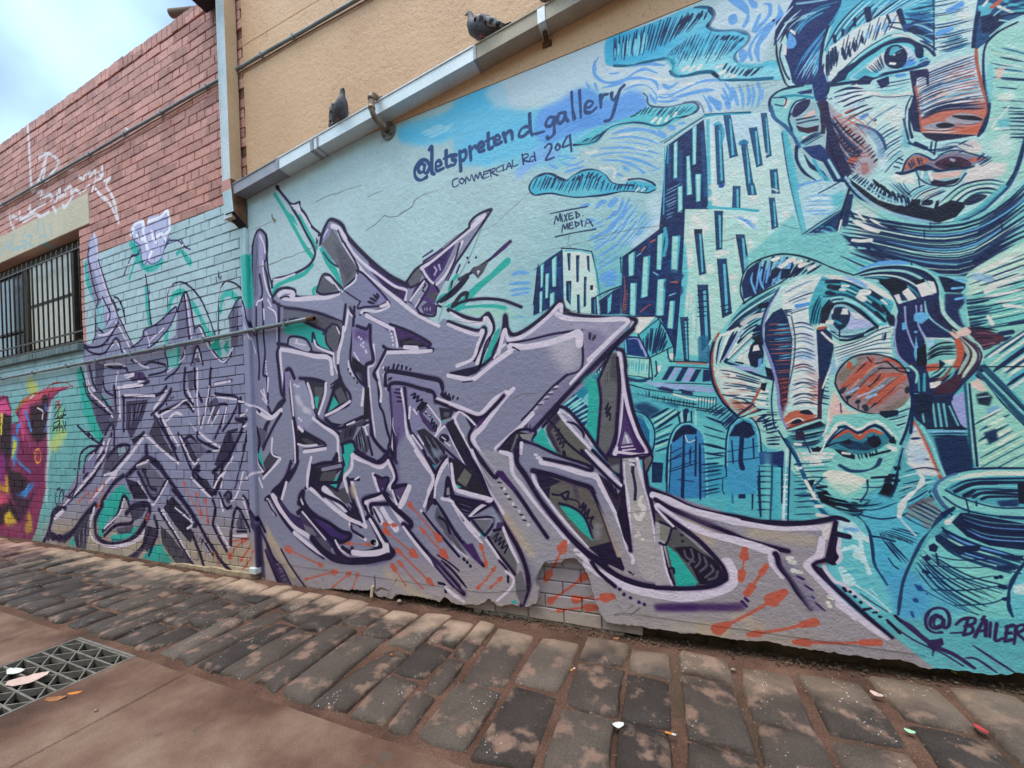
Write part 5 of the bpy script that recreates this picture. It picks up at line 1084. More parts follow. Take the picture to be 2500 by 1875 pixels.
pur(5, "/482,180 -12,40 -20,42"); many(6, PURP, "/398,210 22,-15", "/400,220 42,-28", "/475,222 -20,40", "/470,228 -8,17", "/482,228 -7,17")
pur(6, "/368,310 32,-48 12,8 -2,12 -25,43", "/385,325 10,13 30,4 5,-22 10,2"); many(5, INK, "/395,270 10,2 -5,8", "/398,285 4,3"); hi(7, "/370,308 32,-43"); hi(5, "/392,305 -10,17")
fill("/395,322 15,-12 20,8 -5,22 -23,-2", '4f3a68'); comb("/400,322 20,0", "/402,332 16,0", 3, 4, 'b9afc4')
# arrow to the upper right
pur(8, "/432,312 30,-24 36,-36 17,-12 38,-28 42,-37"); stroke("/440,310 28,-22 30,-33", 17, INK, taper=0.3); stroke("/553,212 39,-34", 14, PURP, taper=0.5); fill("/505,240 7,-8 18,-4 18,-10 -16,30 -10,10 -7,-8", '55525c'); fill("/520,240 8,0 -6,10", HI); dots("/499,212 19,-1 -16,11", 7, INK); many(8, '3b3a48', "/498,248 -18,12", "/462,280 3,-15")
pur(9, "/465,322 23,-12 37,-6 28,0 29,4 38,14"); stroke("/465,320 20,-25 13,-3 -2,12", 13, '2b2638')
# --- body of the first letter: tile B
T(600, 750)
fill("/10,0 75,0 0,82 -10,118 -25,25 -20,0 -20,-75", '8885a0')
# tall thin leg at the left border
pur(6, "/39,-5 2,70 3,40 -4,45 8,10 3,55", "/24,0 1,62 6,63 -1,37"); hi(6, "/51,0 17,15 3,40 1,30", "/41,5 1,23"); dots("/46,122 0,7 0,6 1,6 1,7 0,3", 5, HI)
pur(9, "/75,-5 0,87 -4,23 4,35 5,50 6,10", "/72,82 33,6 35,12 50,8 8,-3"); hi(13, "/80,95 30,5 45,10 33,5 7,35"); hi(10, "/78,98 2,32 5,42 3,18")
hi(6, "/198,108 2,22 8,22", "/155,72 5,16 15,7 23,10")
# pipe shadow zone: turquoise window and curls
fill("/85,38 35,-8 40,20 20,8 -5,14 20,23 -15,0 -25,-13 -15,-7 -30,-13 -22,-2", TURQ); fill("/120,30 45,-10 50,12 0,30 -20,13 -10,-10 -5,-10 -25,-7", '5a5662'); fill("/185,55 13,-17 17,-3 0,60 -15,5 -20,-25", '605d66')
fill("/95,82 3,-14 14,-3 23,7 10,16 -5,12 -35,-12", 'a9a5bc', sm=True); pur(6, "/95,85 3,-16 14,-3 23,6 11,16 4,12", "/150,78 2,-20 10,27 23,13 13,4", "/175,60 7,-10 13,-12", "/180,58 2,22 13,18"); dots("/115,75", 9, HI); stroke("/112,80 23,6", 5, HI); hi(8, "/155,75 5,13 20,10 18,7"); pur(8, "/85,32 35,-4 40,17 22,10"); pur(5, "/198,38 10,4 7,16"); hi(5, "/205,45 7,15")
# centre pillar
fill("/215,62 17,-62 12,10 -3,50 -6,80 30,32 0,73 -35,20 -22,17 -28,-32 28,-98 -3,-32", LAV)
pur(9, "/225,-5 -5,45 -5,28 -7,50 3,37", "/211,152 9,23 15,23 -3,20 -24,12 -28,16"); hi(12, "/220,45 -2,25 -8,30 -2,25"); hi(9, "/232,5 -7,40 -5,13", "/232,122 3,18 13,18 17,17 -3,45"); pur(8, "/245,0 -4,60 -5,45 2,25 14,30 17,18", "/235,2 10,20"); dots("/231,140 5,10 8,10 7,10", 7, INK); hi(5, "/230,8 10,12")
fill("/240,45 35,-7 5,62 -10,32 -30,-27", '8e84a6'); fill("/245,48 33,4 0,23 -33,-3", '5c4278', 0.8, soft=6); fill("/240,110 30,25 -5,25 -25,-20", '1f1930', soft=1); fill("/250,145 15,5 -3,20", '46424f'); pur(8, "/250,42 22,7 7,-9 2,35 5,45 -15,12 -6,28 5,20"); hi(5, "/244,102 11,18"); dots("/255,68 5,4 5,8 -5,5 5,5 5,8 2,4", 8, 'c9bfd2')
# diamonds under it
fill("/125,160 35,2 20,8 -5,38 -13,37 -14,-45 -8,-25", '3a3346'); fill("/155,180 20,0 -3,25 -12,20", '5c5a62'); fill("/155,202 10,-2 -3,30 -4,-5", TURQ); fill("/180,242 20,-77 12,-5 13,25 7,25 -17,12", '2a2438'); fill("/180,240 18,-40 12,18 -15,12", TURQ); fill("/200,188 15,-8 15,30 -18,8 -7,-18", '5c5a66')
pur(9, "/122,160 28,2 25,6 7,7", "/135,165 5,25 8,30 12,25", "/180,242 18,-52 12,-28"); hi(11, "/181,172 -3,28 -13,40", "/140,172 8,26 4,27"); hi(9, "/180,244 28,-14 27,-18"); many(5, INK, "/192,175 6,-5", "/192,182 6,-4")
fill("/110,175 22,-10 10,25 8,35 10,25 -20,22 -22,-7", '9896ae'); fill("/110,198 10,0 10,22 18,12 0,10 -16,-4 -7,-13 -10,-10", 'c4bcc9', 0.9, soft=2); dots("/110,175 5,3 5,0 0,72 5,5", 8, 'cdc3d2')
# left stem
pur(10, "/86,200 4,-50 5,-10 7,2 8,18", "/95,150 5,25 5,50 6,37 4,33 -3,43"); hi(8, "/100,165 5,50 5,50"); fill("/88,145 12,0 0,30 -10,20", '8d7fa6'); pur(9, "/88,208 -13,10 -15,22 -9,-15"); fill("/72,218 20,-8 -10,15 -22,25 -10,20 -10,50 -12,-18 17,-42 17,-20", '2e2344', soft=1)
hi(12, "/15,230 17,8 23,12 25,-18"); hi(8, "/0,215 15,7 15,6"); pur(8, "/0,210 20,10 12,15", "/80,240 -15,25 -15,30 -10,25"); hi(7, "/51,160 -1,30"); many(5, HI, "/35,188 13,24", "/38,205 10,13", "/38,195 7,5", "/41,185 3,15")
fill("/15,250 13,22 4,-2 18,12 -12,30 -16,3", '625d70'); fill("/25,325 7,-10 8,35 -2,15", TURQ); fill("/40,350 15,-25 5,10 15,5 -20,20 -10,10", '4a4655'); pur(7, "/25,270 7,30 -4,25 -3,10 15,33", "/61,332 14,10 -15,18 -20,15"); hi(7, "/60,295 0,35 18,12 -20,23 -18,20", "/25,322 3,28 12,20", "/0,385 15,-10 23,-5"); hi(5, "/0,260 15,-5")
# R-like body
fill("/112,295 8,-23 20,13 35,25 -15,0 -25,0 -17,-2", '241c30'); fill("/125,295 15,0 20,13 -20,2", '4a4452'); pur(9, "/108,250 7,45 1,55 -16,25", "/120,272 20,13 40,25 -30,10 -18,2", "/160,250 30,20 25,18"); hi(11, "/120,270 8,8", "/152,250 23,18 30,22 3,32 4,28", "/132,325 23,-3 25,-4"); hi(7, "/105,255 5,45 2,50", "/118,308 17,4 25,-2"); dots("/108,345 -3,7", 6, INK)
pur(10, "/180,252 25,20 20,-4 15,-10 25,-10", "/215,288 3,22 3,40 -41,0 -30,8"); fill("/185,258 40,7 40,-15 0,-8 -40,18 -20,10", INK); hi(7, "/228,265 17,-7"); fill("/210,295 8,-20 22,-10 28,-13 12,13 -28,5 -12,30 -25,8", '4a4652'); comb("/225,272 25,-10", "/222,298 18,-6", 6, 4, INK)
fill("/215,308 27,-8 3,20 -13,25 -7,25 -10,20 -10,22 -20,-12 27,-25 10,-17 -7,-28", TURQ); fill("/242,300 20,-32 13,22 3,30 -8,12 -20,-7", '55525e'); fill("/250,295 15,-7 5,20 -10,17", '8897a4', 0.8, soft=3); pur(9, "/215,308 25,-6 10,18 20,15 25,10 23,-13 4,-7"); pur(8, "/218,310 4,45", "/248,322 -13,23 -3,20 -17,25 -15,25"); family("/248,288 4,27", "/260,270 12,55", 4, 4, INK)
fill("/262,265 18,-3 10,33 20,27 5,10 -20,13 -10,-13", LAV); hi(10, "/265,268 13,-6", "/268,270 7,20"); pur(7, "/275,292 10,40", "/265,265 15,-5 2,28")
fill("/195,340 10,-12 5,7 -10,20", INK); many(5, INK, "/205,340 -3,8", "/208,342 -2,8"); pur(8, "/150,358 45,-10 10,-18"); fill("/142,365 18,-5 60,-10 0,12 -15,13 -20,23 -25,2 -15,10 -7,0", '2e2638'); fill("/170,362 45,-10 3,8 -46,10", '8d88a0'); fill("/172,372 33,-4 -5,24 -35,6", '57545c'); hi(10, "/145,358 -3,27 -4,25"); many(4, INK, "/165,370 -5,28", "/175,370 -5,5")
# T stem
hi(12, "/275,135 3,40 4,50 6,50 2,23 15,20"); hi(8, "/288,85 2,40 -15,10"); pur(10, "/271,175 7,50 4,37 6,33 22,27 10,3", "/281,42 0,38 7,40 -17,12 1,43"); pur(8, "/290,150 8,20 4,50 8,18 8,37 7,25 -3,18 18,32"); fill("/268,180 10,0 4,70 -17,5", '2a2336')
hi(10, "/318,100 -10,20 -10,20 2,25 5,25 -1,22"); hi(9, "/310,152 5,28 10,20 3,50 2,20 8,18"); pur(9, "/315,98 -17,34 -10,18 8,15", "/318,170 7,20 5,60 2,20 10,20 -4,20"); fill("/328,265 7,5 7,18 -2,22 0,42 -15,-27", INK, soft=1); hi(6, "/332,250 0,20 7,18"); comb("/342,270 -1,20", "/348,272 -2,16", 4, 4, INK); fill("/330,280 2,45 -4,-10", HI)
fill("/325,180 40,0 0,95 -23,37 6,103 -8,0 0,-103 -10,-62", '6c5d88', 0.85, soft=6)
hi(10, "/350,185 8,40 2,37 5,28"); pur(9, "/358,180 4,45 7,45 6,15"); many(5, INK, "/338,185 10,0", "/336,192 12,2", "/342,202 8,2", "/342,212 8,0")
# big arm to the right (tile B upper right)
pur(10, "/272,18 23,12 25,15 18,10"); hi(13, "/272,19 23,12 27,14 13,7 5,18 1,18"); fill("/335,45 35,10 45,25 -5,10 -65,0 -5,-25", '4b2f62'); fill("/345,75 25,-7 30,14 10,6 -60,2", '221a30', soft=2); stroke("/355,82 20,-4 15,4", 12, '46424c', 0.8); pur(8, "/325,38 45,17 45,26 -5,9 12,5", "/310,88 12,7 33,3 65,0"); hi(14, "/320,102 35,-1 35,-1 28,-2", "/358,90 27,2"); dots("/325,52 3,8 2,8 1,7 1,10", 7, HI)
dots("/310,136 4,12 -2,4", 7, HI)
for q in ("/322,135 -2,4", "/334,129 -2,10", "/344,130 -4,9", "/352,132 -1,7", "/362,136 -1,4", "/372,139 -2,2", "/315,136 -1,4"):
    stroke(q, 7, INK, sm=False)
# roof shaped letter
pur(14, "/315,175 1,-23 9,-7 37,5 43,8 30,7 7,15 0,15 16,11"); fill("/318,150 7,-2 40,7 70,15 6,20 -11,18 -8,-18 -67,-12 -33,4 -4,-12", '8b86a4'); pur(12, "/322,185 6,-13 27,0 45,13 22,7 6,20"); many(5, INK, "/324,160 -3,5", "/329,158 -3,4")
for q in ("/450,192 0,9", "/458,195 0,5", "/468,200 -2,6", "/478,204 -2,4"):
    stroke(q, 6, INK, sm=False)
fill("/365,185 40,5 17,15 -12,13 -12,32 -8,35 -15,-3 -7,-32", '8a83a2'); stroke("/372,198 10,-3 -4,10 12,-5 -5,12 13,-4 -8,17 -5,7", 6, INK); fill("/385,225 13,-13 12,3 -15,25", '201830'); hi(8, "/378,230 7,10", "/370,225 -2,25")
fill("/390,238 22,-20 26,42 -13,22 -10,-4 -17,-20", '4d3a66'); fill("/398,240 14,-18 28,40 -8,16", '8a86a0'); hi(7, "/410,220 15,20 14,21 -9,19"); dots("/406,238 9,7", 9, INK); dots("/406,236 8,8", 5, HI); many(6, INK, "/420,252 -2,10 7,-2 -3,12 8,-7 -2,13")
fill("/422,298 28,-33 48,95 -23,-12 -35,-33", '8a879e'); hi(8, "/422,295 28,-27 15,32 30,58", "/425,300 20,15"); pur(7, "/422,298 23,17 30,27 27,23", "/452,265 23,47 30,56"); fill("/435,295 7,-10 13,3 3,12 -13,5", '2a2040', sm=True); many(4, HI, "/442,292 8,6", "/448,302 12,10")
fill("/452,260 16,-8 82,133 3,30 -23,0 -30,-53 -25,-50", '2b2538'); fill("/435,225 35,7 -8,16 -22,7", '332a40'); fill("/448,235 12,3 -5,10 -10,-3", '5c5a60'); fill("/385,278 17,-6 28,23 20,20 -2,23 -18,17 -30,-47", '3b3646'); family("/400,290 35,60", "/425,295 25,37", 5, 6, [INK, '6a6874']); fill("/415,315 25,7 2,13 -17,5", '8a94a8', 0.8, soft=3)
hi(14, "/368,292 22,36 20,30 15,22 -13,35"); pur(10, "/375,285 15,20 20,33 15,20"); hi(6, "/388,288 12,20", "/375,288 35,47"); fill("/412,348 18,10 -5,4 -10,-7", TURQ); fill("/440,255 10,0 -5,5", TURQ)
hi(10, "/468,248 12,-10 18,7 17,17", "/472,258 18,32"); fill("/468,248 12,-13 18,7 24,23 -22,27 -12,-10", LAV); hi(10, "/468,248 12,-10 18,7 20,20"); hi(9, "/472,255 13,27 30,56 38,62")
hi(15, "/432,208 43,14 55,20 23,-20"); pur(10, "/428,212 47,18 53,18 25,-16"); fill("/438,225 90,23 -6,17 -22,-20 -25,-13", INK)
# lower middle letters (tile B bottom)
fill("/240,328 30,10 25,12 20,-8 20,43 -7,30 -103,0 -3,-30", LAV); hi(16, "/241,332 21,10 26,13 20,3 8,-13"); hi(11, "/240,335 -2,27 -16,23 13,25"); hi(10, "/320,348 15,34 -10,28"); pur(9, "/250,325 45,23 25,-16 20,50 -5,18 27,0")
fill("/288,372 37,18 -10,25 -15,0", '3b2850'); hi(9, "/286,375 6,20 8,20"); stroke("/232,388 23,-2", 8, INK); hi(6, "/245,388 10,-6")
hi(10, "/455,345 -15,25 -15,40", "/458,345 7,30 5,35"); pur(8, "/452,335 -22,33", "/462,345 13,45 0,20"); fill("/448,410 7,-30 10,35", '3f2a55'); fill("/460,342 18,8 32,22 15,43 -50,0 -7,-40", '3d3744'); fill("/480,350 30,20 -20,25 -18,-5", '6a6866'); pur(6, "/468,348 37,22", "/475,380 15,-25"); fill("/475,398 15,7 -10,5", TURQ)
# --- tile D: the great arm and the arrow heads
T(1100, 700)
fill("/245,40 7,18 36,10 112,4 -25,33 -50,50 -27,25 -3,-82 -70,14 -85,18 -15,-10 25,-2 35,-18 33,-30", '9d97ae'); fill("/240,65 35,20 75,-3 12,23 -62,-5 -55,-25", 'a9a0b4', 0.8, soft=6); fill("/295,95 43,5 12,20 -38,42 -17,13", '8a7f9c', 0.9, soft=5); fill("/220,120 70,-20 2,75 -32,20 -35,-45", 'bdb3bd', 0.85, soft=14)
fill("/98,155 24,-60 3,23 -5,12 -15,20", '8f8aa4')
pur(12, "/-5,52 37,16 33,7 20,-14 12,33 -15,26 -12,35 -8,30"); hi(13, "/0,59 35,19 35,4 8,-12 10,12 2,18 -15,25 -15,47"); pur(9, "/-5,78 37,13 30,7 13,-7 5,7 -5,20 -21,48"); hi(13, "/-5,85 37,15 30,8 8,-10 2,7 -10,25 -12,32 -35,16")
fill("/62,185 10,-13 28,-70 12,-12 -2,15 -15,45 -20,25", TURQ); fill("/0,192 30,-4 32,-8 6,5 -10,10 -20,7 -23,-2", INK); pur(9, "/0,196 25,-6 35,-8 15,-7 17,-15"); hi(15, "/-5,200 30,6 25,2 20,-13 30,-25 35,-25"); stroke("/28,215 22,-3", 4, INK)
pur(11, "/94,160 6,-20 18,-35 3,-37 4,0 3,27 14,13 28,-12 45,-34 31,-30 9,18 10,6", "/255,58 40,7 55,4 62,3 -2,20 -40,43 -95,95 -75,80 -20,15"); hi(15, "/108,150 14,-52 6,17 12,5 35,-15 45,-37 26,-27 4,17"); hi(17, "/240,62 25,10 60,3 73,0 -28,33 -58,57"); hi(8, "/98,160 22,-28 20,-2"); pur(6, "/128,128 47,-8 50,-12 63,-10", "/295,98 1,82 -34,20 -24,20"); hi(26, "/135,135 40,0 50,-10 45,-15 18,-5 2,25"); stroke("/140,136 15,8", 5, INK)
comb("/308,100 20,8", "/310,120 10,2", 5, 4, INK, jit=1)
for q in ("/230,230 10,-5", "/221,241 8,-3", "/212,251 8,-2", "/198,264 10,-3", "/188,275 7,-3"):
    stroke(q, 11, HI, sm=False, taper=0.4)
for q in ("/231,231 10,-2", "/220,242 10,-1", "/212,253 8,-1", "/198,266 8,-1"):
    stroke(q, 5, INK, sm=False)
fill("/298,182 -48,43 -75,65 -15,32 20,6 20,-20 88,-88 50,-50 -26,0", '7d7392', 0.75, soft=8); pur(6, "/262,198 -37,32 -45,50 -20,20"); hi(10, "/320,162 -32,36 -18,20"); pur(14, "/410,95 -60,55 -75,78 -50,54 -35,38"); comb("/160,310 20,-2", "/155,322 25,0", 4, 4, INK)
# white dagger into the arm
fill("/68,295 72,-67 5,4 -40,38 -55,70", '4b2f66'); hi(17, "/142,230 -22,22 -45,60 -24,28 14,32 35,43"); hi(14, "/0,265 25,13 37,10 33,-30 30,-20"); pur(10, "/0,272 32,13 36,10 30,-25 22,-25", "/62,300 -21,40 24,40 30,35"); fill("/5,278 55,20 -10,27 -18,-35", INK); dots("/6,250 10,1", 6, INK); hi(9, "/10,298 8,-16 17,8 20,20")
hi(15, "/185,285 -30,33 -35,30 -18,20 33,10 5,22 15,15"); fill("/105,368 45,-43 35,7 -10,18 -20,-5 -3,27 -17,0", '2d2538'); fill("/155,332 30,-1 -5,17 -18,-6", '8d8c8c'); stroke("/150,335 -12,33", 8, '6c6a72'); pur(9, "/108,368 42,-43 40,0 -5,20", "/152,345 3,25 -5,20 10,25")
# dark backing and turquoise between the arrows
fill("/185,345 23,-30 7,20 10,25 20,15 -20,-3 -35,-22", TURQ); fill("/310,220 20,-15 5,15 -3,80 -4,60 -23,-35 5,-50", TURQ); fill("/295,208 30,-18 0,25 -10,35", TURQ, 0.7, soft=5)
fill("/215,320 5,-25 18,-20 24,5 13,32 45,53 30,35 -38,15 -62,-30 -20,-30", '6a6662'); fill("/215,318 25,-36 10,13 -25,30 25,50 -10,-3 -22,-37", '3c3148', soft=2); stroke("/235,325 10,-3 -7,13 10,-3 -8,13 10,-5 -5,15 13,-10 -6,17", 5, INK); stroke("/255,372 3,18", 12, INK); 
fill("/332,208 30,-60 13,0 3,27 -3,200 -25,15 -22,-30 10,-85", '6c6a6c'); fill("/362,150 13,5 3,70 -18,-25", '4e4a50', 0.8, soft=4); family("/348,195 2,30", "/368,170 2,40", 5, 2.5, DG, cut=0.2); stroke("/348,275 7,-13 -5,23 10,-15 -8,22 8,-7 -2,15", 5, INK); pur(8, "/334,208 11,-26 17,-37", "/332,208 6,42 -3,50 -5,58", "/328,360 22,25")
fill("/240,278 10,0 25,17 25,25 22,35 -4,13 -18,-13 -30,-33 -20,-22", 'a09bb0'); hi(13, "/242,280 8,12 25,30 37,40 23,28 25,25"); hi(8, "/245,276 25,16 28,30 20,33"); pur(10, "/208,315 30,-35 7,-10 20,8 30,34 33,46 17,22 25,25"); pur(7, "/220,298 20,24 30,36 55,42"); stroke("/262,304 20,6 16,18 2,12", 8, INK, taper=0.6)
fill("/215,358 10,2 25,15 50,17 18,18 -43,-10 -60,-15 -60,-35", LAV, 0.0); fill("/155,350 35,5 60,23 50,22 15,15 -155,0", LAV); pur(9, "/155,346 35,9 50,23 70,24 8,13"); hi(13, "/160,352 -2,23", "/208,390 42,15 38,10"); dots("/190,378 5,7 5,3 6,2", 9, HI); pur(6, "/225,390 37,8")
# tall arrow
fill("/375,142 7,-2 10,20 3,30 15,85 38,95 4,10 -102,8 20,-63 8,-100", PURP, soft=1); fill("/375,145 13,3 2,44 -15,-2", 'd8ccc8'); hi(15, "/378,148 10,17 0,25 2,35", "/386,195 -2,55 -3,50 -6,50 -5,25"); hi(13, "/390,225 10,50 20,57 20,43 -65,-3"); fill("/390,285 10,23 15,47 -40,5 10,-40", '50386a'); fill("/392,325 8,7 10,20 -25,3", '9d97ac'); many(5, HI, "/395,335 5,15", "/385,361 25,-3", "/388,368 27,-3"); pur(11, "/375,140 13,5 6,30 1,25 15,75 20,57 21,48 -46,4 -53,4 18,-38 5,-50 5,-75 -5,-65")
# ------------------------------------------------------------------ graffiti, lower half
OR = 'c4604c'
def dab(s, w0, w1, wl=4):
    """red-orange dab: a thin drawn line with a blob at each end"""
    p = P(s)
    stroke(p, wl, OR, 0.9, soft=1)
    for e, n, w in ((p[0], p[1], w0), (p[-1], p[-2], w1)):
        d = (n - e) / max(1e-3, float(np.hypot(*(n - e))))
        stroke(np.stack([e, e + d * w * 0.9]), w, OR, 0.9, soft=1.2, rough=0.3)
T(600, 1100)
# left: stems, dark wedge
fill("/30,150 15,40 5,50 32,70 58,5 -32,-45 -33,-45 -27,-35", '9d8f92'); fill("/45,195 10,30 20,37 33,50 -30,-4 -30,-68", '3a2c50'); pur(9, "/25,150 10,30 13,28 14,32 20,25 23,45", "/45,225 15,40 18,43"); comb("/75,250 25,50", "/65,252 23,53", 6, 4, '6a5f84'); fill("/45,160 13,25 24,40 33,60 -10,3 -30,-50 -25,-38", 'bda78c', 0.8, soft=3); pur(6, "/80,222 20,36 20,30 18,24")
pur(10, "/102,25 -7,25 -15,25 -20,20 15,15 20,30 35,20", "/118,25 -8,20 -12,20"); fill("/58,95 37,-45 20,-10 -20,35 -13,35 -12,-10", INK); hi(9, "/92,72 -10,36", "/78,18 -18,22 -20,22", "/60,100 8,5 4,10"); hi(7, "/30,62 8,20")
pur(9, "/45,110 5,-5 8,3 24,42 23,30 35,35 35,25"); fill("/70,108 12,7 23,30 25,15 10,0 20,30 -10,10 -30,-20 -30,-35", '41305a', soft=1); hi(15, "/62,102 10,20 13,20 25,30 25,16 15,10", "/110,185 30,25 30,22 30,13"); hi(9, "/49,110 16,32")
pur(5, "/49,112 9,18 11,16")
# bowl (U) of the lower letter
fill("/118,140 12,-5 25,25 35,30 10,18 -10,17 -30,-27 -25,-23", '4a3b5e'); fill("/130,165 20,10 10,15 -10,5 -15,-15", MG); fill("/158,198 17,-3 15,17 5,20 -20,-10", '5a5764')
fill("/125,108 15,30 30,22 35,20 30,10 -15,10 -25,-2 0,22 -25,-35 -30,-30", '43306a', soft=1); pur(12, "/120,118 2,-16 8,-10 0,18 12,22 18,16 30,17 25,17 20,6 -3,10 -17,7 -17,-7", "/120,118 5,4 15,18 20,10", "/118,140 10,-5 22,23 35,34 30,43"); hi(8, "/125,110 4,10"); hi(7, "/128,138 27,32 25,30", "/202,202 10,18 20,18")
pur(20, "/150,198 20,24 25,18 30,8 40,0 35,-6 22,-4 8,-10"); pur(12, "/198,215 10,17 24,13", "/218,218 22,12 35,-2 25,-8 5,-5 -10,-30 -15,-30", "/272,152 8,-4 18,27 20,30 14,27", "/240,220 0,8"); hi(20, "/242,229 23,3 30,-2 17,-5"); hi(13, "/280,155 10,17 20,36 8,10"); fill("/308,205 14,3 3,22 -17,-2", 'dacfd6', soft=1)
hi(11, "/238,158 -3,10 13,17 22,15"); pur(7, "/238,170 4,10 23,15", "/238,162 12,3 10,7 -2,-7"); stroke("/289,205 3,3", 18, 'e2e2dc'); dots("/288,206 1,0", 17, '15121c'); dots("/292,208", 5, HI); dab("/228,209 50,2", 12, 11)
# middle lower letters
fill("/139,82 9,-7 27,25 37,25 28,35 25,8 -15,-28 -25,-22 -17,-18 -23,-20 -30,-15 -15,5", '30263f'); fill("/148,28 12,12 0,28 -10,4 -8,-4", INK)
hi(16, "/142,82 28,23 30,25 30,22 30,13 10,5"); hi(24, "/178,88 22,20 25,22"); hi(10, "/218,120 17,15"); pur(9, "/140,80 10,-5 25,23 40,20 23,22 2,-8", "/135,85 15,-7 25,24"); hi(10, "/148,15 -8,35 -1,32")
fill("/180,75 28,13 17,-6 13,38 -13,-2 -25,-18", '55525c'); fill("/185,75 23,-15 17,-28 -5,-17 -2,-7 22,-6 -12,40 -13,23 -10,27", TURQ); pur(7, "/220,32 -5,30 -10,28", "/180,75 28,15"); fill("/160,68 45,0 13,-30 2,10 -12,27 -46,3", INK)
hi(11, "/240,18 -2,22 -16,20 8,32"); pur(8, "/230,62 8,43 14,30 -14,-15"); hi(11, "/240,72 10,33 12,35 8,30"); fill("/235,115 17,20 10,25 -14,-18", INK); pur(7, "/232,68 13,50 17,42"); stroke("/232,65 23,0", 8, INK); hi(6, "/246,65 8,-5"); fill("/232,82 13,-7 3,30 -8,5", 'b9a58c', 0.8, soft=4)
hi(16, "/241,12 24,10 30,10 13,3 10,-13"); pur(9, "/248,5 24,13 28,10 22,-13"); hi(11, "/320,22 15,33 -5,17 -15,16 10,17 15,15"); pur(8, "/328,18 12,42 -10,25 20,40"); hi(10, "/288,52 6,23 8,23"); fill("/290,52 10,8 25,2 -10,33 -10,3 -7,-26", '43305c', soft=1); pur(6, "/290,55 12,7 20,0 -10,30"); stroke("/308,85 2,7", 6, '7b6f96')
pur(12, "/270,130 -5,-20 30,-10 23,-2 17,27 25,25 12,10"); hi(18, "/272,118 26,-10 20,-3 17,27 17,28"); hi(11, "/274,118 4,17"); pur(12, "/285,140 -3,-18 18,-2 20,0"); fill("/288,128 24,-3 28,40 8,25 -23,-10 -17,-20", LAV); hi(22, "/290,132 10,18 5,10", "/308,132 14,23 16,20"); pur(7, "/270,125 5,15", "/288,132 14,28")
pur(15, "/312,95 20,30 38,35 -2,12 -13,-7 3,7"); pur(14, "/358,170 42,50 40,45 35,43 15,14"); hi(12, "/355,172 35,46 45,52 35,38"); fill("/410,230 30,20 42,50 8,22 -25,-14 -40,-46", '3a2a50', soft=1); family("/435,242 30,28 37,45", "/430,255 28,33 30,34", 4, 6, [INK, '7b6a84'], cut=0.15); pur(8, "/435,298 13,4 2,16"); hi(14, "/450,308 15,14 25,18"); pur(5, "/432,235 26,17 22,18")
fill("/332,90 30,-15 -12,33 -10,-8", '5a4a70'); pur(9, "/332,85 30,-7 -12,34"); hi(22, "/368,82 -13,30 -7,13"); hi(9, "/330,90 10,30")
# right stems of tile C
pur(10, "/400,0 25,48 5,10 -20,72", "/430,58 -8,14 3,46"); hi(13, "/382,0 23,35 17,27 -10,36 -10,27"); hi(11, "/452,22 -12,20 -12,33 -3,33"); fill("/422,118 -17,24 5,-34 15,-33", '352a48'); hi(11, "/455,20 10,35 7,30 28,7 38,16"); pur(10, "/460,20 10,55 30,13 38,17"); fill("/445,108 7,-48 6,-2 10,42", INK); fill("/452,85 6,-3 2,18 -8,0", '8d8c96'); pur(8, "/448,102 7,-42 13,40"); fill("/460,105 75,13 -25,22 -8,30 -17,-15 -15,-30", '2c2240'); hi(11, "/442,108 23,7 10,20 25,35 32,38"); hi(10, "/395,135 15,17 30,38 40,50", "/442,175 20,20 13,25 25,20"); pur(11, "/425,112 20,28 30,50 35,42 25,26"); fill("/430,120 10,20 10,30 -18,-10 -10,-15", '7e8ea0', soft=1); fill("/430,125 18,30 20,35 34,50 -20,-15 -32,-35 -25,-40", '57525f', 0.9, soft=2); pur(8, "/400,140 25,32 33,40 22,26", "/435,150 15,10 10,25"); comb("/465,185 35,40", "/475,180 35,42", 7, 4, INK); fill("/490,200 42,58 -17,-13 -25,-30", '4b2f66', soft=1); dots("/491,244 1,2 6,5 8,9", 9, INK)
hi(10, "/518,152 -13,-4 30,-23 15,-7"); pur(8, "/502,150 51,-30", "/470,102 30,8 45,8"); fill("/510,160 35,-5 -5,25 -18,5", '7a7882'); fill("/525,185 15,-3 2,8 -14,2", TURQ)
dab("/370,122 65,76", 17, 20, 5); dab("/392,172 63,70", 20, 20, 5); dab("/310,165 29,3", 10, 11, 4); dab("/315,180 70,58", 15, 17, 5); dab("/340,222 82,80", 18, 18, 5); dab("/345,250 23,28 30,32", 15, 7, 4); dab("/330,258 20,30 10,17", 15, 5, 4); dab("/92,220 83,40", 14, 16, 5); dab("/205,272 -33,8 -37,10", 15, 10, 5); dab("/235,275 -20,17 -20,16", 11, 7, 4); dab("/252,278 -6,17 -6,17", 9, 5, 4); dab("/529,212 9,28 3,18", 11, 11, 5)
dab("/-2,210 7,8", 9, 9, 4); dab("/20,228 -20,30", 8, 6, 5)
# cracks and chips in the foot of the render
many(3, '5e5148', "/341,288 -11,17 -8,15 -2,10", "/320,315 -15,-5 -10,5", "/290,282 1,18 -1,25", "/175,308 25,7 25,10", rough=0.5); many(4, '8d8a94', "/88,215 22,7 20,-2", "/205,255 35,5 30,-2", a=0.6)
T(1100, 1100)
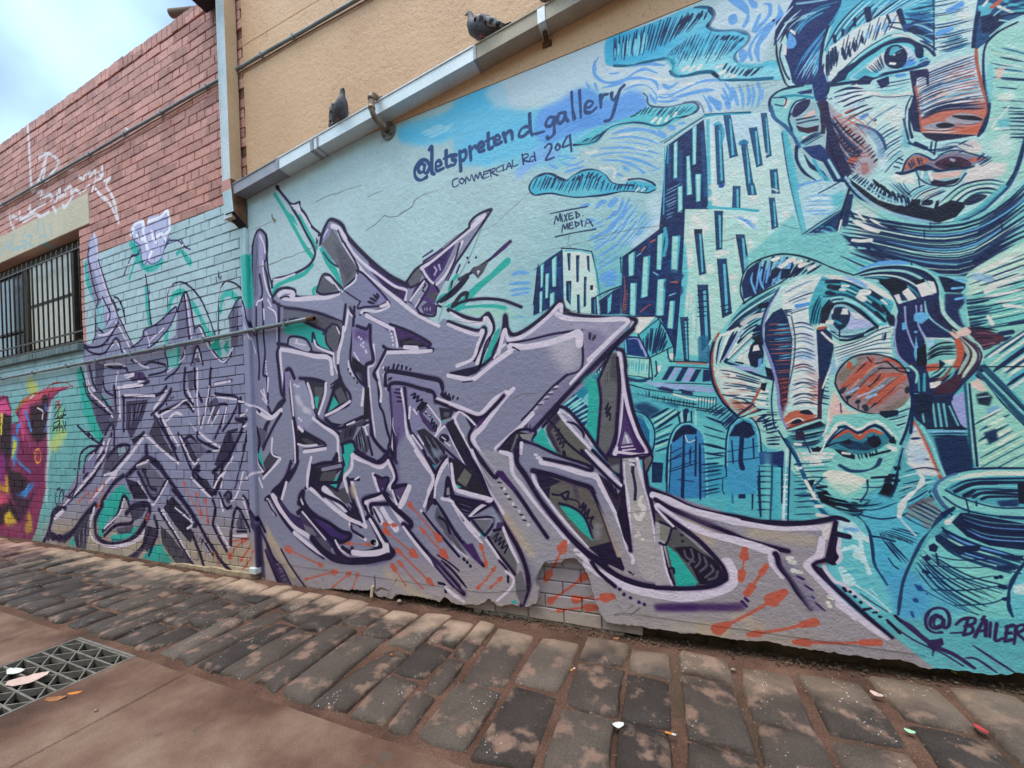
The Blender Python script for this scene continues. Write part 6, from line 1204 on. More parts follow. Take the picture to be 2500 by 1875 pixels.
# great diagonal stem (tile E)
fill("/58,0 47,0 50,30 30,52 77,116 38,42 -50,-2 -55,24 -20,-12 -55,-85 -25,-55 -40,-85", 'a19aa4', 0.8, soft=4)
fill("/105,120 15,10 40,60 30,45 -15,5 -35,-45 -30,-45", 'c2ab8f', 0.8, soft=8); fill("/140,195 35,45 20,25 3,35 -18,-12 -20,-38", '8d8894', 0.8, soft=5)
pur(13, "/55,0 20,30 25,30 10,-10 20,20 30,40 30,45 28,40"); hi(14, "/48,0 12,32 22,50 26,43 10,15"); pur(14, "/35,0 30,50 20,50 15,25 10,20 20,35 25,45 17,47 3,40 -15,38"); fill("/100,50 18,-5 17,25 15,25 -10,-5 -20,-20 -10,-10", PURP)
for y, x in ((290, 455), (340, 480), (395, 515), (440, 545), (510, 595), (580, 650), (630, 680)):
    stroke(f"{x-25},{y-5} {x},{y}", 5, INK, sm=False)
for y, x in ((345, 485), (410, 520), (480, 565), (545, 620), (600, 655), (668, 700)):
    dots(f"{x},{y}", 10, HI)
hi(14, "/112,2 23,10 5,38 22,30 38,50 40,45 25,30"); pur(16, "/148,0 2,28 20,30 30,50 40,52 35,40 35,32 40,20"); hi(12, "/184,42 6,28 28,40 22,30 35,40 35,35"); fill("/190,42 35,16 87,24 10,18 28,70 15,45 10,25 -30,5 -35,-30 -40,-45 -45,-58 -25,-37", '6a6360', soft=1); fill("/190,45 35,15 25,10 -25,10 -3,30 -22,-30", '2c2040'); fill("/310,218 50,-13 20,35 10,32 -35,-17", '2a1d3c', soft=1)
pur(15, "/185,45 45,10 45,15 37,12 10,13"); hi(22, "/205,25 35,7 48,16 40,10 12,20 18,34"); hi(12, "/335,65 15,35 20,40 20,45 20,37"); pur(10, "/322,98 18,42 18,50 17,40 13,35"); fill("/330,112 18,38 17,45 20,45 -10,0 -20,-55", 'b9a58f', 0.9, soft=2); pur(10, "/220,20 55,12 40,13 3,-10", "/210,18 52,12")
stroke("/230,98 15,2 20,-8 -5,18 -10,-10", 7, INK); stroke("/265,108 23,7 2,15 10,-12 -5,20 10,-16 -3,23 10,-13 -4,20 14,-4 -7,12 5,15", 6, INK); fill("/242,118 28,4 30,23 22,60 -27,-23 -30,-32", TURQ); pur(8, "/245,119 30,9 27,22 18,45"); fill("/322,162 18,0 -2,38 -16,0", '8f8a90', 0.8, soft=5); stroke("/280,80 5,25", 14, '4b3a5c', 0.6, soft=5)
dots("/194,10 6,5 5,6", 8, HI)
# the V of the arrow stem
fill("/385,18 37,-3 18,73 20,87 30,125 -55,-10 -20,-40 -25,-55 -10,-120", 'aba3a8'); fill("/390,120 50,-12 25,117 25,77 -45,-10 -25,-47 -15,-50", 'b3a8a6', 0.8, soft=6)
hi(13, "/389,28 1,34 8,43 4,45 3,35", "/390,195 10,30 10,15 0,12", "/420,18 10,42 18,58 12,67 15,67 13,50"); hi(11, "/330,58 15,24 17,38 28,70"); stroke("/430,105 -5,15 10,10 -10,25 -13,-15", 15, 'ddd2cc', 0.9, soft=2); dots("/422,185 3,5 -7,2 14,8", 10, 'ddd2cc', 0.9, 2)
pur(12, "/382,15 3,55 7,55 8,55 5,45"); fill("/372,105 20,-30 8,100 5,50 -15,-27 -15,-53", '241a38', soft=1); pur(12, "/435,15 7,60 13,55 13,55 12,55 15,60"); many(9, INK, "/410,32 0,16", "/410,48 6,34 -1,28", a=0.9); many(7, PURP, "/400,22 10,3 5,7"); many(9, HI, "/402,22 10,2", "/405,31 7,1"); hi(15, "/305,0 25,28 28,27 24,23"); pur(11, "/295,0 30,32 33,33 22,20", "/320,0 30,30 35,32"); fill("/332,52 28,18 25,40 -10,30 -20,-40", '3b2f44', soft=1); family("/345,65 20,35", "/370,82 5,28", 5, 5, INK); fill("/352,12 30,3 0,35 -22,-10", '4d4650'); fill("/360,35 20,-5 0,20 -12,-2", '8c8a90', 0.8, soft=3)
fill("/435,20 17,-10 -4,35 -8,10", '6a6668'); pur(6, "/352,12 33,3 67,-5 -12,42")
# bottom of tile E
fill("/312,240 43,30 45,18 35,10 65,10 53,-6 0,113 -203,0 -18,-90 -27,-63", 'a8a0a4', 0.5, soft=6)
pur(19, "/310,235 25,17 35,26 35,17 40,10 45,5 40,-1 28,-3"); hi(26, "/305,255 20,15 35,18 40,20 50,12 50,2 53,-2"); hi(18, "/282,225 23,20"); pur(12, "/318,252 17,23 35,30"); dots("/380,312 10,12 15,7 19,10 12,5", 12, PURP); dots("/382,311 9,11", 9, PURP); comb("/398,268 17,10", "/402,275 8,5", 3, 7, INK); fill("/462,350 91,-4 0,14 -88,-2", PURP, 0.75, soft=5)
# dark pocket at the left of tile E
fill("/0,15 15,7 33,26 27,34 15,26 -45,-10 -30,-10 -10,-38", '2e2638'); fill("/15,68 17,-28 16,15 -13,27", '6f6d68'); fill("/12,75 13,7 -10,3", TURQ); hi(14, "/2,30 8,52 25,13 50,13 5,4 -30,20 -15,18 50,0"); fill("/8,110 52,15 -18,20 -12,15 -15,-25", '241c34', soft=1); family("/20,118 30,12", "/25,140 17,5", 3, 4, '6a5a88'); fill("/45,155 47,0 -10,25 -14,5 -16,-15", '77747e'); fill("/65,185 15,-1 0,7 -12,0", TURQ); pur(8, "/2,102 48,10 42,10", "/42,152 56,0 -18,36 -10,-6 -22,-27"); fill("/88,192 17,-17 15,5 30,70 -2,25 -28,-23 -30,-40", '6d6a6e'); stroke("/95,198 13,-13 -8,20 15,-10 -7,17 14,-10 -7,18 15,-8 -8,18", 5, INK); pur(9, "/85,195 15,25 25,32 20,26", "/98,180 20,-5"); hi(11, "/118,172 17,43 17,35", "/80,200 20,28 15,24"); fill("/95,125 25,30 -5,15 -20,-5", '9aa0ac', 0.7, soft=4); fill("/105,162 15,-2 -2,12 -16,3", '4f3b66')
hi(11, "/0,112 12,16 26,32 27,30"); fill("/32,212 18,-4 25,52 -13,-10", '4a2d62', soft=1); dots("/30,244 8,7 7,9", 10, INK); pur(7, "/110,248 18,22 2,25"); hi(11, "/125,272 17,16 -7,22 -30,28"); fill("/145,282 15,-12 12,45 -10,35 -14,-25", '6d6870', soft=1); fill("/135,342 10,-7 5,11", TURQ)
dab("/68,212 7,23 6,25", 11, 11, 5); dab("/101,262 -19,26 -22,22", 11, 10, 6); dab("/116,285 -14,13 -12,10", 11, 10, 5); dab("/258,205 -18,40 -30,50", 21, 19, 8); dab("/302,288 -42,30 -40,27", 19, 22, 8); dab("/365,328 -40,7 -47,7", 23, 19, 8); dab("/322,360 -42,2 -42,6", 20, 18, 7)
# the torn foot of the render
many(4, '6f6a66', "/390,342 20,6 -10,7", "/370,370 20,-2 20,10", "/405,370 20,-15", a=0.7, rough=0.5)
# ---- tile F: tail
T(1600, 1100)
fill("/0,125 15,15 40,40 45,40 40,30 20,38 -20,14 -65,9 -75,-2", '5d5a5c'); fill("/25,212 25,20 45,63 -5,10 -42,1 -10,-44", TURQ)
fill("/42,218 38,-3 32,20 28,15 20,32 -20,20 -40,-2 -18,-38 -22,-22", '241b30', soft=1); fill("/0,160 12,2 10,48 18,92 -40,3", 'b0a6aa')
for q in ("/65,225 5,15 18,10", "/80,222 5,18 -10,15", "/98,232 2,18 -10,12", "/110,240 5,18 -15,14", "/125,258 5,12 -18,15", "/140,272 -5,13 -15,5"):
    stroke(q, 8, '6f6878', 0.8)
dots("/59,190 2,14", 9, INK); fill("/10,162 30,13 -12,33 -18,-8", '8a8780'); pur(7, "/38,172 -13,38 -15,-2", "/10,160 35,15"); stroke("/32,288 -2,-20 10,-4 2,11", 9, INK); pur(6, "/15,215 13,47 14,38"); hi(7, "/14,215 11,55 13,34")
pur(16, "/-15,85 40,15 50,25 50,15 60,10 40,8 37,4 50,2 48,-4 40,-8"); stroke("/398,151 17,1 20,7", 15, INK, taper=0.3); hi(28, "/-5,100 40,15 50,20 50,13 50,12"); hi(20, "/175,160 50,8 50,7 50,0 65,-3"); fill("/370,168 30,-6 -5,23 -20,0", 'd9cdcd', soft=1); pur(15, "/0,110 35,20 40,18 40,17 45,17 40,18 40,12 40,10 18,4"); fill("/45,130 55,20 40,15 -20,5 -45,-18", '5c4a66', 0.7, soft=4); hi(27, "/5,125 35,25 40,20 50,20 45,10 50,15 45,15"); hi(22, "/265,230 -5,10 5,15 20,27"); pur(18, "/270,232 5,10 5,18 20,25 20,30 30,40"); fill("/282,245 13,-7 20,20 35,54 30,50 -30,-2 -40,-65 -22,-30", '8a8294', 0.9, soft=5); many(14, 'd9cfcb', "/298,242 10,-1", "/302,250 10,2", "/310,270 18,4"); many(7, PURP, "/318,282 17,8", "/335,302 20,13", "/350,328 8,4", "/360,342 22,19", taper=0.5)
hi(24, "/375,198 -7,37 -20,13 -8,10 20,24 50,50 65,58 45,30"); hi(30, "/415,345 25,20 10,10"); fill("/375,180 20,2 -5,18 -15,0", 'd9cdcd', soft=1); fill("/400,162 12,-2 -4,25 2,65 -10,5 -20,-7 10,-43", '2a1a36', soft=1); pur(13, "/405,160 -7,35 -8,45 -28,12 -4,10 32,33 40,37 45,40 57,48"); stroke("/410,188 25,6", 20, INK, rough=0.05); stroke("/385,248 20,4 5,-52", 12, INK); fill("/360,258 15,7 25,35 40,35 -15,-10 -40,-33", '3a2448')
hi(14, "/380,260 5,12 20,23 15,5 25,20", "/415,200 -3,25 6,15 -8,12"); hi(8, "/422,298 28,24 50,38"); dots("/425,311 13,7 11,11 13,13", 11, INK); many(9, INK, "/422,309 6,6", "/470,358 15,-3", "/490,365 8,-1", "/505,374 3,0", "/540,372 13,13", "/522,382 28,28")
hi(46, "/160,255 12,25 -7,22 -40,16 -60,7 -70,-3"); pur(15, "/0,308 38,2 37,0 45,-4 30,-11 10,-10 -10,-27 -25,-28 -30,-30 -40,-30 -50,-35"); hi(10, "/2,130 18,20 20,20"); pur(20, "/5,352 45,-1 50,0 55,1 35,-2", a=0.0)
fill("/0,346 75,-1 110,1 15,4 -10,10 -90,0 -100,0", PURP, 0.7, soft=6); many(11, PURP, "/195,340 10,10", "/202,332 6,6"); dots("/390,328 8,4 -10,10 4,8", 14, 'd9cfc8')
dab("/201,222 -3,33 -6,35", 17, 17, 7); dab("/250,258 -20,30 -25,34", 20, 21, 8); dab("/290,318 -70,44 -80,40", 32, 27, 10); dab("/358,385 -63,15 -85,15", 25, 20, 10)
T(1800, 1350, 0.5512)
dab("625,395 440,398 255,395", 26, 22, 11)
# ------------------------------------------------------------------ graffiti running on over the brick wall
T(0, 500, 0.36166)
PG = '9a9ab4'
# spray halos
many(16, TURQ, "/144,100 4,30 12,30 5,15", "/246,140 2,30 4,28", "/282,180 6,-20 10,-12 10,0", "/282,275 -2,-50 5,-35", "/322,165 13,20 15,30 15,15 5,22", "/370,180 5,-25 13,-6 12,11", "/422,88 0,37 2,45", "/132,282 8,50 20,50 12,18", "/220,65 20,35 15,8 17,-13", "/310,82 10,16", soft=3, a=0.85)
fill("/412,88 12,-3 5,80 -7,10 -6,-15", TURQ, 0.9, soft=2); fill("/218,60 17,5 10,35 13,5 17,-13 -10,16 -20,2 -15,-15", TURQ, 0.85, soft=3); many(9, TURQ, "/218,125 7,-25 7,-8", "/298,82 7,-4 10,17", soft=2)
fill("/128,280 32,-5 5,35 -15,5 10,40 25,50 -13,5 -17,-25 -15,-35", TURQ, 0.9, soft=3)
# base of the piece
SIL = "/145,90 5,-32 8,-13 7,15 1,32 14,53 15,40 15,30 10,25 20,-8 10,-17 32,-33 13,-10 -3,13 -14,30 -26,25 26,-5 17,-15 3,-45 12,-27 8,12 7,40 10,8 15,32 25,22 15,-12 -5,-60 15,-30 12,5 10,40 8,10 2,110 8,275 -65,8 -160,-23 -115,-10 -30,-5 20,-52 40,-63 45,-65 -15,-32 -12,-38 -8,-55 -4,-33 14,3 10,-5 0,-55 -15,-70"
fill(SIL, '8e8ca6')
T(0, 900, 0.36166)
fill("/75,298 15,-48 40,-25 95,25 75,0 75,-10 55,-8 8,123 -113,-15 -125,-25 -90,-15", 'a29797', 0.7, soft=22); fill("/70,295 18,-33 62,3 75,15 100,15 110,-7 5,70 -115,-16 -125,-24 -90,-16", 'b9a284', 0.75, soft=16)
T(0, 500, 0.36166)
# throw-up on the boundary
fill("/218,45 7,-17 15,-3 5,13 5,-18 20,-5 15,-7 1,37 -14,45 -17,8 -13,4 -7,-27 -10,-15", 'b9b8d6', 1, soft=1.5)
many(9, 'ece8f2', "/222,40 8,-10 10,-2 2,12", "/250,28 20,-8 12,-10 3,30 -7,10", "/240,35 2,15 6,25", "/255,45 3,13 7,-6", "/230,52 10,6", "/262,62 8,-14 8,10", "/250,92 5,-12", "/220,50 5,-8", soft=1)
many(4, '6b6694', "/220,45 5,15 10,10 5,30 8,-5 7,5 15,-8 8,-22 7,-22", "/235,58 -3,-13", "/260,45 2,15", soft=1)
many(5, '4f4670', "/208,120 7,-20 7,-15 8,0 5,-10", "/278,72 7,-14", "/285,60 15,0 10,10 10,5", "/306,60 6,12"); dots("/215,102 93,-34", 7, HI); many(4, '5f5880', "/364,122 1,8", "/368,112 0,10", "/372,120 0,5 -2,-3")
# thin loops
pur(4, "/281,172 1,-22 8,-15 15,-5 17,10 16,20 14,30 10,30", "/368,225 0,-50 4,-35 10,-11 18,6 12,17"); hi(3.5, "/280,180 1,-30 8,-15", "/370,172 1,-27 11,-15"); pur(4, "/245,118 3,22 2,20 2,25 3,17"); fill("/246,145 6,0 -2,15", '6c6590')
pur(4, "/192,155 8,5 8,20 3,20", "/190,160 8,18 2,-3")
# tall spike at the left
fill("/152,58 6,-13 6,10 1,40 15,50 18,45 -23,22 -5,-52 -10,-40 -12,-32", 'b3b0cc', 1, soft=1); hi(6, "/158,50 4,15 3,30 10,40 15,37 18,28 7,25"); pur(4, "/150,72 -2,18 10,50 7,20 -5,20 0,40 -5,12", "/165,92 15,48 18,45 14,30 13,25", "/172,155 13,30 -10,23 -3,7 -10,-15 3,-25"); fill("/160,175 12,-15 8,30 -5,25 -13,-10", '8fc0c4', 0.8); fill("/172,185 8,-5 -2,32", '9a93b4')
hi(6, "/165,220 15,-2 12,-10", "/175,250 10,-10 10,-8 5,6 10,10", "/195,198 10,17 13,25"); pur(5, "/136,232 12,8 22,-2 15,-16 13,-22", "/140,240 15,10 20,0 20,-25 10,23"); dots("/221,234", 17, '77728e'); hi(4, "/222,230 6,5")
# arrow to the right of it
fill("/228,240 14,-28 28,-14 26,-26 -4,18 -14,25 -26,25", '8683a0'); pur(4, "/220,242 20,-17 2,-13 23,-12 31,-28 -8,28 -23,30 -25,18"); hi(4, "/246,215 6,23", "/250,232 25,-24"); 
# towers
fill("/299,172 11,-24 9,12 6,45 -15,20 -12,0", '77738c'); fill("/310,150 10,10 8,55 -10,10", 'a29cba'); pur(5, "/298,180 12,-32 8,12 10,55", "/310,150 8,75", "/385,190 17,-32 13,7 7,30 8,25"); hi(5, "/312,152 6,38 4,35", "/406,165 9,30 10,30 7,25"); fill("/385,190 16,-30 -1,80 -10,0", '6f6b82'); fill("/405,162 7,3 10,60 -12,15", 'a6a0be'); family("/392,190 -2,30", "/400,180 -1,40", 4, 3, '4b4660', cut=0.2)
pur(5, "/328,208 10,-3 10,20 14,25 16,15 12,-15"); hi(5, "/338,210 12,28 25,27 17,-23"); fill("/352,240 16,-15 4,27", TURQ); fill("/375,240 10,-15 0,27", TURQ); fill("/322,240 13,-8 7,38 -20,2", '7d7890'); pur(5, "/322,270 10,-32 10,32", "/312,240 -12,35 -22,20"); hi(5, "/328,265 4,-20 6,20", "/310,245 -2,15 -26,22"); stroke("/328,261 7,0", 8, '4a4560', sm=False)
# purple/teal pieces under the conduit
fill("/278,248 22,-8 0,32 -18,6", '7fc4c0'); stroke("/300,240 -1,32", 9, TURQ); pur(5, "/278,245 2,33 -30,10", "/220,262 20,8 15,-5 23,5")
fill("/215,282 25,0 10,16 -30,0", '4c3a60'); many(5, HI, "/212,292 13,-4", "/210,288 15,-3", "/232,298 13,1"); pur(6, "/175,268 15,7 20,0 5,7", "/170,275 5,35 15,12"); hi(6, "/175,270 20,-2 15,4", "/198,282 -6,40", "/225,262 15,10 10,3", "/208,305 32,-3")
fill("/160,265 15,5 -5,55 -10,-25", '5d5872'); hi(6, "/142,270 8,32 15,20 20,20"); pur(6, "/135,275 13,40 14,35 23,22", "/150,272 10,36 30,42"); fill("/150,320 15,-8 20,48 -10,15 -17,-20", '625d74')
# second level: E-like forms (tile at y+900 shares these rows)
T(0, 900, 0.36166)
pur(8, "/192,30 3,52 -5,18", "/205,48 57,-3 18,-15", "/208,50 0,55", "/225,32 25,-10"); hi(8, "/198,32 42,-4", "/200,35 2,47", "/210,45 50,1", "/280,38 -22,34 10,8 20,38"); fill("/212,55 38,-3 -10,30 -20,38 -8,-20", '4a3f5c'); family("/218,58 0,42", "/245,55 -13,30", 7, 4, [INK, '7d7890'], cut=0.2)
fill("/190,68 10,7 -5,25 -10,-5", '5f5a70'); fill("/162,65 23,5 0,30 -13,12 -12,-27", '55506a'); many(5, TURQ, "/172,45 13,15"); hi(6, "/142,5 8,33 22,22 18,22"); pur(6, "/140,25 10,25 35,28"); pur(7, "/175,115 10,-20 7,5 0,30"); fill("/172,115 18,-7 -5,27 -20,45 -25,20", '8e8ba4')
pur(8, "/255,78 20,-20 13,-23", "/260,80 15,25 20,30", "/268,75 22,-10 22,-7 13,14", "/270,85 30,70"); hi(7, "/270,78 25,-13 20,-13 10,16", "/280,88 20,-13 32,33", "/272,82 28,48"); dots("/280,60 4,-6 4,-4 3,-2", 6, INK); fill("/290,82 20,-4 22,32 -2,30 -25,-35", '8f8da6'); fill("/262,82 10,28 23,40 -20,-10 -25,-30", '4b4458')
hi(9, "/235,125 7,-13 33,28 25,20"); pur(9, "/225,125 17,-17", "/246,132 2,18 27,25 15,20"); fill("/220,120 20,-12 -15,17", INK)
fill("/300,110 15,10 20,35 -3,15 -22,-30", '3d3650'); pur(8, "/300,110 22,60 13,2", "/310,120 12,-5 20,23 13,2", "/332,108 3,12 35,18"); hi(8, "/305,120 20,40 10,-8", "/335,108 15,12 22,15 -12,5", "/302,115 13,25"); fill("/315,120 10,0 25,18 -15,14", '6c6880')
pur(8, "/312,0 -2,38 15,22", "/328,0 0,30 12,25", "/362,25 28,-5", "/355,0 -5,55 -12,40"); hi(7, "/332,0 0,45 3,50", "/352,30 -7,45 -7,25", "/362,26 26,-5", "/315,35 10,20", "/360,45 8,25 -13,25"); fill("/315,5 10,-3 0,33 -7,5", '615c72'); fill("/350,60 15,-15 5,20 -12,25", '57526a'); fill("/362,45 36,6 -8,34 -20,35 -10,-20 20,-30", '8e8ca6'); pur(7, "/362,42 38,8 -10,32 -15,23", "/370,60 12,5 -20,53"); hi(6, "/365,48 33,4", "/360,65 -10,27", "/382,65 -7,30")
fill("/382,105 18,-5 -10,50 -15,20 -15,-8", '3c3450'); fill("/390,110 12,-8 -4,43", '6d6880'); pur(9, "/405,50 0,32 17,3", "/398,85 12,10 -20,45 -15,20 -17,15", "/420,90 -10,50 -15,60"); hi(8, "/402,55 33,10 25,17", "/405,80 17,-10", "/410,98 12,-6", "/392,150 -17,30 -3,20", "/410,175 -12,40 -13,10"); fill("/380,170 20,-30 10,0 -15,60 -15,5", '8f8da6')
fill("/325,175 25,15 8,15 2,-33 15,13 -10,30 -15,-5", '40384f'); pur(9, "/328,175 30,37 17,-47", "/335,165 -10,15 35,45 -2,40"); hi(8, "/322,185 33,33", "/360,202 8,-17 10,-10", "/370,210 5,30"); pur(7, "/370,210 10,25 10,-3", "/378,215 7,-7 5,7 -5,10"); fill("/380,215 8,-5 0,18 -8,-3", '4a4458')
# left foot letters
pur(8, "/188,110 -16,45 -22,35 -30,30 -28,25 -10,25", "/172,120 -12,20 -20,35"); hi(8, "/185,118 -15,37 -35,45 -35,38", "/175,125 -15,35"); fill("/180,140 28,-12 7,7 -25,30 -20,20", '5a5468'); fill("/198,135 12,-5 2,10 -12,8", '8fa0a8'); pur(7, "/180,150 20,-20 18,5 -33,40", "/140,185 35,-45")
pur(12, "/212,182 23,-22 13,-10 17,10 17,25 28,40 22,35", "/246,130 2,20"); hi(8, "/175,180 20,-5 -5,10", "/230,165 20,-10", "/240,118 -25,32 -35,40 -30,35"); fill("/230,165 20,-5 28,30 -13,35 -10,-5 -15,-25", '6c687c', soft=1); pur(8, "/232,175 26,45 22,-30", "/240,170 5,10 7,20 10,5"); hi(7, "/232,190 18,32 10,6 22,-38"); pur(6, "/240,172 5,-2 0,10"); fill("/210,185 22,7 18,28 -25,0", '2f2640')
fill("/170,230 25,-28 13,-7 12,20 -15,35 -15,0 -15,12 -13,3", TURQ); fill("/190,295 35,-13 15,-32 -8,15 -27,13 -20,4", TURQ); fill("/165,265 15,-7 -5,24 -10,3", TURQ); fill("/208,215 12,27 0,18 -45,20 -3,-8 23,-22", 'a49aa0'); pur(8, "/172,275 23,-25 13,-35 12,25 2,20 -27,5 -20,17"); hi(5, "/208,220 -8,25 -25,25"); fill("/220,240 20,-15 8,5 -8,20 -15,8", '4d475a'); fill("/195,270 30,-5 -5,13 -22,2", '5b5668')
pur(13, "/160,230 -20,22 -20,26 -20,10 -12,-8 -8,5", "/172,228 -12,27 2,27 18,13 25,0 25,-15 18,-30 2,-20 -25,2 -13,13"); pur(9, "/170,225 20,-30 18,-15", "/72,295 10,-23 8,-32 20,-5"); hi(9, "/158,235 -8,40 15,20 30,5 35,-10 18,-20", "/105,240 -13,12"); fill("/122,280 18,-25 10,-13 0,30 -5,33 -17,-3", '4c4355'); family("/130,278 0,22", "/148,255 -3,45", 6, 4, [INK, '7b7588'], cut=0.15); fill("/115,295 10,-13 0,20", TURQ); pur(7, "/82,272 6,16 12,-6 8,10 7,-12")
fill("/245,265 20,5 -5,25 -10,17 -12,-10", '433b4e'); fill("/240,320 10,-15 20,-10 20,30 -10,7", TURQ); pur(9, "/260,250 5,25 -7,20 -8,20", "/220,320 20,-20 12,-30"); fill("/270,265 20,20 30,40 5,17 -30,-14 -23,-33", '4b4553'); pur(10, "/268,238 32,52 25,42", "/282,225 30,35 20,40 13,42", "/290,205 30,35 30,50 20,32 18,20"); hi(8, "/272,240 28,45 22,37", "/300,240 25,30"); fill("/275,235 15,-20 25,30 17,20 -12,30 -25,-30", '332b42'); hi(7, "/275,238 5,14", "/322,255 0,10 -7,5", "/295,235 30,25"); fill("/320,268 12,2 18,30 5,25 -20,-30", '9a8f9c'); stroke("/345,295 13,20", 6, INK); dots("/341,290", 10, INK); comb("/322,270 23,20", "/325,282 15,13", 5, 3, '4a4458')
pur(8, "/360,268 5,10 17,30", "/422,275 -22,-40 -10,35 -2,28", "/400,275 15,0"); hi(8, "/390,272 2,10 23,0", "/410,225 15,37", "/365,265 20,35"); fill("/398,262 7,-22 10,32 -15,0", '5c566a'); stroke("/390,270 0,28", 8, INK, taper=0.5)
fill("/412,215 18,25 12,35 6,80 -10,-5 -3,-75 -15,-25", '3a3050', 0.9, soft=2); pur(8, "/410,215 25,35 13,25"); hi(7, "/415,185 20,-10", "/410,220 5,15")
# antennas at the far left of the piece
pur(5, "/130,96 20,19 22,14"); stroke("/148,110 7,8", 11, INK, sm=False); dots("/152,115", 4, HI); pur(5, "/132,170 3,-25 13,-13 17,-1", "/140,172 5,-24 15,-10", "/130,175 -2,23 -13,17"); fill("/142,160 10,-15 13,-3 -10,33 -13,0", '8680a2'); hi(4, "/148,155 10,-13"); dots("/124,170 5,2 1,6", 5, INK)
many(5, '3f3a52', "/94,210 -2,15 6,7 2,-20 5,-7 0,20", "/95,205 5,-3", "/108,205 -2,15", "/110,215 8,3 7,-10", "/90,238 2,12"); fill("/212,318 28,-16 10,-7 -20,27", '463a56', 0.8)
dab("/175,192 -3,20 -7,20", 8, 8, 4); dab("/162,205 -12,20", 8, 6, 4); dab("/148,210 -16,15", 7, 7, 4); dab("/309,192 13,28 18,32", 10, 9, 4); dab("/330,210 10,35", 10, 7, 4); dab("/346,222 4,38", 8, 8, 4); dab("/415,288 -15,12 -15,20", 11, 12, 5); dab("/428,290 -23,35", 12, 8, 5); dab("/434,305 -24,33", 11, 6, 5); dab("/410,288 -18,4", 6, 5, 4); dab("/360,310 15,32", 6, 8, 4); dab("/246,255 4,-10", 6, 5, 3)
# ------------------------------------------------------------------ pink and black piece at the far left
BK = '3a2230'
T(0, 500, 0.36166)
fill("/-100,332 100,-10 12,0 7,23 -1,25 14,-5 -7,-15 25,-28 30,-12 40,-4 -20,9 -15,15 -3,25 -2,35 -2,85 -18,75 -25,55 -20,-30 -15,23 -100,2", '8c3a60')
fill("/-15,340 23,-12 10,20 -3,17 -10,3", 'd8568f', soft=1); fill("/45,325 33,-15 40,-3 -36,11 -20,14 -27,8 -3,-5", 'cf5a6e', soft=2); fill("/35,340 15,-2 -10,37 2,35 -12,-40", 'c84f86', soft=2)
stroke("/50,305 8,5", 30, 'd8cf5c', 0.7, soft=10); stroke("/25,350 13,-18 22,-14", 9, 'b5763f', 0.8); stroke("/78,310 12,-9 20,-1 12,8", 3, 'a8484e'); stroke("/95,338 5,-8", 4, 'a8484e')
T(0, 900, 0.36166)
fill("/50,65 22,-5 8,15 -2,40 -16,10 -12,-15", BK, soft=3); fill("/5,75 13,5 0,60 -8,35 -12,-15 2,-60", BK, soft=2); fill("/10,160 22,30 -7,35 -13,-35", BK, soft=3); dots("/75,55", 32, BK, 0.9, 3); fill("/15,175 17,0 18,15 5,10 -25,25", BK, soft=2); fill("/-15,235 17,-10 13,-5 13,20 7,22 -20,-12 -15,15 -15,5", BK, soft=2)
fill("/20,110 12,8 -10,52 -4,-30", '4a8ccc', soft=2); fill("/25,95 10,-5 -7,25", '4a8ccc', 0.9); stroke("/42,72 10,33", 9, '4a90d0'); stroke("/25,215 10,5 13,-20 7,-5", 15, '4a90d0', soft=1); fill("/40,205 18,-15 -3,10 -25,30 -5,-15", '4a90d0', soft=1); stroke("/75,62 7,18 -7,25", 9, '5a7fc0', 0.7)
fill("/22,118 6,7 -3,15 -7,15", 'd9cf4a', soft=2); stroke("/2,78 -1,32", 9, 'd9cf4a'); fill("/-15,185 27,-5 3,32 -15,-7 -15,10", 'd8b33c', soft=3); fill("/-15,205 25,10 5,10 -30,13", 'd65a78', soft=4); fill("/5,250 10,-12 13,22 -18,5", 'd5b23c', soft=3); stroke("/48,250 2,15 -5,5", 22, 'c9a23c', 0.8, soft=5)
fill("/32,120 23,10 25,10 -5,50 -15,15 -20,-20 -10,-35", '7c2c58', 0.8, soft=8); stroke("/61,140 1,15", 22, 'b0405a', soft=1); stroke("/59,138 6,-2 3,14 -4,9 -6,-4 0,-13", 3, 'd9a84a'); stroke("/35,82 5,18 10,30", 10, 'b04a74', 0.7); stroke("/25,140 3,15 22,20", 7, '4a90d0', 0.8); hi(5, "/62,66 9,6 0,13", "/50,50 6,-5"); fill("/0,140 10,10 -2,50 -23,-10", '8a2f78', soft=5); fill("/15,205 30,15 15,-15 -15,35 -10,22 -7,-22", '4a2a44', soft=3)
# white and lime glow, small tag
stroke("/84,65 -4,40 2,35 -4,35 0,50", 13, 'cfe0e0', 0.7, soft=6); fill("/78,125 17,-5 13,-5 -3,15 -20,10", 'd8d99a', 0.8, soft=6); stroke("/100,75 -2,25 -6,20", 36, 'a8d07a', 0.55, soft=12); stroke("/90,130 10,-18 8,-2", 20, 'd3d070', 0.6, soft=8)
many(3.4, '2a3038', "/91,68 4,-6 5,3 -8,13 -2,4", "/98,75 -3,7 5,-2 10,-2", "/90,85 15,-3", "/108,68 -3,12", "/90,92 10,-4 -5,12", "/100,90 0,10", "/105,88 3,12 2,-10", "/88,105 7,-7 0,7", "/99,105 1,-7 5,2 0,8", "/108,98 2,7", "/90,88 0,12 12,-2", rough=0.2); many(3, 'b0454c', "/92,62 3,-7 7,7 -2,4 -6,0")
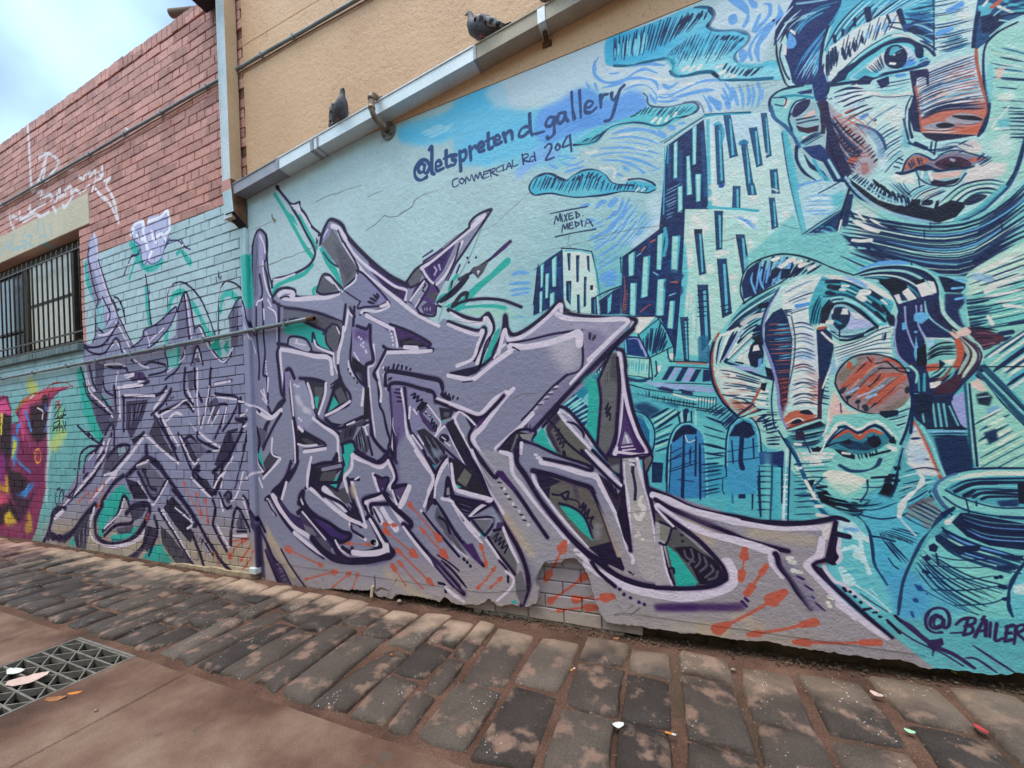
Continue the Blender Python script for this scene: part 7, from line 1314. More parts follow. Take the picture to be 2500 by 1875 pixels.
# ------------------------------------------------------------------ tags on the red brick
T(0, 0, 0.36166)
many(10, 'd8cdd1', "/49,265 1,23 2,27 4,7 12,-27 7,-25", "/65,265 13,-7 14,7 6,10 -13,20 -10,13", "/78,260 -3,22 -3,23", soft=1.5, a=0.9)
many(8, 'ddd4d8', "/15,362 3,16 4,7", "/20,365 8,3", "/32,358 3,12 15,-10 -2,-8", "/50,345 2,13 10,-8 13,-8", "/38,375 20,-13 10,3 14,-7", "/72,332 10,-4 6,4 -3,6", "/92,340 8,-12 0,-10 -5,14 15,-4", "/108,322 10,-7 2,13 5,-8 10,5", "/132,298 8,4 2,-7 8,-5", "/150,298 10,-10 0,12", "/155,322 5,-17 10,-5 -5,-10", "/88,348 7,10", "/105,345 5,5 12,-20", "/62,325 8,-3 -2,13", "/140,322 10,-10", soft=1, a=0.9)
many(9, 'e2dade', "/160,318 10,12 10,8 8,12 10,20", "/185,300 -7,12 10,18 7,22 4,23", "/172,282 0,13", "/175,305 10,-7", soft=1, a=0.9); many(5, 'd3c9cf', "/210,215 5,3", "/212,232 6,-4", "/155,265 4,-3", "/115,288 7,-3")
# ------------------------------------------------------------------ lettering on the pale ground
T(1200, 100)
BL = '2b4a7c'
def letters(w, col, *ss):
    many(w, col, *ss, rough=0.12)
T(600, 0, 0.36166)
letters(11, BL, "/301,278 -6,-2 -4,9 3,6 6,-2 2,-10 -1,11 5,1 4,-11 -5,-9 -9,0 -8,9 -3,11 3,10 8,3 9,-5", "/310,252 4,-2 0,38 4,6", "/321,282 9,-4 -4,-7 -5,5 1,12 12,-4", "/338,255 1,25 6,0", "/334,268 12,-6", "/355,262 -6,0 0,7 5,2 -2,7 -6,1", "/361,255 2,33", "/362,258 8,-4 2,8 -4,8 -6,0", "/378,248 2,22", "/379,255 7,-9 3,3", "/392,251 9,-5 -3,-6 -6,6 2,10 8,-2", "/409,225 1,25 6,-1", "/405,238 13,-6", "/420,238 9,-4 -4,-6 -5,6 2,10 9,-4", "/435,225 4,15", "/436,229 9,-8 4,4 1,10", "/481,215 -9,-1 -8,5 -3,10 7,1 12,-10", "/479,192 1,23 3,13 3,-2")
T(1200, 100)
letters(11, BL, "/100,209 18,-5", "/142,172 -12,0 -8,13 3,7 10,-3 7,-17 -1,23 -1,15 -12,10 -3,-4", "/165,160 -13,5 -4,15 7,5 9,-10 2,-13 2,13 4,5", "/180,115 2,35 4,25", "/198,112 2,38 1,22", "/210,150 12,-2 6,-10 -10,-3 -7,10 1,15 13,0 11,-10", "/245,122 1,28", "/246,132 6,-10 9,-2", "/270,118 1,12 7,2 4,-7", "/298,100 -10,12 -8,28 -8,28 -7,10 -9,2")
letters(7, '2c3f74', "/120,240 8,-8 7,3 -3,13 -10,20 18,-6", "/148,232 -4,9 4,5 6,-6 -3,-8 -3,0", "/170,215 -10,23 20,-6", "/176,212 4,36"); letters(4.6, '27376a', "/69,255 3,23", "/68,258 12,-4 2,6 -11,8 14,4", "/96,250 3,20", "/98,261 -8,-1 -4,9 5,2 7,-6")
T(600, 0, 0.36166)
letters(4.4, '2e3f6a', "/358,301 -8,3 -1,8 3,4 7,-4", "/364,301 -4,5 5,4 4,-6 -5,-3", "/371,310 1,-11 6,6 3,-10 4,10", "/386,306 2,-11 4,6 3,-10 4,10", "/402,290 -1,11 9,-3", "/401,295 8,-3", "/402,290 8,-2", "/412,286 2,12", "/412,288 8,-4 0,5 -6,2 11,5", "/429,281 -5,3 0,6 6,-1", "/434,279 1,9", "/431,280 5,-2", "/432,288 6,-2", "/440,286 4,-11 5,9", "/441,282 7,-2", "/450,271 1,10 8,-3")
T(1250, 450)
letters(4.2, '283a5e', "/95,90 4,-18 5,10 4,-16 2,16", "/112,72 2,12", "/118,69 6,13", "/124,66 -6,18", "/128,66 1,13 9,-3", "/128,72 8,-2", "/128,66 8,-2", "/144,62 1,14", "/142,62 10,7 -8,7", "/112,108 3,-17 5,9 4,-12 2,12", "/129,88 1,12 8,-2", "/129,94 7,-3", "/129,88 7,-2", "/142,84 2,12", "/141,84 10,5 -7,7", "/156,81 2,13", "/164,95 6,-17 12,16", "/165,89 13,-4", "/86,66 39,-8 45,-8", "/98,118 42,-9 48,-8"); dots("/113,69 47,2", 3.4, '283a5e')
# pale blue tag on the lintel
T(0, 500, 240 / 1269)
many(6, '8fb0bc', "/5,162 5,-22 5,5 5,-10", "/22,122 6,18 7,-22 3,17", "/45,100 -5,40 18,5", "/75,100 7,-8 0,-14", "/68,118 7,0 3,17 4,5 3,-22 -10,-3", "/90,100 15,5 -13,25 18,0", "/122,50 6,42", "/118,90 6,-25", "/125,108 20,-8 5,12 -15,18 -7,-5", "/140,52 5,36", "/161,58 9,44", "/55,140 17,-5", soft=1.5, a=0.7)
# pigments a little richer than traced
_g = ART.mean(-1, keepdims=True)
ART[:] = np.clip(_g + (ART - _g) * 1.0, 0, 1)
ART[:] = np.clip(0.5 + (ART - 0.5) * 1.12, 0, 1)
# shrinkage cracks in the render
def crack(*ss):
    for q in ss:
        stroke(q, 1.7, '6a6a66', 0.7, False, rough=0.8); 
T(600, 400)
crack("/10,244 22,-12 23,-6 17,-6 16,-8 17,-4 15,-8 12,-2 10,-7 18,-5 12,-5 18,-1 18,-5", "/158,86 14,-8 18,-8 18,-4 17,-8 15,-4 20,-6", "/270,150 18,-11 10,-9 14,-14 13,4 17,-2 8,-8 12,-6 13,-9 5,-13 10,-7 10,-5 15,-4 15,-6 15,-4 13,-4", "/275,74 17,-8 18,-6", "/15,148 23,-9 20,-9")
T(600, 0, 0.36166)
crack("/392,390 18,-5 15,-10 17,-17 16,-13 12,-13 10,-7", "/260,362 20,-12 8,-15 17,-10 20,-3")
T(1250, 450)
crack("/0,172 30,-8 32,-9 38,-10 40,-10 35,-9 50,-16 50,-9 65,-9", "/445,130 30,-2 37,-10 41,-8", "/130,110 -5,25 15,15", "/345,225 30,-10")
T(1100, 700)
crack("/218,60 32,-1 32,-5", "/140,252 20,-10 30,-2 25,-8", "/245,288 80,-6 50,-4", "/0,75 40,7 35,-4")
T(1600, 0)
crack("/180,198 45,-8 37,-5", "/50,70 38,-15 32,-7")
T(1100, 1100)
crack("/220,228 30,-2 40,3", "/175,90 50,-8", "/400,140 50,-5", "/455,190 95,-10")
# stains and dirt: drips under the gutter joints, splash zone near the ground
for X in (-3.05, -2.35, -1.02, -0.6):
    pass
n = vnoise(NW, NH, 60, 41) * 0.6 + vnoise(NW, NH, 14, 42) * 0.4
zz = (np.arange(NH)[:, None] / PPM + Z0)
m = np.clip((0.36 - zz) / 0.4, 0, 1) * np.clip((n - 0.42) * 3, 0, 1) * 0.4
ART += (hexc('8a7f74') - ART) * m[..., None]
# worn coats: pinholes and flecks where the paint missed the grain
n = vnoise(NW, NH, 2.2, 51); n2 = vnoise(NW, NH, 30, 52)
m = np.clip((n - 0.9) * 8, 0, 1) * np.clip((n2 - 0.35) * 2, 0, 1) * 0.35
ART += (ART * 0.55 - ART) * m[..., None]
np.clip(ART, 0, 1, out=ART)
# ------------------------------------------------------------------ the painted coat as an albedo map (made above, in memory)
img = bpy.data.images.new('mural_paint', NW, NH, alpha=False)
_buf = np.ones((NH, NW, 4), np.float32)
_buf[..., :3] = ART
img.pixels.foreach_set(_buf.ravel())
img.update()
img.pack()
del _buf

# ------------------------------------------------------------------ materials
def srgb(c):
    c = hexc(c).astype(float)
    return tuple(np.where(c <= 0.04045, c / 12.92, ((c + 0.055) / 1.055) ** 2.4)) + (1.0,)
class Mat:
    def __init__(s, name, rough=0.8, metal=0.0, spec=0.3):
        s.m = bpy.data.materials.new(name); s.m.use_nodes = True
        s.n, s.l = s.m.node_tree.nodes, s.m.node_tree.links
        s.b = s.n['Principled BSDF']
        s.b.inputs['Roughness'].default_value = rough
        s.b.inputs['Metallic'].default_value = metal
        s.b.inputs['Specular IOR Level'].default_value = spec
        s.pos = s.n.new('ShaderNodeNewGeometry').outputs['Position']
    def noise(s, scale, detail=4, rough=0.55, vec=None):
        t = s.n.new('ShaderNodeTexNoise'); t.inputs['Scale'].default_value = scale
        t.inputs['Detail'].default_value = detail; t.inputs['Roughness'].default_value = rough
        s.l.new(vec or s.pos, t.inputs['Vector']); return t.outputs['Fac']
    def voro(s, scale, out='Distance', feat='F1', vec=None, rnd=1.0):
        t = s.n.new('ShaderNodeTexVoronoi'); t.feature = feat; t.inputs['Scale'].default_value = scale
        t.inputs['Randomness'].default_value = rnd
        s.l.new(vec or s.pos, t.inputs['Vector']); return t.outputs[out]
    def scalev(s, v):
        t = s.n.new('ShaderNodeVectorMath'); t.operation = 'MULTIPLY'; t.inputs[1].default_value = v
        s.l.new(s.pos, t.inputs[0]); return t.outputs[0]
    def ramp(s, f, *st):
        t = s.n.new('ShaderNodeValToRGB'); e = t.color_ramp.elements
        while len(e) < len(st): e.new(0.5)
        for k, (p, c) in zip(e, st):
            k.position = p; k.color = srgb(c) if isinstance(c, str) else (c, c, c, 1)
        s.l.new(f, t.inputs['Fac']); return t.outputs['Color']
    def mix(s, f, a, b, mode='MIX'):
        t = s.n.new('ShaderNodeMix'); t.data_type = 'RGBA'; t.blend_type = mode
        for k, v in (('Factor', f), ('A', a), ('B', b)):
            if isinstance(v, str): v = srgb(v)
            if isinstance(v, (tuple, float, int)): t.inputs[k].default_value = v
            else: s.l.new(v, t.inputs[k])
        return t.outputs['Result']
    def math(s, op, a, b=0.5):
        t = s.n.new('ShaderNodeMath'); t.operation = op
        for i, v in enumerate((a, b)):
            if isinstance(v, (int, float)): t.inputs[i].default_value = v
            else: s.l.new(v, t.inputs[i])
        return t.outputs[0]
    def col(s, c):
        if isinstance(c, str): s.b.inputs['Base Color'].default_value = srgb(c)
        else: s.l.new(c, s.b.inputs['Base Color'])
    def bump(s, h, strength=0.3, dist=0.004):
        t = s.n.new('ShaderNodeBump'); t.inputs['Strength'].default_value = strength; t.inputs['Distance'].default_value = dist
        s.l.new(h, t.inputs['Height']); s.l.new(t.outputs[0], s.b.inputs['Normal'])
    def rough(s, f):
        s.l.new(f, s.b.inputs['Roughness'])
    def paint(s):
        """albedo of the painted coat at this point of the wall"""
        a = s.n.new('ShaderNodeSeparateXYZ'); s.l.new(s.pos, a.inputs[0])
        u = s.math('MULTIPLY', s.math('SUBTRACT', a.outputs[0], X0), 1 / (X1 - X0))
        v = s.math('MULTIPLY', s.math('SUBTRACT', a.outputs[2], Z0), 1 / (Z1 - Z0))
        c = s.n.new('ShaderNodeCombineXYZ'); s.l.new(u, c.inputs[0]); s.l.new(v, c.inputs[1])
        t = s.n.new('ShaderNodeTexImage'); t.image = img; t.extension = 'EXTEND'; t.interpolation = 'Linear'
        s.l.new(c.outputs[0], t.inputs['Vector']); return t.outputs['Color'], a.outputs[2]

MT = {}
def stucco(name, painted=True):
    m = Mat(name, 0.62, 0, 0.35)
    g1 = m.noise(95, 3, 0.6); g2 = m.noise(28, 4, 0.55); g3 = m.noise(3.2, 4); pits = m.voro(46, 'Distance', 'F1')
    pit = m.ramp(pits, (0.0, 0.0), (0.16, 1.0))
    rare = m.ramp(m.noise(17, 2), (0.55, 1.0), (0.62, 0.0))
    pit = m.math('MAXIMUM', pit, rare)
    h = m.math('ADD', m.math('MULTIPLY', g1, 0.55), m.math('MULTIPLY', g2, 0.9))
    h = m.math('ADD', h, m.math('MULTIPLY', g3, 1.5))
    if painted:
        c, _ = m.paint()
        h = m.math('ADD', h, m.math('MULTIPLY', pit, 0.5))
        m.col(c)
    else:
        lo = m.ramp(m.noise(1.3, 5), (0.3, 'c89b78'), (0.55, 'd3a883'), (0.8, 'd8b18e'))
        sp = m.ramp(m.noise(60, 3), (0.28, 0.62), (0.42, 1.0))
        c = m.mix(1.0, lo, sp, 'MULTIPLY')
        # hairline map cracking, only in places
        cr = m.n.new('ShaderNodeTexVoronoi'); cr.feature = 'DISTANCE_TO_EDGE'; cr.inputs['Scale'].default_value = 1.7
        wv = m.n.new('ShaderNodeMix'); wv.data_type = 'RGBA'; wv.inputs['Factor'].default_value = 0.16
        nz = m.n.new('ShaderNodeTexNoise'); nz.inputs['Scale'].default_value = 5; nz.inputs['Detail'].default_value = 6
        m.l.new(m.pos, nz.inputs['Vector']); m.l.new(m.pos, wv.inputs['A']); m.l.new(nz.outputs['Color'], wv.inputs['B'])
        m.l.new(wv.outputs['Result'], cr.inputs['Vector'])
        line = m.ramp(cr.outputs['Distance'], (0.0, 1.0), (0.004, 0.0))
        where = m.ramp(m.noise(0.8, 3), (0.54, 0.0), (0.62, 1.0))
        line = m.math('MULTIPLY', line, where)
        c = m.mix(m.math('MULTIPLY', line, 0.75), c, '7a5640')
        h = m.math('SUBTRACT', m.math('ADD', h, m.math('MULTIPLY', pit, 0.9)), m.math('MULTIPLY', line, 1.5))
        m.col(c)
    m.bump(h, 0.6, 0.009)
    return m.m
MT['plaster'] = stucco('painted render')
MT['beige'] = stucco('beige render', False)

def brickmat(name, joint=False):
    m = Mat(name, 0.72, 0, 0.3)
    c, z = m.paint()
    cell = m.voro(1.0, 'Color', vec=m.scalev((1 / 0.233, 0.0, 1 / 0.0858)), rnd=0.25)
    sp = m.n.new('ShaderNodeSeparateColor'); m.l.new(cell, sp.inputs[0])
    var = m.ramp(sp.outputs[0], (0.0, 0.72), (0.5, 0.95), (1.0, 1.12))
    tone = m.ramp(sp.outputs[1], (0.0, 'b57f77'), (0.4, 'cb958c'), (0.75, 'cd998e'), (1.0, 'ba7c6c'))
    red = m.mix(0.5, c, tone)
    red = m.mix(1.0, red, var, 'MULTIPLY')
    mott = m.ramp(m.noise(40, 4), (0.3, 0.78), (0.6, 1.08))
    red = m.mix(1.0, red, mott, 'MULTIPLY')
    # only bare brick keeps its own tone: bare = reddish albedo
    sc = m.n.new('ShaderNodeSeparateColor'); m.l.new(c, sc.inputs[0])
    bare = m.math('MULTIPLY', m.math('SUBTRACT', sc.outputs[0], m.math('MULTIPLY', sc.outputs[2], 1.55)), 8.0)
    bare = m.math('MULTIPLY', m.ramp(bare, (0.0, 0.0), (0.6, 1.0)), m.ramp(m.math('SUBTRACT', z, 2.25), (0.0, 0.0), (0.06, 1.0)))
    soft = m.mix(1.0, c, m.ramp(sp.outputs[2], (0.0, 0.93), (1.0, 1.04)), 'MULTIPLY')
    if joint:
        red = m.mix(m.ramp(m.noise(9, 4), (0.3, 0.0), (0.7, 1.0)), '6f4b43', '8f6a5d')
    out = m.mix(bare, soft, red)
    m.col(out)
    h = m.math('ADD', m.math('MULTIPLY', m.noise(70, 4), 0.7), m.math('MULTIPLY', m.noise(24, 3), 1.0))
    m.bump(h, 0.55, 0.005)
    return m.m
MT['brick'] = brickmat('painted brick'); MT['joint'] = brickmat('mortar', True)

def simple(name, c0, c1, scale=12, rough=0.7, metal=0.0, bump=0.2, fine=90, spec=0.3, speck=None):
    m = Mat(name, rough, metal, spec)
    c = m.ramp(m.noise(scale, 5), (0.3, c0), (0.7, c1))
    c = m.mix(1.0, c, m.ramp(m.noise(fine, 3), (0.3, 0.82), (0.7, 1.05)), 'MULTIPLY')
    if speck:
        v = m.ramp(m.voro(speck[0]), (0.0, 1.0), (speck[1], 0.0))
        v = m.math('MULTIPLY', v, m.ramp(m.noise(speck[0] * 0.09, 3), (0.52, 0.0), (0.6, 1.0)))
        c = m.mix(v, c, speck[2])
    m.col(c)
    if bump: m.bump(m.math('ADD', m.noise(fine, 4), m.math('MULTIPLY', m.noise(scale * 1.7, 4), 1.5)), bump, 0.005)
    return m.m
MT['galv'] = simple('galvanised sheet', 'd3dade', 'e4e9ec', 5, 0.38, 0.2, 0.04)
MT['zinc_dull'] = simple('dull zinc', '8f8e96', 'aba9b2', 7, 0.55, 0.25, 0.05)
MT['painted_sheet'] = simple('beige painted sheet', 'a39686', 'b8ab99', 6, 0.6, 0.1, 0.06)
MT['pole_front_sheen'] = simple('sheet with painted-in pale sheen', 'c0c7cc', 'd6dbde', 5, 0.5, 0.1, 0.05)  # pale front tone stands in for light reflected off that face
MT['pole_side'] = simple('tan painted sheet', 'b89878', 'ccab8a', 4, 0.6, 0.05, 0.08)
MT['rust'] = simple('rusty steel', '4a3326', '80563c', 14, 0.85, 0.1, 0.3)
MT['conduit'] = simple('grey conduit', '6f767a', '92999c', 8, 0.4, 0.3, 0.05)
MT['cable'] = simple('brown cable', '6e5a4c', '8a7360', 8, 0.6)
MT['copper'] = simple('weathered pipe', '7a6656', '9c8674', 18, 0.5, 0.3, 0.15)
MT['flange'] = simple('painted flange', '8c8a84', '6f6a64', 30, 0.55, 0.2, 0.2)
MT['dark_sheet'] = simple('dark eave sheet', '241f2a', '332c38', 6, 0.6)
MT['wood'] = simple('brown pole', '5b4436', '7d6350', 9, 0.7)
MT['bar'] = simple('brown painted steel', '3a302a', '55473d', 20, 0.5, 0.2, 0.1)
MT['frame'] = simple('dark window timber', '2e2723', '443a33', 12, 0.6)
MT['lintel'] = simple('cement lintel', 'b3a68f', 'c4b8a2', 3, 0.8, 0, 0.15)
MT['sill'] = simple('painted sill brick', '5d6c70', '77878a', 12, 0.75, 0, 0.4)
MT['curtain'] = simple('curtain behind glass', 'cfc9b8', 'ddd8ca', 3, 0.8, 0, 0.0)
MT['dirt'] = None
g = Mat('window glass', 0.25, 0, 0.25); g.col('17140f'); g.b.inputs['Alpha'].default_value = 0.7; MT['glass'] = g.m
MT['frosted'] = simple('whitened glass', 'cbc6b6', 'dcd8ca', 2, 0.3, 0, 0.02, 40, 0.5)
g = Mat('dark interior', 0.9); g.col('0d0c0c'); MT['dark'] = g.m

def dirtmat():
    m = Mat('joint dirt', 0.95, 0, 0.15)
    a = m.ramp(m.noise(3.0, 6, 0.6), (0.25, '41332b'), (0.5, '674b3f'), (0.75, '826252'))
    f = m.ramp(m.noise(160, 3), (0.3, 0.6), (0.7, 1.2))
    c = m.mix(1.0, a, f, 'MULTIPLY')
    c = m.mix(m.ramp(m.noise(1.1, 3), (0.55, 0.0), (0.7, 0.6)), c, '4f4a3a')
    s = m.math('MULTIPLY', m.ramp(m.voro(75), (0.0, 1.0), (0.13, 0.0)), m.ramp(m.noise(6, 3), (0.5, 0.0), (0.6, 1.0)))
    c = m.mix(s, c, 'c3b3a6')
    m.col(c)
    m.bump(m.math('ADD', m.noise(120, 5, 0.7), m.math('MULTIPLY', m.noise(26, 4), 2.0)), 0.8, 0.008)
    return m.m
MT['dirt'] = dirtmat()
def stonemat():
    m = Mat('bluestone pitcher', 0.75, 0, 0.35)
    oi = m.n.new('ShaderNodeObjectInfo')
    base = m.ramp(oi.outputs['Random'], (0.0, '392f2b'), (0.35, '473c36'), (0.7, '554840'), (1.0, '685a50'))
    f = m.ramp(m.noise(130, 4, 0.65), (0.28, 0.62), (0.7, 1.2))
    c = m.mix(1.0, base, f, 'MULTIPLY')
    big = m.ramp(m.noise(5, 5), (0.35, 0.8), (0.7, 1.15)); c = m.mix(1.0, c, big, 'MULTIPLY')
    # trodden-in dirt patches
    d = m.ramp(m.noise(7.5, 5, 0.6), (0.54, 0.0), (0.64, 0.8)); c = m.mix(d, c, '8f7060')
    # pale dust scattered near the wall foot
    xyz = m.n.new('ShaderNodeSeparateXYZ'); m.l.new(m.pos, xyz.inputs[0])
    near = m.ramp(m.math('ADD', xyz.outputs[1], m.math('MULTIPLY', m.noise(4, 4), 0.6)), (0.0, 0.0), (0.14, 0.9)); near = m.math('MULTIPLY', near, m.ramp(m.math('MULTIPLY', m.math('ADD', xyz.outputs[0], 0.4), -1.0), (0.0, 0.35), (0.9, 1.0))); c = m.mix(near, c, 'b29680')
    pk = m.math('MULTIPLY', m.ramp(m.math('MULTIPLY', m.math('ADD', xyz.outputs[0], 6.2), -1.0), (0.0, 0.0), (0.9, 0.7)), m.ramp(m.math('ADD', xyz.outputs[1], m.math('MULTIPLY', m.noise(3, 3), 0.4)), (0.0, 0.3), (0.15, 1.0))); c = m.mix(pk, c, 'b06a68')
    # dropped paint
    for sc, th, colr, dens in ((58, 0.12, 'd6d8d6', 0.575), (33, 0.085, 'dfe0dc', 0.61), (41, 0.08, '8fc4bc', 0.66), (37, 0.07, 'c98a80', 0.67)):
        s = m.math('MULTIPLY', m.ramp(m.voro(sc), (0.0, 1.0), (th, 1.0), (th + 0.03, 0.0)), m.ramp(m.noise(sc * 0.06, 4), (dens, 0.0), (dens + 0.03, 1.0)))
        c = m.mix(s, c, colr)
    m.col(c)
    pits = m.ramp(m.voro(70), (0.0, 0.0), (0.22, 1.0))
    h = m.math('ADD', m.math('MULTIPLY', m.noise(150, 4, 0.7), 0.8), m.math('ADD', m.math('MULTIPLY', pits, 0.35), m.math('MULTIPLY', m.noise(22, 4), 1.6)))
    m.bump(h, 0.65, 0.007)
    m.rough(m.ramp(m.noise(12, 3), (0.3, 0.55), (0.7, 0.9)))
    return m.m
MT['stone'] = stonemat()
def concmat():
    m = Mat('worn concrete', 0.85, 0, 0.25)
    a = m.ramp(m.noise(1.7, 6, 0.6), (0.3, '4a352b'), (0.44, '66493c'), (0.58, '816656'), (0.72, '9a8371'))
    f = m.ramp(m.noise(210, 3, 0.6), (0.3, 0.7), (0.7, 1.18)); c = m.mix(1.0, a, f, 'MULTIPLY')
    s = m.math('MULTIPLY', m.ramp(m.voro(150), (0.0, 1.0), (0.16, 0.0)), m.ramp(m.noise(20, 2), (0.5, 0.0), (0.62, 0.8))); c = m.mix(s, c, 'c9b5a4')
    gum = m.math('MULTIPLY', m.ramp(m.voro(9), (0.0, 1.0), (0.19, 1.0), (0.24, 0.0)), m.ramp(m.noise(2.6, 2), (0.56, 0.0), (0.6, 0.7))); c = m.mix(gum, c, '5c5048')
    m.col(c)
    m.bump(m.math('ADD', m.noise(190, 4, 0.7), m.math('MULTIPLY', m.noise(9, 4), 1.5)), 0.55, 0.006)
    return m.m
MT['concrete'] = concmat()
MT['grate'] = simple('worn galvanised grate', '6c655d', '8c847a', 22, 0.55, 0.15, 0.15)
MT['pit'] = simple('drain pit', '15110f', '2b231f', 9, 0.9)
MT['footing'] = simple('crumbling mortar', '3a3028', '6f5d49', 16, 0.95, 0, 0.9, 110)
MT['cement'] = simple('cement smear', 'a08a70', 'c0ab8e', 10, 0.9, 0, 0.5)
# ------------------------------------------------------------------ mesh helpers
COL = scene.collection
def mesh_data(name, verts, faces, smooth=False):
    me = bpy.data.meshes.new(name); me.from_pydata([tuple(map(float, v)) for v in verts], [], faces); me.update()
    if smooth:
        me.polygons.foreach_set('use_smooth', [True] * len(me.polygons))
    return me
def link(name, me, mat=None, parent=None, loc=None, kind=None):
    o = bpy.data.objects.new(name, me); COL.objects.link(o)
    if mat is not None and not me.materials:
        me.materials.append(MT[mat] if isinstance(mat, str) else mat)
    if parent: o.parent = parent
    if loc: o.location = loc
    if kind: o['kind'] = kind
    return o
def part(name, vf, mat, parent=None, smooth=False, loc=None, kind=None):
    return link(name, mesh_data(name, vf[0], vf[1], smooth), mat, parent, loc, kind)
def thing(name, label, cat, loc=(0, 0, 0), group=None, rz=0.0):
    o = bpy.data.objects.new(name, None); COL.objects.link(o); o.empty_display_size = 0.1
    o.location = loc; o.rotation_euler = (0, 0, rz); return tag(o, label, cat, group)
def tag(o, label, cat, group=None):
    o['label'] = label; o['category'] = cat
    if group: o['group'] = group
    return o
def join(*vfs):
    V, Fc = [], []
    for v, f in vfs:
        n = len(V); V += list(v); Fc += [tuple(i + n for i in q) for q in f]
    return V, Fc
def box(x0, y0, z0, x1, y1, z1):
    v = [(x0, y0, z0), (x1, y0, z0), (x1, y1, z0), (x0, y1, z0), (x0, y0, z1), (x1, y0, z1), (x1, y1, z1), (x0, y1, z1)]
    return v, [(0, 3, 2, 1), (4, 5, 6, 7), (0, 1, 5, 4), (1, 2, 6, 5), (2, 3, 7, 6), (3, 0, 4, 7)]
def bevbox(x0, y0, z0, x1, y1, z1, b=0.004):
    """box with chamfered edges"""
    bm = bmesh.new()
    v, f = box(x0, y0, z0, x1, y1, z1)
    vs_ = [bm.verts.new(q) for q in v]
    for q in f: bm.faces.new([vs_[i] for i in q])
    bmesh.ops.bevel(bm, geom=list(bm.edges), offset=b, segments=1, affect='EDGES', profile=0.5)
    bm.verts.index_update()
    r = ([tuple(q.co) for q in bm.verts], [tuple(w.index for w in q.verts) for q in bm.faces]); bm.free(); return r
def tube(path, r, n=10, cap=True):
    path = [Vector(p) for p in path]; V, Fc = [], []
    up_ = Vector((0.13, 0.31, 0.94))
    rr = r if isinstance(r, (list, tuple)) else [r] * len(path)
    for i, p in enumerate(path):
        d = (path[min(i + 1, len(path) - 1)] - path[max(i - 1, 0)]).normalized()
        a = d.cross(up_)
        if a.length < 1e-3: a = d.cross(Vector((1, 0, 0)))
        a.normalize(); b = d.cross(a)
        for k in range(n):
            t = 2 * math.pi * k / n
            V.append(tuple(p + (a * math.cos(t) + b * math.sin(t)) * rr[i]))
    for i in range(len(path) - 1):
        for k in range(n):
            q = (k + 1) % n
            Fc.append((i * n + k, i * n + q, (i + 1) * n + q, (i + 1) * n + k))
    if cap:
        Fc.append(tuple(range(n - 1, -1, -1))); Fc.append(tuple((len(path) - 1) * n + k for k in range(n)))
    return V, Fc
def disc(c, axis, r, h, n=20):
    c = Vector(c); axis = Vector(axis).normalized()
    return tube([c, c + axis * h], r, n)
from mathutils.geometry import tessellate_polygon
def plate(poly, y, thick=0.0, holes=()):
    """polygon given as (x, z) in the wall plane, front at y, optional thickness backwards; holes are cut out"""
    rings = [[Vector((x, z, 0)) for x, z in poly]] + [[Vector((x, z, 0)) for x, z in h] for h in holes]
    tri = tessellate_polygon(rings)
    pts = [p for r in rings for p in r]
    V = [(p.x, y, p.y) for p in pts]; Fc = []
    for t in tri:
        a, b, c = (pts[i] for i in t)
        Fc.append(tuple(t) if (b - a).cross(c - a).z > 0 else tuple(t[::-1]))
    if thick:
        n = len(pts); V += [(p.x, y + thick, p.y) for p in pts]
        s = 0
        for r in rings:
            m = len(r)
            for i in range(m):
                a, b = s + i, s + (i + 1) % m
                Fc.append((a, a + n, b + n, b))
            s += m
    return V, Fc
def jag(pts, step=0.02, amp=0.006, seed=3):
    """ragged line through the points"""
    r_ = random.Random(seed); out = []
    for (x0, z0), (x1, z1) in zip(pts[:-1], pts[1:]):
        L = math.hypot(x1 - x0, z1 - z0); n = max(1, int(L / step))
        for i in range(n):
            t = i / n
            j = amp * (r_.random() - 0.5) * 2 if i or out else 0
            out.append((x0 + (x1 - x0) * t - (z1 - z0) / max(L, 1e-6) * j, z0 + (z1 - z0) * t + (x1 - x0) / max(L, 1e-6) * j))
    out.append(pts[-1]); return out
CAMP = Vector((0, -CAM_D, CAM_H))
# ------------------------------------------------------------------ ground
PITCH, BZ, BW = 0.0858, 3.328 - 39 * 0.0858, 0.233
def gz(x, y):
    """lie of the lane: almost flat, rising a little towards the wall at the right"""
    t = min(1.0, max(0.0, (x + 0.6) / 2.0)); u = min(1.0, max(0.0, (y + 0.85) / 0.85))
    return 0.05 * t * t * u
pav_v, pav_f = [], []
xs_ = [-60, -30, -16, -11] + list(np.arange(-9.5, 2.6, 0.06)) + [3, 4, 6, 12, 40]
ys_ = list(np.arange(-1.03, 0.14, 0.045)) + [0.16]
rn = np.random.default_rng(5)
for y in ys_:
    for x in xs_:
        pav_v.append((x, y, gz(x, y) - 0.013 + rn.normal(0, 0.0022) + 0.004 * math.sin(x * 7 + y * 11)))
nx = len(xs_)
for j in range(len(ys_) - 1):
    for i in range(nx - 1):
        pav_f.append((j * nx + i, j * nx + i + 1, (j + 1) * nx + i + 1, (j + 1) * nx + i))
pavement = part('pavement', (pav_v, pav_f), 'dirt', smooth=True, kind='structure')
GX0, GX1, GY0, GY1 = -3.515, -2.875, -1.64, -1.03            # drain opening
ground = part('ground', join(box(-60, -60, -0.4, 40, -9.0, -0.03)), 'dirt', kind='structure')
link('subsoil', mesh_data('subsoil', [(-60, -9, -0.5), (40, -9, -0.5), (40, 60, -0.5), (-60, 60, -0.5)], [(0, 1, 2, 3)]), 'dirt', kind='structure')

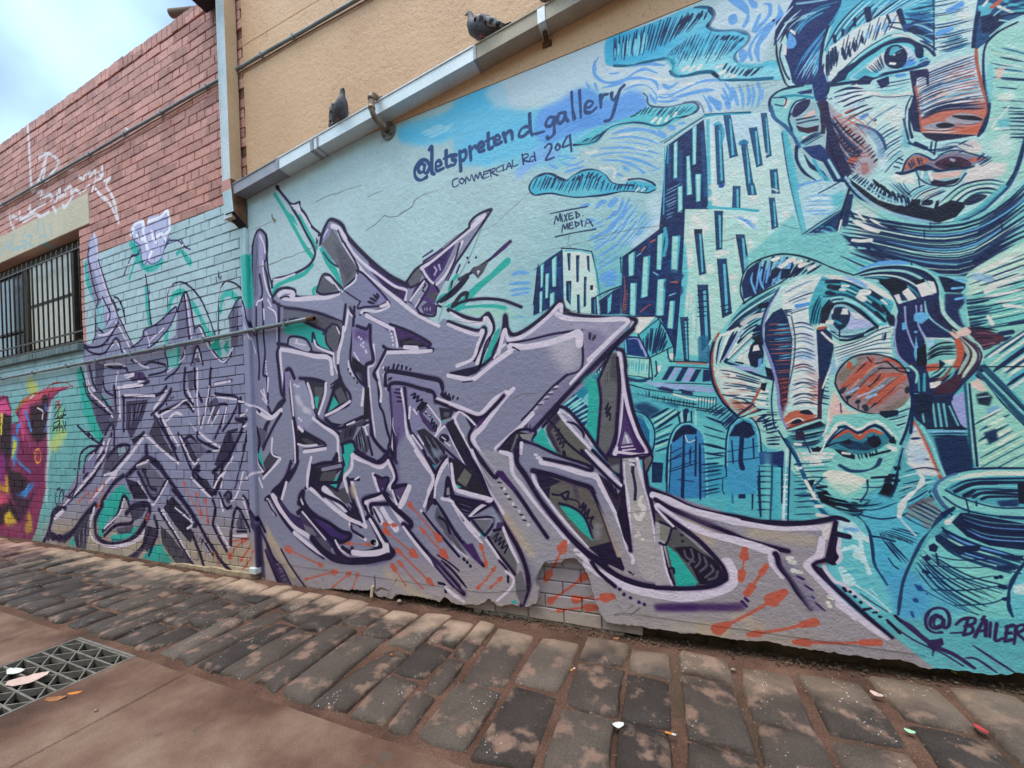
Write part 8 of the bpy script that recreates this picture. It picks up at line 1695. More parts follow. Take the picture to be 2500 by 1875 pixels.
# cobbles: columns of bluestone pitchers standing square to the wall
def cobble(x0, x1, y0, y1, seed):
    r_ = random.Random(seed)
    nxs, nys = 6, 7
    ua, ub = (-1, -0.9, -0.34, 0.34, 0.9, 1), (-1, -0.93, -0.5, 0, 0.5, 0.93, 1)
    cx, cy = (x0 + x1) / 2, (y0 + y1) / 2; hw, hl = (x1 - x0) / 2, (y1 - y0) / 2
    sk = r_.uniform(-0.06, 0.06); tl = r_.uniform(-0.008, 0.008), r_.uniform(-0.007, 0.007); dz = r_.uniform(-0.007, 0.007)
    V, Fc = [], []
    ph = [r_.uniform(0, 6.28) for _ in range(6)]
    def edge(a, b):
        t = math.atan2(b, a)
        return 1 + 0.035 * math.sin(2 * t + ph[0]) + 0.03 * math.sin(3 * t + ph[1]) + 0.022 * math.sin(5 * t + ph[2]) + 0.014 * math.sin(9 * t + ph[3]) + r_.uniform(-0.012, 0.012)
    for j in range(nys):
        for i in range(nxs):
            a, b = ua[i], ub[j]
            a2, b2 = a * math.sqrt(max(0, 1 - 0.06 * b * b)), b * math.sqrt(max(0, 1 - 0.05 * a * a))
            e = edge(a2, b2) if max(abs(a), abs(b)) > 0.99 else 1.0
            px, py = a2 * hw * e + sk * b2 * hl, b2 * hl * e
            m_ = max(abs(a), abs(b)); drop = 0.0
            if m_ > 0.99: drop = 0.016 + r_.uniform(0, 0.006)
            elif m_ > 0.6: drop = 0.0025 + r_.uniform(-0.0015, 0.002)
            z = 0.012 - drop + tl[0] * a + tl[1] * b + r_.uniform(-0.0016, 0.0016) - 0.003 * (a * a + b * b)
            V.append((px * (0.985 if m_ > 0.99 else 1), py, z))
    for j in range(nys - 1):
        for i in range(nxs - 1):
            Fc.append((j * nxs + i, j * nxs + i + 1, (j + 1) * nxs + i + 1, (j + 1) * nxs + i))
    rim = [i for i in range(nxs)] + [j * nxs + nxs - 1 for j in range(1, nys)] + [(nys - 1) * nxs + i for i in range(nxs - 2, -1, -1)] + [j * nxs for j in range(nys - 2, 0, -1)]
    n0 = len(V)
    for i in rim:
        V.append((V[i][0] * 1.03, V[i][1] * 1.02, -0.05))
    for k in range(len(rim)):
        q = (k + 1) % len(rim); Fc.append((rim[k], n0 + k, n0 + q, rim[q]))
    me = mesh_data('cobblestone', V, Fc, True)
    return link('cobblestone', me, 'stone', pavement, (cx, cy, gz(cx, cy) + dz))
rc = random.Random(21); x = -9.4; k = 0
fixed = [(-0.985, -0.75, (-0.105, -0.625, -0.985)), (-0.72, -0.49, (-0.115, -0.555, -0.985)), (-0.465, -0.225, (-0.055, -0.275, -0.62, -0.985)), (-0.215, -0.01, (-0.07, -0.29, -0.62, -0.985)), (0.03, 0.265, (-0.06, -0.235, -0.645, -0.985)), (0.295, 0.515, (-0.085, -0.468, -0.75, -0.985)), (0.55, 0.79, (-0.075, -0.45, -0.985)), (0.84, 1.075, (0.0, -0.29, -0.64, -0.985))]
cols_ = []
while x < -1.03:
    w = rc.uniform(0.165, 0.235)
    if x + w > -1.02: w = -1.02 - x
    if w > 0.1:
        y = -rc.uniform(0.05, 0.11); ends = [y]
        while y > -0.8:
            y -= rc.uniform(0.27, 0.47)
            if y < -0.78: y = -0.99
            ends.append(y)
        cols_.append((x, x + w, tuple(ends)))
    x += w + rc.uniform(0.008, 0.026)
cols_ += fixed
x = 1.1
while x < 2.4:
    w = rc.uniform(0.2, 0.25); cols_.append((x, x + w, (0.0, -0.4, -0.7, -0.985))); x += w + 0.03
for a, b, ends in cols_:
    for y1, y0 in zip(ends[:-1], ends[1:]):
        cobble(a, b, y0 + 0.006 + rc.uniform(0, 0.012), y1 - rc.uniform(0.004, 0.014), k); k += 1

# concrete channel along the cobbles, with joints and the opening of the drain
def slab(x0, y0, x1, y1, seed):
    r_ = random.Random(seed)
    b = 0.007
    top = [(x0 + b, y0 + b), (x1 - b, y0 + b), (x1 - b, y1 - b), (x0 + b, y1 - b)]
    def ring(p, jitter):
        o = []
        for (ax, ay), (bx, by) in zip(p, p[1:] + p[:1]):
            n = max(2, int(math.hypot(bx - ax, by - ay) / 0.09))
            for i in range(n):
                t = i / n; o.append((ax + (bx - ax) * t + r_.uniform(-jitter, jitter), ay + (by - ay) * t + r_.uniform(-jitter, jitter)))
        return o
    r0 = ring(top, 0.0022); r1 = [(px + (0.006 if px > (x0 + x1) / 2 else -0.006), py + (0.006 if py > (y0 + y1) / 2 else -0.006)) for px, py in r0]
    n = len(r0); dz = r_.uniform(-0.002, 0.002)
    V = [(px, py, dz) for px, py in r0] + [(px, py, dz - 0.007) for px, py in r1] + [(px, py, -0.3) for px, py in r1]
    Fc = [tuple(range(n))]
    for s in (0, n):
        for i in range(n):
            q = (i + 1) % n; Fc.append((s + i, s + n + i, s + n + q, s + q))
    return link('concrete_slab', mesh_data('concrete_slab', V, Fc), 'concrete', pavement)
slab(-9.0, -9.0, -3.945, -1.03, 1); slab(-3.94, -1.66, GX0, -1.03, 2); slab(GX1, -1.66, -2.395, -1.03, 3)
slab(-3.94, -9.0, -2.395, -1.665, 4); slab(-2.39, -9.0, 2.6, -1.025, 5)
slab(2.605, -9.0, 12, -1.03, 6); slab(-20, -9, -9.005, -1.03, 7)

part('far_side', join(bevbox(-30, -7.2, -0.1, 25, -6.6, 6.2, 0.02), box(-30, -6.63, 0.0, 25, -6.605, 0.5)), 'lintel', kind='structure')  # unseen wall added opposite to block low sky and dim the lower walls
# ------------------------------------------------------------------ brick wall
bw = thing('brick_wall', 'long brick wall, bare red above and painted pale blue with graffiti below', 'wall', (-6.0, 0, 0))
BY = 0.004
WX1, WZ0, WZ1 = -6.165, 2.388, 3.69
cand = []
rb = random.Random(4)
def add_course(kc, z0):
    hd = kc % 6 == 1
    w = 0.1165 if hd else BW
    off = (0.058 if hd else (0.0 if kc % 2 else BW / 2))
    x = -8.9 - off
    while x < -3.40:
        x0, x1 = x + 0.004, x + w - 0.004
        x += w
        xr = -3.405 if z0 < 3.05 else -3.282
        if x0 > xr - 0.03: continue
        x1 = min(x1, xr)
        za, zb = z0 + 0.004, z0 + PITCH - 0.004
        pieces = [(x0, x1)]
        zm = (za + zb) / 2
        if WZ0 - 0.105 < zm < WZ1 + 0.35:                       # window, sill and lintel
            edge_ = -6.222 if zm < WZ0 else (WX1 if zm < WZ1 else -5.918)
            if x1 <= edge_ + 0.01: continue
            if x0 < edge_ + 0.003: x0 = edge_ + 0.005
            if x1 - x0 < 0.02: continue
        cand.append((x0, x1, za, zb))
for kc in range(-1, 60):
    add_course(kc, BZ + kc * PITCH)
def brick_vf(x0, x1, z0, z1, r_, y=BY, depth=0.05):
    c = 0.0032
    dy = r_.uniform(-0.0022, 0.0022); tx, tz = r_.uniform(-0.0016, 0.0016), r_.uniform(-0.001, 0.001)
    j = lambda: r_.uniform(-0.0013, 0.0013)
    V = []
    for sx, sz in ((0, 0), (1, 0), (1, 1), (0, 1)):
        X, Z = (x1 if sx else x0), (z1 if sz else z0)
        V.append((X + (-c if sx else c) + j(), y + dy + (tx if sx else -tx) + (tz if sz else -tz), Z + (-c if sz else c) + j()))
    for sx, sz in ((0, 0), (1, 0), (1, 1), (0, 1)):
        X, Z = (x1 if sx else x0), (z1 if sz else z0)
        V.append((X + j(), y + c * 1.2 + dy, Z + j()))
    for sx, sz in ((0, 0), (1, 0), (1, 1), (0, 1)):
        X, Z = (x1 if sx else x0), (z1 if sz else z0)
        V.append((X, y + depth, Z))
    Fc = [(0, 1, 2, 3)]
    for s in (0, 4):
        for i in range(4):
            q = (i + 1) % 4; Fc.append((s + i, s + 4 + i, s + 4 + q, s + q))
    return V, Fc
# coping: bricks on edge
x = -8.9
cope = []
while x < -3.8:
    if x + 0.0858 < -3.74:
        cope.append((x + 0.003, x + 0.0858 - 0.003, 5.143 + rb.uniform(-0.004, 0.004), 5.258 + rb.uniform(-0.005, 0.005)))
    x += 0.0858
allb = cand + cope
allb.sort(key=lambda q: (Vector(((q[0] + q[1]) / 2, 0, (q[2] + q[3]) / 2)) - CAMP).length)
cope_set = set(cope)
rest = []
for i, q in enumerate(allb):
    vf = brick_vf(*q, rb, depth=(0.11 if q in cope_set else 0.05), y=BY - (0.004 if q in cope_set else 0))
    if i < 298:
        o = part('brick', vf, 'brick', bw); o.matrix_parent_inverse = Matrix.Translation((6.0, 0, 0))
    else:
        rest.append(vf)
o = part('brick', join(*rest), 'brick', bw, kind='stuff'); o.matrix_parent_inverse = Matrix.Translation((6.0, 0, 0))
def bwp(name, vf, mat, **k):
    o = part(name, vf, mat, bw, **k); o.matrix_parent_inverse = Matrix.Translation((6.0, 0, 0)); return o
JY = BY + 0.012
bwp('mortar', join(box(-8.9, JY, -0.12, -3.402, 0.3, WZ0 - 0.104), box(WX1 + 0.001, JY, WZ0 - 0.103, -3.402, 0.3, 3.05), box(WX1 + 0.001, JY, 3.051, -3.285, 0.3, WZ1), box(-5.922, JY, WZ1 + 0.001, -3.285, 0.3, 4.042), box(-8.9, JY, 4.043, -3.285, 0.3, 5.14)), 'joint')
bwp('footing', plate(jag([(-4.75, -0.03), (-4.5, 0.012), (-4.2, 0.02), (-3.9, 0.03), (-3.6, 0.022), (-3.402, 0.03), (-3.402, -0.1), (-4.75, -0.1)], 0.05, 0.006, 4), -0.018, 0.03), 'cement')
# lintel, sill, window
bwp('lintel', bevbox(-8.9, BY - 0.006, WZ1, -5.923, 0.3, 4.038, 0.006), 'plaster')
x = -8.9
me = None
while x < -6.24:
    vf = bevbox(x + 0.003, -0.045, WZ0 - 0.103, x + 0.082, 0.16, WZ0 - 0.004, 0.006)
    rb_ = rb.uniform(-0.004, 0.004)
    o = part('sill_brick', ([(a, b + rb_, c - 0.02 * (0 if b > 0 else 1) * (c > WZ0 - 0.05)) for a, b, c in vf[0]], vf[1]), 'sill', bw); o.matrix_parent_inverse = Matrix.Translation((6.0, 0, 0))
    x += 0.0858
win = bwp('window', join(box(-8.9, 0.115, WZ1 - 0.09, -6.17, 0.19, WZ1 - 0.002), box(-8.9, 0.115, WZ0, -6.17, 0.19, WZ0 + 0.10), box(-6.30, 0.115, WZ0 + 0.1, -6.17, 0.19, WZ1 - 0.09), box(-6.72, 0.125, WZ0 + 0.1, -6.62, 0.185, WZ1 - 0.09), box(-7.98, 0.12, WZ0 + 0.1, -7.84, 0.19, WZ1 - 0.09), box(-7.84, 0.13, 3.045, -6.72, 0.18, 3.085), box(-8.9, 0.13, 2.78, -7.98, 0.18, 2.81)), 'frame')
def winp(name, vf, mat):
    o = part(name, vf, mat, win); return o
winp('pane', join(box(-7.839, 0.134, 3.0855, -6.7205, 0.139, WZ1 - 0.0905), box(-7.839, 0.134, WZ0 + 0.1005, -6.7205, 0.139, 3.0445)), 'frosted'); winp('pane', box(-8.9, 0.150, WZ0 + 0.1, -7.98, 0.154, WZ1 - 0.09), 'glass'); winp('pane', box(-6.62, 0.150, WZ0 + 0.1, -6.30, 0.154, WZ1 - 0.09), 'glass')
cv, cf = [], []
for i in range(61):
    X = -7.82 + 1.09 * i / 60
    for Z in (WZ0 + 0.1, WZ1 - 0.1): cv.append((X, 0.20 + 0.012 * math.sin(i * 0.9), Z))
cf = [(2 * i, 2 * i + 2, 2 * i + 3, 2 * i + 1) for i in range(60)]
winp('curtain', (cv, cf), 'curtain')
winp('interior', join(box(-8.9, 0.285, WZ0, -6.17, 0.3, WZ1), box(-8.9, 0.20, WZ1 - 0.002, -6.17, 0.285, WZ1 + 0.0)), 'dark')
# steel grille in the opening
gr = thing('security_grille', 'brown steel bar grille across the window in the brick wall', 'window grille', (-7.5, 0.02, WZ0))
def grp(name, vf, mat='bar', sm=False):
    o = part(name, vf, mat, gr, sm); o.matrix_parent_inverse = Matrix.Translation((7.5, -0.02, -WZ0)); return o
x = -6.252; i = 0
while x > -8.85:
    grp('bar', tube([(x, 0.03, WZ0 + 0.03), (x, 0.03, 3.555), (x, 0.03, 3.575)], [0.0085, 0.0085, 0.003], 8), sm=True); x -= 0.1317
grp('rail', bevbox(-8.9, 0.012, 3.474, -6.168, 0.022, 3.496, 0.002)); grp('rail', bevbox(-8.9, 0.012, 2.512, -6.168, 0.022, 2.534, 0.002)); grp('rail', bevbox(-8.9, 0.012, 2.395, -6.168, 0.03, 2.42, 0.002))

# ------------------------------------------------------------------ rendered wall
rw = thing('rendered_wall', 'rendered wall with mural of faces and towers, beige render above', 'wall', (-1.0, 0, 0))
def rwp(name, vf, mat, **k):
    o = part(name, vf, mat, rw, **k); o.matrix_parent_inverse = Matrix.Translation((1.0, 0, 0)); return o
XL, XR, MZ = -3.292, 2.6, 3.428
bot = [(-3.292, -0.03), (-3.0, -0.02), (-2.754, -0.012), (-2.571, -0.005), (-2.47, 0.012), (-2.316, 0.018), (-2.25, 0.03), (-2.12, 0.04), (-2.085, 0.062), (-2.06, 0.03), (-2.015, 0.0), (-1.97, 0.016), (-1.90, 0.004), (-1.86, 0.046), (-1.76, 0.05), (-1.676, 0.056), (-1.57, 0.05), (-1.492, 0.041), (-1.465, 0.07), (-1.446, 0.083), (-1.39, 0.05), (-1.316, 0.043), (-1.24, 0.058), (-1.181, 0.06), (-1.107, 0.116), (-1.06, 0.085), (-1.025, 0.078), (-0.95, 0.10), (-0.886, 0.089), (-0.83, 0.10), (-0.775, 0.135),
       (-0.763, 0.2), (-0.78, 0.26), (-0.768, 0.31), (-0.765, 0.365), (-0.72, 0.39), (-0.66, 0.392), (-0.61, 0.405), (-0.585, 0.43), (-0.551, 0.44), (-0.51, 0.43), (-0.475, 0.39), (-0.455, 0.35), (-0.436, 0.291), (-0.41, 0.19), (-0.385, 0.12), (-0.354, 0.08), (-0.28, 0.078), (-0.18, 0.085), (-0.085, 0.082), (0.028, 0.08), (0.14, 0.094), (0.313, 0.091), (0.472, 0.107), (0.566, 0.096), (0.718, 0.102), (0.87, 0.099), (0.959, 0.116), (1.043, 0.092), (1.169, 0.107), (1.261, 0.105), (1.355, 0.136), (1.8, 0.14), (2.6, 0.15)]
bj = jag(bot, 0.014, 0.0045, 9)
PT = 0.045
rwp('plaster_coat', plate(bj + [(XR, MZ), (XL, MZ)], 0.0, PT), 'plaster')
rwp('upper_render', join(box(XL + 0.016, -0.002, MZ + 0.004, XR, 0.3, 4.612), box(XL + 0.016, -0.002, 4.618, XR, 0.3, 6.4), box(XL + 0.016, 0.008, 4.60, XR, 0.29, 4.63)), 'beige')
rwp('wall_core', join(box(XL + 0.005, PT + 0.05, -0.2, XR, 0.28, MZ), box(XL + 0.002, PT, 0.6, XR, PT + 0.03, MZ)), 'footing')
# bricks bared by the lost render, painted over with the wall
rr_ = random.Random(8)
for kc in range(0, 7):
    z0 = 0.007 + kc * PITCH
    off = 0.0 if kc % 2 else BW / 2
    x = -1.20 - off
    while x < -0.2:
        x0, x1 = x + 0.004, x + BW - 0.004; x += BW
        if x1 < -1.16 or x0 > -0.30 or z0 > 0.47: continue
        if kc > 1 and (x1 < -0.80 or x0 > -0.38): continue
        o = part('brick', brick_vf(x0, x1, z0 + 0.004, z0 + PITCH - 0.004, rr_, y=PT - 0.004), 'brick', rw); o.matrix_parent_inverse = Matrix.Translation((1.0, 0, 0))
rwp('mortar', box(-1.25, PT + 0.008, -0.15, -0.26, PT + 0.033, 0.56), 'plaster')
# crumbs of mortar and dirt filling the gap under the render
cv = []
rq = random.Random(31)
def lump(c, s, seed):
    r_ = random.Random(seed); V = []
    for a, b in ((0, 1), (0, -1)): V.append((c[0], c[1], c[2] + s * b * r_.uniform(0.5, 0.9)))
    n = 6
    for i in range(n):
        t = 6.283 * i / n; q = s * r_.uniform(0.7, 1.25); V.append((c[0] + q * math.cos(t), c[1] + q * 0.8 * math.sin(t), c[2] + s * r_.uniform(-0.2, 0.2)))
    return V, [(0, 2 + i, 2 + (i + 1) % n) for i in range(n)] + [(1, 2 + (i + 1) % n, 2 + i) for i in range(n)]
L_ = []
for i in range(1500):
    x = rq.uniform(-3.25, 1.9); y = rq.triangular(-0.03, 0.07, 0.05); s = rq.triangular(0.002, 0.012, 0.004)
    z = gz(x, y) + max(0, (y - 0.0)) * rq.uniform(-0.3, 0.25) + s * 0.3 - 0.006
    if x < -1.9 and y < 0: s *= 0.5
    L_.append(lump((x, y, z), s, i))
for i in range(500):
    x = rq.uniform(-8.5, -3.3); y = rq.triangular(-0.075, -0.02, -0.03); s = rq.triangular(0.002, 0.009, 0.003); L_.append(lump((x, y, s * 0.3 - 0.006), s, 5000 + i))
part('rubble', join(*L_), 'footing', kind='stuff')
L_ = []
for i in range(2600):
    x = rq.uniform(-4.5, 1.9); y = rq.uniform(-1.0, -0.02); s = rq.triangular(0.0008, 0.0045, 0.0014)
    L_.append(lump((x, y, gz(x, y) + 0.006 + s * 0.2), s, 9000 + i))
for i in range(900):
    x = rq.uniform(-3.8, 0.6); y = rq.uniform(-2.0, -1.03); s = rq.triangular(0.0006, 0.003, 0.001); L_.append(lump((x, y, s * 0.3), s, 19000 + i))
MT['grit'] = simple('grit', '6b5548', 'b09a88', 60, 0.9, 0, 0)
part('grit', join(*L_), 'grit', kind='stuff')

# ------------------------------------------------------------------ painted motifs, thin skins of paint on the render
def motif(name, s, y, label=None, sm=False):
    pts = pl(s)
    if sm:
        q = smooth(np.array(pts, np.float32), True, 4); pts = [tuple(map(float, p)) for p in q[:-1]]
    pts = [(min(XR - 0.02, x), min(MZ - 0.004, max(0.15, z))) for x, z in pts]
    clean = [pts[0]]
    for p in pts[1:]:
        if math.hypot(p[0] - clean[-1][0], p[1] - clean[-1][1]) > 0.002: clean.append(p)
    o = rwp(name, plate(clean, y), 'plaster')
    if label: o['label'] = label
    return o
T(1500, 0)
motif('painted_cloud', BC, -0.0008, 'big cyan hatched cloud painted at the top edge', True)
T(1200, 100)
motif('painted_cloud', "/85,328 10,-18 17,-10 23,-2 15,7 20,7 15,-10 23,-12 24,-1 23,11 15,18 25,4 20,-7 30,3 23,7 0,10 -20,6 -36,-3 -20,1 -42,9 -35,2 -30,0 -30,-5 -25,-3 -20,3 -18,0", -0.0008, 'small solid teal cloud painted under the lettering', True)
T(1500, 0)
motif('painted_tower', "/118,328 42,-30 44,-30 4,-8 42,-2 100,-4 30,44 20,117 15,100 -67,-17 -136,-8 -3,-5 -109,40 10,-110", -0.0010, 'tallest painted tower with dark left side')
T(1250, 450)
motif('painted_tower', "/246,165 49,-35 50,-35 44,-39 51,0 113,10 19,9 0,80 -40,35 -17,35 5,40 -45,57 -27,33 -10,45 -73,-8 -25,-64 -12,-29 -82,-8", -0.0014, 'middle painted tower with pale right side')
motif('painted_tower', "/56,188 29,-23 29,-19 65,6 9,48 8,91 -71,-3 -17,-23 -8,7 -52,23 1,-35", -0.0010, 'small painted tower at the left')
T(1900, 0)
motif('painted_face', "/105,130 35,-80 65,-52 170,-13 125,10 -28,95 53,-15 85,0 0,275 -70,40 -25,45 -40,53 -65,27 -65,7 -63,-12 -57,-28 -50,-34 -35,-58 -30,-90 -10,-80 -2,-45", -0.0010, 'large painted face looking right at the top', True)
T(1650, 600)
motif('painted_face', "/78,275 2,-35 8,-30 17,-25 35,-43 40,-30 60,-27 35,-20 53,-3 72,6 50,17 40,33 10,32 -2,30 -16,28 8,42 32,30 8,32 -2,43 -6,70 -12,50 -20,65 -55,42 -60,-2 -43,-28 -30,-47 -20,-35 -32,-35 -65,-23 -45,-27 -35,-35 -20,-38", -0.0018, 'lower painted face with a round brown cheek')
T(1900, 1050)
motif('painted_vase', "/348,135 7,-15 20,-15 35,-13 40,-6 160,-1 0,305 -135,20 -85,-35 -78,-53 -4,-12 14,-35 18,-30 20,-13 38,-57 -23,5 -15,-20", -0.0010, 'wide painted vase with a dark rim')
T(0, 0, 1)
motif('painted_lettering', SIL.replace('0,', '0,') if False else "610,700 625,560 650,560 655,700 690,752 760,740 790,700 785,560 800,540 830,545 900,640 996,720 1040,660 1130,540 1192,512 1150,620 1085,740 1069,785 1083,777 1200,823 1206,800 1168,901 1200,874 1232,773 1252,819 1290,800 1367,738 1388,764 1548,779 1440,930 1500,860 1530,860 1591,1112 1600,1192 1690,1225 1801,1260 1936,1278 2034,1266 2045,1300 2034,1371 1988,1382 2020,1440 2100,1500 2178,1550 2260,1612 1960,1560 1520,1495 1470,1400 1410,1360 1330,1370 1290,1440 1180,1450 900,1420 612,1385", -0.0024, 'grey and purple interlocked graffiti lettering')

# ------------------------------------------------------------------ raked gutter on the rendered wall
gt = thing('roof_gutter', 'sloping sheet metal gutter fixed between beige render and mural', 'gutter', (-3.16, -0.1, 3.304))
GS = 0.1058
def gutter_at(x): return 3.304 + GS * (x + 3.16)
def gtp(name, vf, mat, **k):
    o = part(name, vf, mat, gt, **k); o.matrix_parent_inverse = Matrix.Translation((3.16, 0.1, -3.304)); return o
def trough(x0, x1, mat):
    prof = [(-0.004, 0.086), (-0.004, 0.0), (-0.100, 0.0), (-0.100, 0.079), (-0.106, 0.082), (-0.106, 0.089), (-0.094, 0.089), (-0.0945, 0.006), (-0.010, 0.006), (-0.010, 0.086)]
    n = len(prof); V = [(x, y, gutter_at(x) + z) for x in (x0, x1) for y, z in prof]
    Fc = [(i, (i + 1) % n, n + (i + 1) % n, n + i) for i in range(n)] + [tuple(range(n)), tuple(range(2 * n - 1, n - 1, -1))]
    gtp('gutter_length', (V, Fc), mat)
trough(-3.315, -2.775, 'zinc_dull'); trough(-2.772, -1.012, 'galv'); trough(-1.009, 2.5, 'painted_sheet')
def strap(x, w, mat):
    V = []
    for xx in (x, x + w):
        for y, z in ((-0.004, -0.003), (-0.1035, -0.003), (-0.1035, 0.078), (-0.1065, 0.078), (-0.1065, -0.006), (-0.004, -0.006)): V.append((xx, y, gutter_at(xx) + z))
    n = 6; gtp('strap', (V, [(i, (i + 1) % n, n + (i + 1) % n, n + i) for i in range(n)] + [tuple(range(n)), tuple(range(2 * n - 1, n - 1, -1))]), mat)
strap(-2.415, 0.028, 'zinc_dull'); strap(-2.35, 0.012, 'zinc_dull'); strap(-0.60, 0.045, 'galv'); strap(-2.785, 0.022, 'zinc_dull'); strap(-1.02, 0.018, 'zinc_dull')
V = [(-3.318, y, gutter_at(-3.316) + z) for y, z in ((-0.003, -0.002), (-0.102, -0.002), (-0.102, 0.088), (-0.003, 0.088))]
gtp('end_cap', (V + [(a - 0.004, b, c) for a, b, c in V], [(0, 1, 2, 3), (7, 6, 5, 4)] + [(i, 4 + i, 4 + (i + 1) % 4, (i + 1) % 4) for i in range(4)]), 'zinc_dull')
gtp('bracket', join(box(-0.585, -0.055, gutter_at(-0.57) - 0.035, -0.56, 0.0, gutter_at(-0.57) - 0.006), box(-0.60, -0.012, gutter_at(-0.57) - 0.06, -0.545, 0.0, gutter_at(-0.57) - 0.03)), 'rust')

# ------------------------------------------------------------------ square downpipe between the two walls
dp = thing('downpipe', 'tall square sheet metal downpipe where brick and beige walls meet', 'downpipe', (-3.37, -0.05, 3.05))
def dpp(name, vf, mat, **k):
    o = part(name, vf, mat, dp, **k); o.matrix_parent_inverse = Matrix.Translation((3.37, 0.05, -3.05)); return o
V, Fc = box(-3.435, -0.108, 3.10, -3.335, -0.012, 6.2)
me = mesh_data('pipe', V, Fc); me.materials.append(MT['pole_side']); me.materials.append(MT['pole_front_sheen'])
for p in me.polygons: p.material_index = 1 if p.normal.y < -0.5 else 0
pipe = link('pipe', me, None, dp); pipe.matrix_parent_inverse = Matrix.Translation((3.37, 0.05, -3.05))
dpp('seam', bevbox(-3.437, -0.111, 3.30, -3.425, -0.104, 6.2, 0.001), 'pole_front_sheen')
# shoe: a sleeve that kicks towards the rendered wall
V = [(-3.442, -0.115, 3.42), (-3.328, -0.115, 3.42), (-3.296, -0.012, 3.42), (-3.41, -0.012, 3.42), (-3.412, -0.115, 3.135), (-3.298, -0.115, 3.135), (-3.287, -0.012, 3.052), (-3.392, -0.012, 3.052)]
me = mesh_data('shoe', V, [(0, 1, 5, 4), (1, 2, 6, 5), (2, 3, 7, 6), (3, 0, 4, 7), (4, 5, 6, 7)])
for mm in ('plaster', 'rust', 'dark_sheet'): me.materials.append(MT[mm])
me.polygons[0].material_index = 0; me.polygons[1].material_index = 1; me.polygons[4].material_index = 2
sh = link('shoe', me, None, dp); sh.matrix_parent_inverse = Matrix.Translation((3.37, 0.05, -3.05))
lp = thing('corner_pipe', 'narrow flat pipe painted over with graffiti in the corner of both walls', 'pipe', (-3.34, 0, 0.06))
for nm, vf, mt in (('pipe', bevbox(-3.372, -0.03, 0.085, -3.300, 0.03, 3.04, 0.006), 'plaster'), ('shoe', bevbox(-3.378, -0.052, 0.045, -3.298, 0.02, 0.10, 0.006), 'galv')):
    o = part(nm, vf, mt, lp); o.matrix_parent_inverse = Matrix.Translation((3.34, 0, -0.06))

# ------------------------------------------------------------------ conduits
def clip_(x, y, z, r):
    return join(box(x - 0.008, y - r - 0.003, z - r - 0.004, x + 0.008, y + r, z + r + 0.003), box(x - 0.008, -0.006, z + r, x + 0.008, 0.004, z + r + 0.025))
uc = thing('wall_conduit', 'grey conduit running high across the bare brick and beige render', 'conduit', (-3.0, -0.02, 4.42), 'conduits along the walls')
def ucp(name, vf, mat, o_=None, L=(3.0, 0.02, -4.42), sm=False):
    o = part(name, vf, mat, o_ or uc, sm); o.matrix_parent_inverse = Matrix.Translation(L); return o
rz_ = random.Random(2)
ucp('pipe', tube([(-8.9 + i * 0.35, -0.022 + rz_.uniform(-0.001, 0.001), 4.418 + 0.0012 * (i % 3)) for i in range(33)], 0.0125, 10), 'conduit', sm=True)
ucp('cable', tube([(-8.9 + i * 0.25, -0.014, 4.392 + 0.004 * math.sin(i * 1.3) - (0.012 if i in (14, 15, 16) else 0)) for i in range(46)], 0.0055, 6), 'cable', sm=True)
for x in (-8.0, -6.9, -5.8, -5.1, -4.45, -3.75, -3.02, -2.65, -1.9, -1.0): ucp('saddle', clip_(x, -0.022, 4.418, 0.0135), 'conduit')
lc = thing('wall_conduit', 'lower conduit crossing painted bricks with an open rusty end on the mural', 'conduit', (-5.0, -0.03, 2.14), 'conduits along the walls')
LC = (5.0, 0.03, -2.14)
ucp('pipe', tube([(-8.9 + i * 0.32, -0.03, 2.118 + 0.0045 * i * 0.32 + rz_.uniform(-0.0015, 0.0015)) for i in range(20)] + [(-2.56, -0.03, 2.147)], 0.0165, 12), 'conduit', lc, LC, True)
ucp('pipe_end', tube([(-2.60, -0.03, 2.147), (-2.53, -0.03, 2.147), (-2.527, -0.03, 2.147), (-2.527, -0.03, 2.147), (-2.555, -0.03, 2.147)], [0.0172, 0.019, 0.019, 0.013, 0.012], 12), 'rust', lc, LC, True)
for x in (-8.2, -7.3, -6.45, -5.8, -5.1, -4.5, -3.9, -3.2, -2.85): ucp('saddle', clip_(x, -0.03, 2.118 + 0.0045 * (x + 8.9), 0.0175), 'conduit', lc, LC)

# ------------------------------------------------------------------ vent pipe around the gutter
vp = thing('vent_pipe', 'bent weathered pipe looping around the gutter to a round flange', 'pipe', (-1.77, 0, 3.4))
def arc(c, a, b, r, n=6):
    c, a, b = Vector(c), Vector(a), Vector(b)
    return [tuple(c + a * r * math.cos(t) + b * r * math.sin(t)) for t in np.linspace(0, math.pi / 2, n)]
path = [(-1.74, 0.0, 3.556), (-1.755, -0.06, 3.556)] + arc((-1.775, -0.115, 3.511), (0, 0, 1), (0, -1, 0), 0.045) + arc((-1.775, -0.105, 3.447), (0, -1, 0), (0, 0, -1), 0.055) + [(-1.768, -0.06, 3.392), (-1.765, 0.0, 3.392)]
o = part('pipe', tube(path, 0.0195, 12), 'copper', vp, True); o.matrix_parent_inverse = Matrix.Translation((1.77, 0, -3.4))
for vf in (tube([(-1.758, -0.078, 3.556), (-1.764, -0.098, 3.5545)], 0.0245, 12), tube([(-1.775, -0.16, 3.50), (-1.775, -0.16, 3.522)], 0.0245, 12), tube([(-1.775, -0.16, 3.435), (-1.775, -0.16, 3.455)], 0.024, 12), tube([(-1.766, -0.065, 3.392), (-1.766, -0.045, 3.392)], 0.0245, 12)):
    o = part('collar', vf, 'copper', vp, True); o.matrix_parent_inverse = Matrix.Translation((1.77, 0, -3.4))
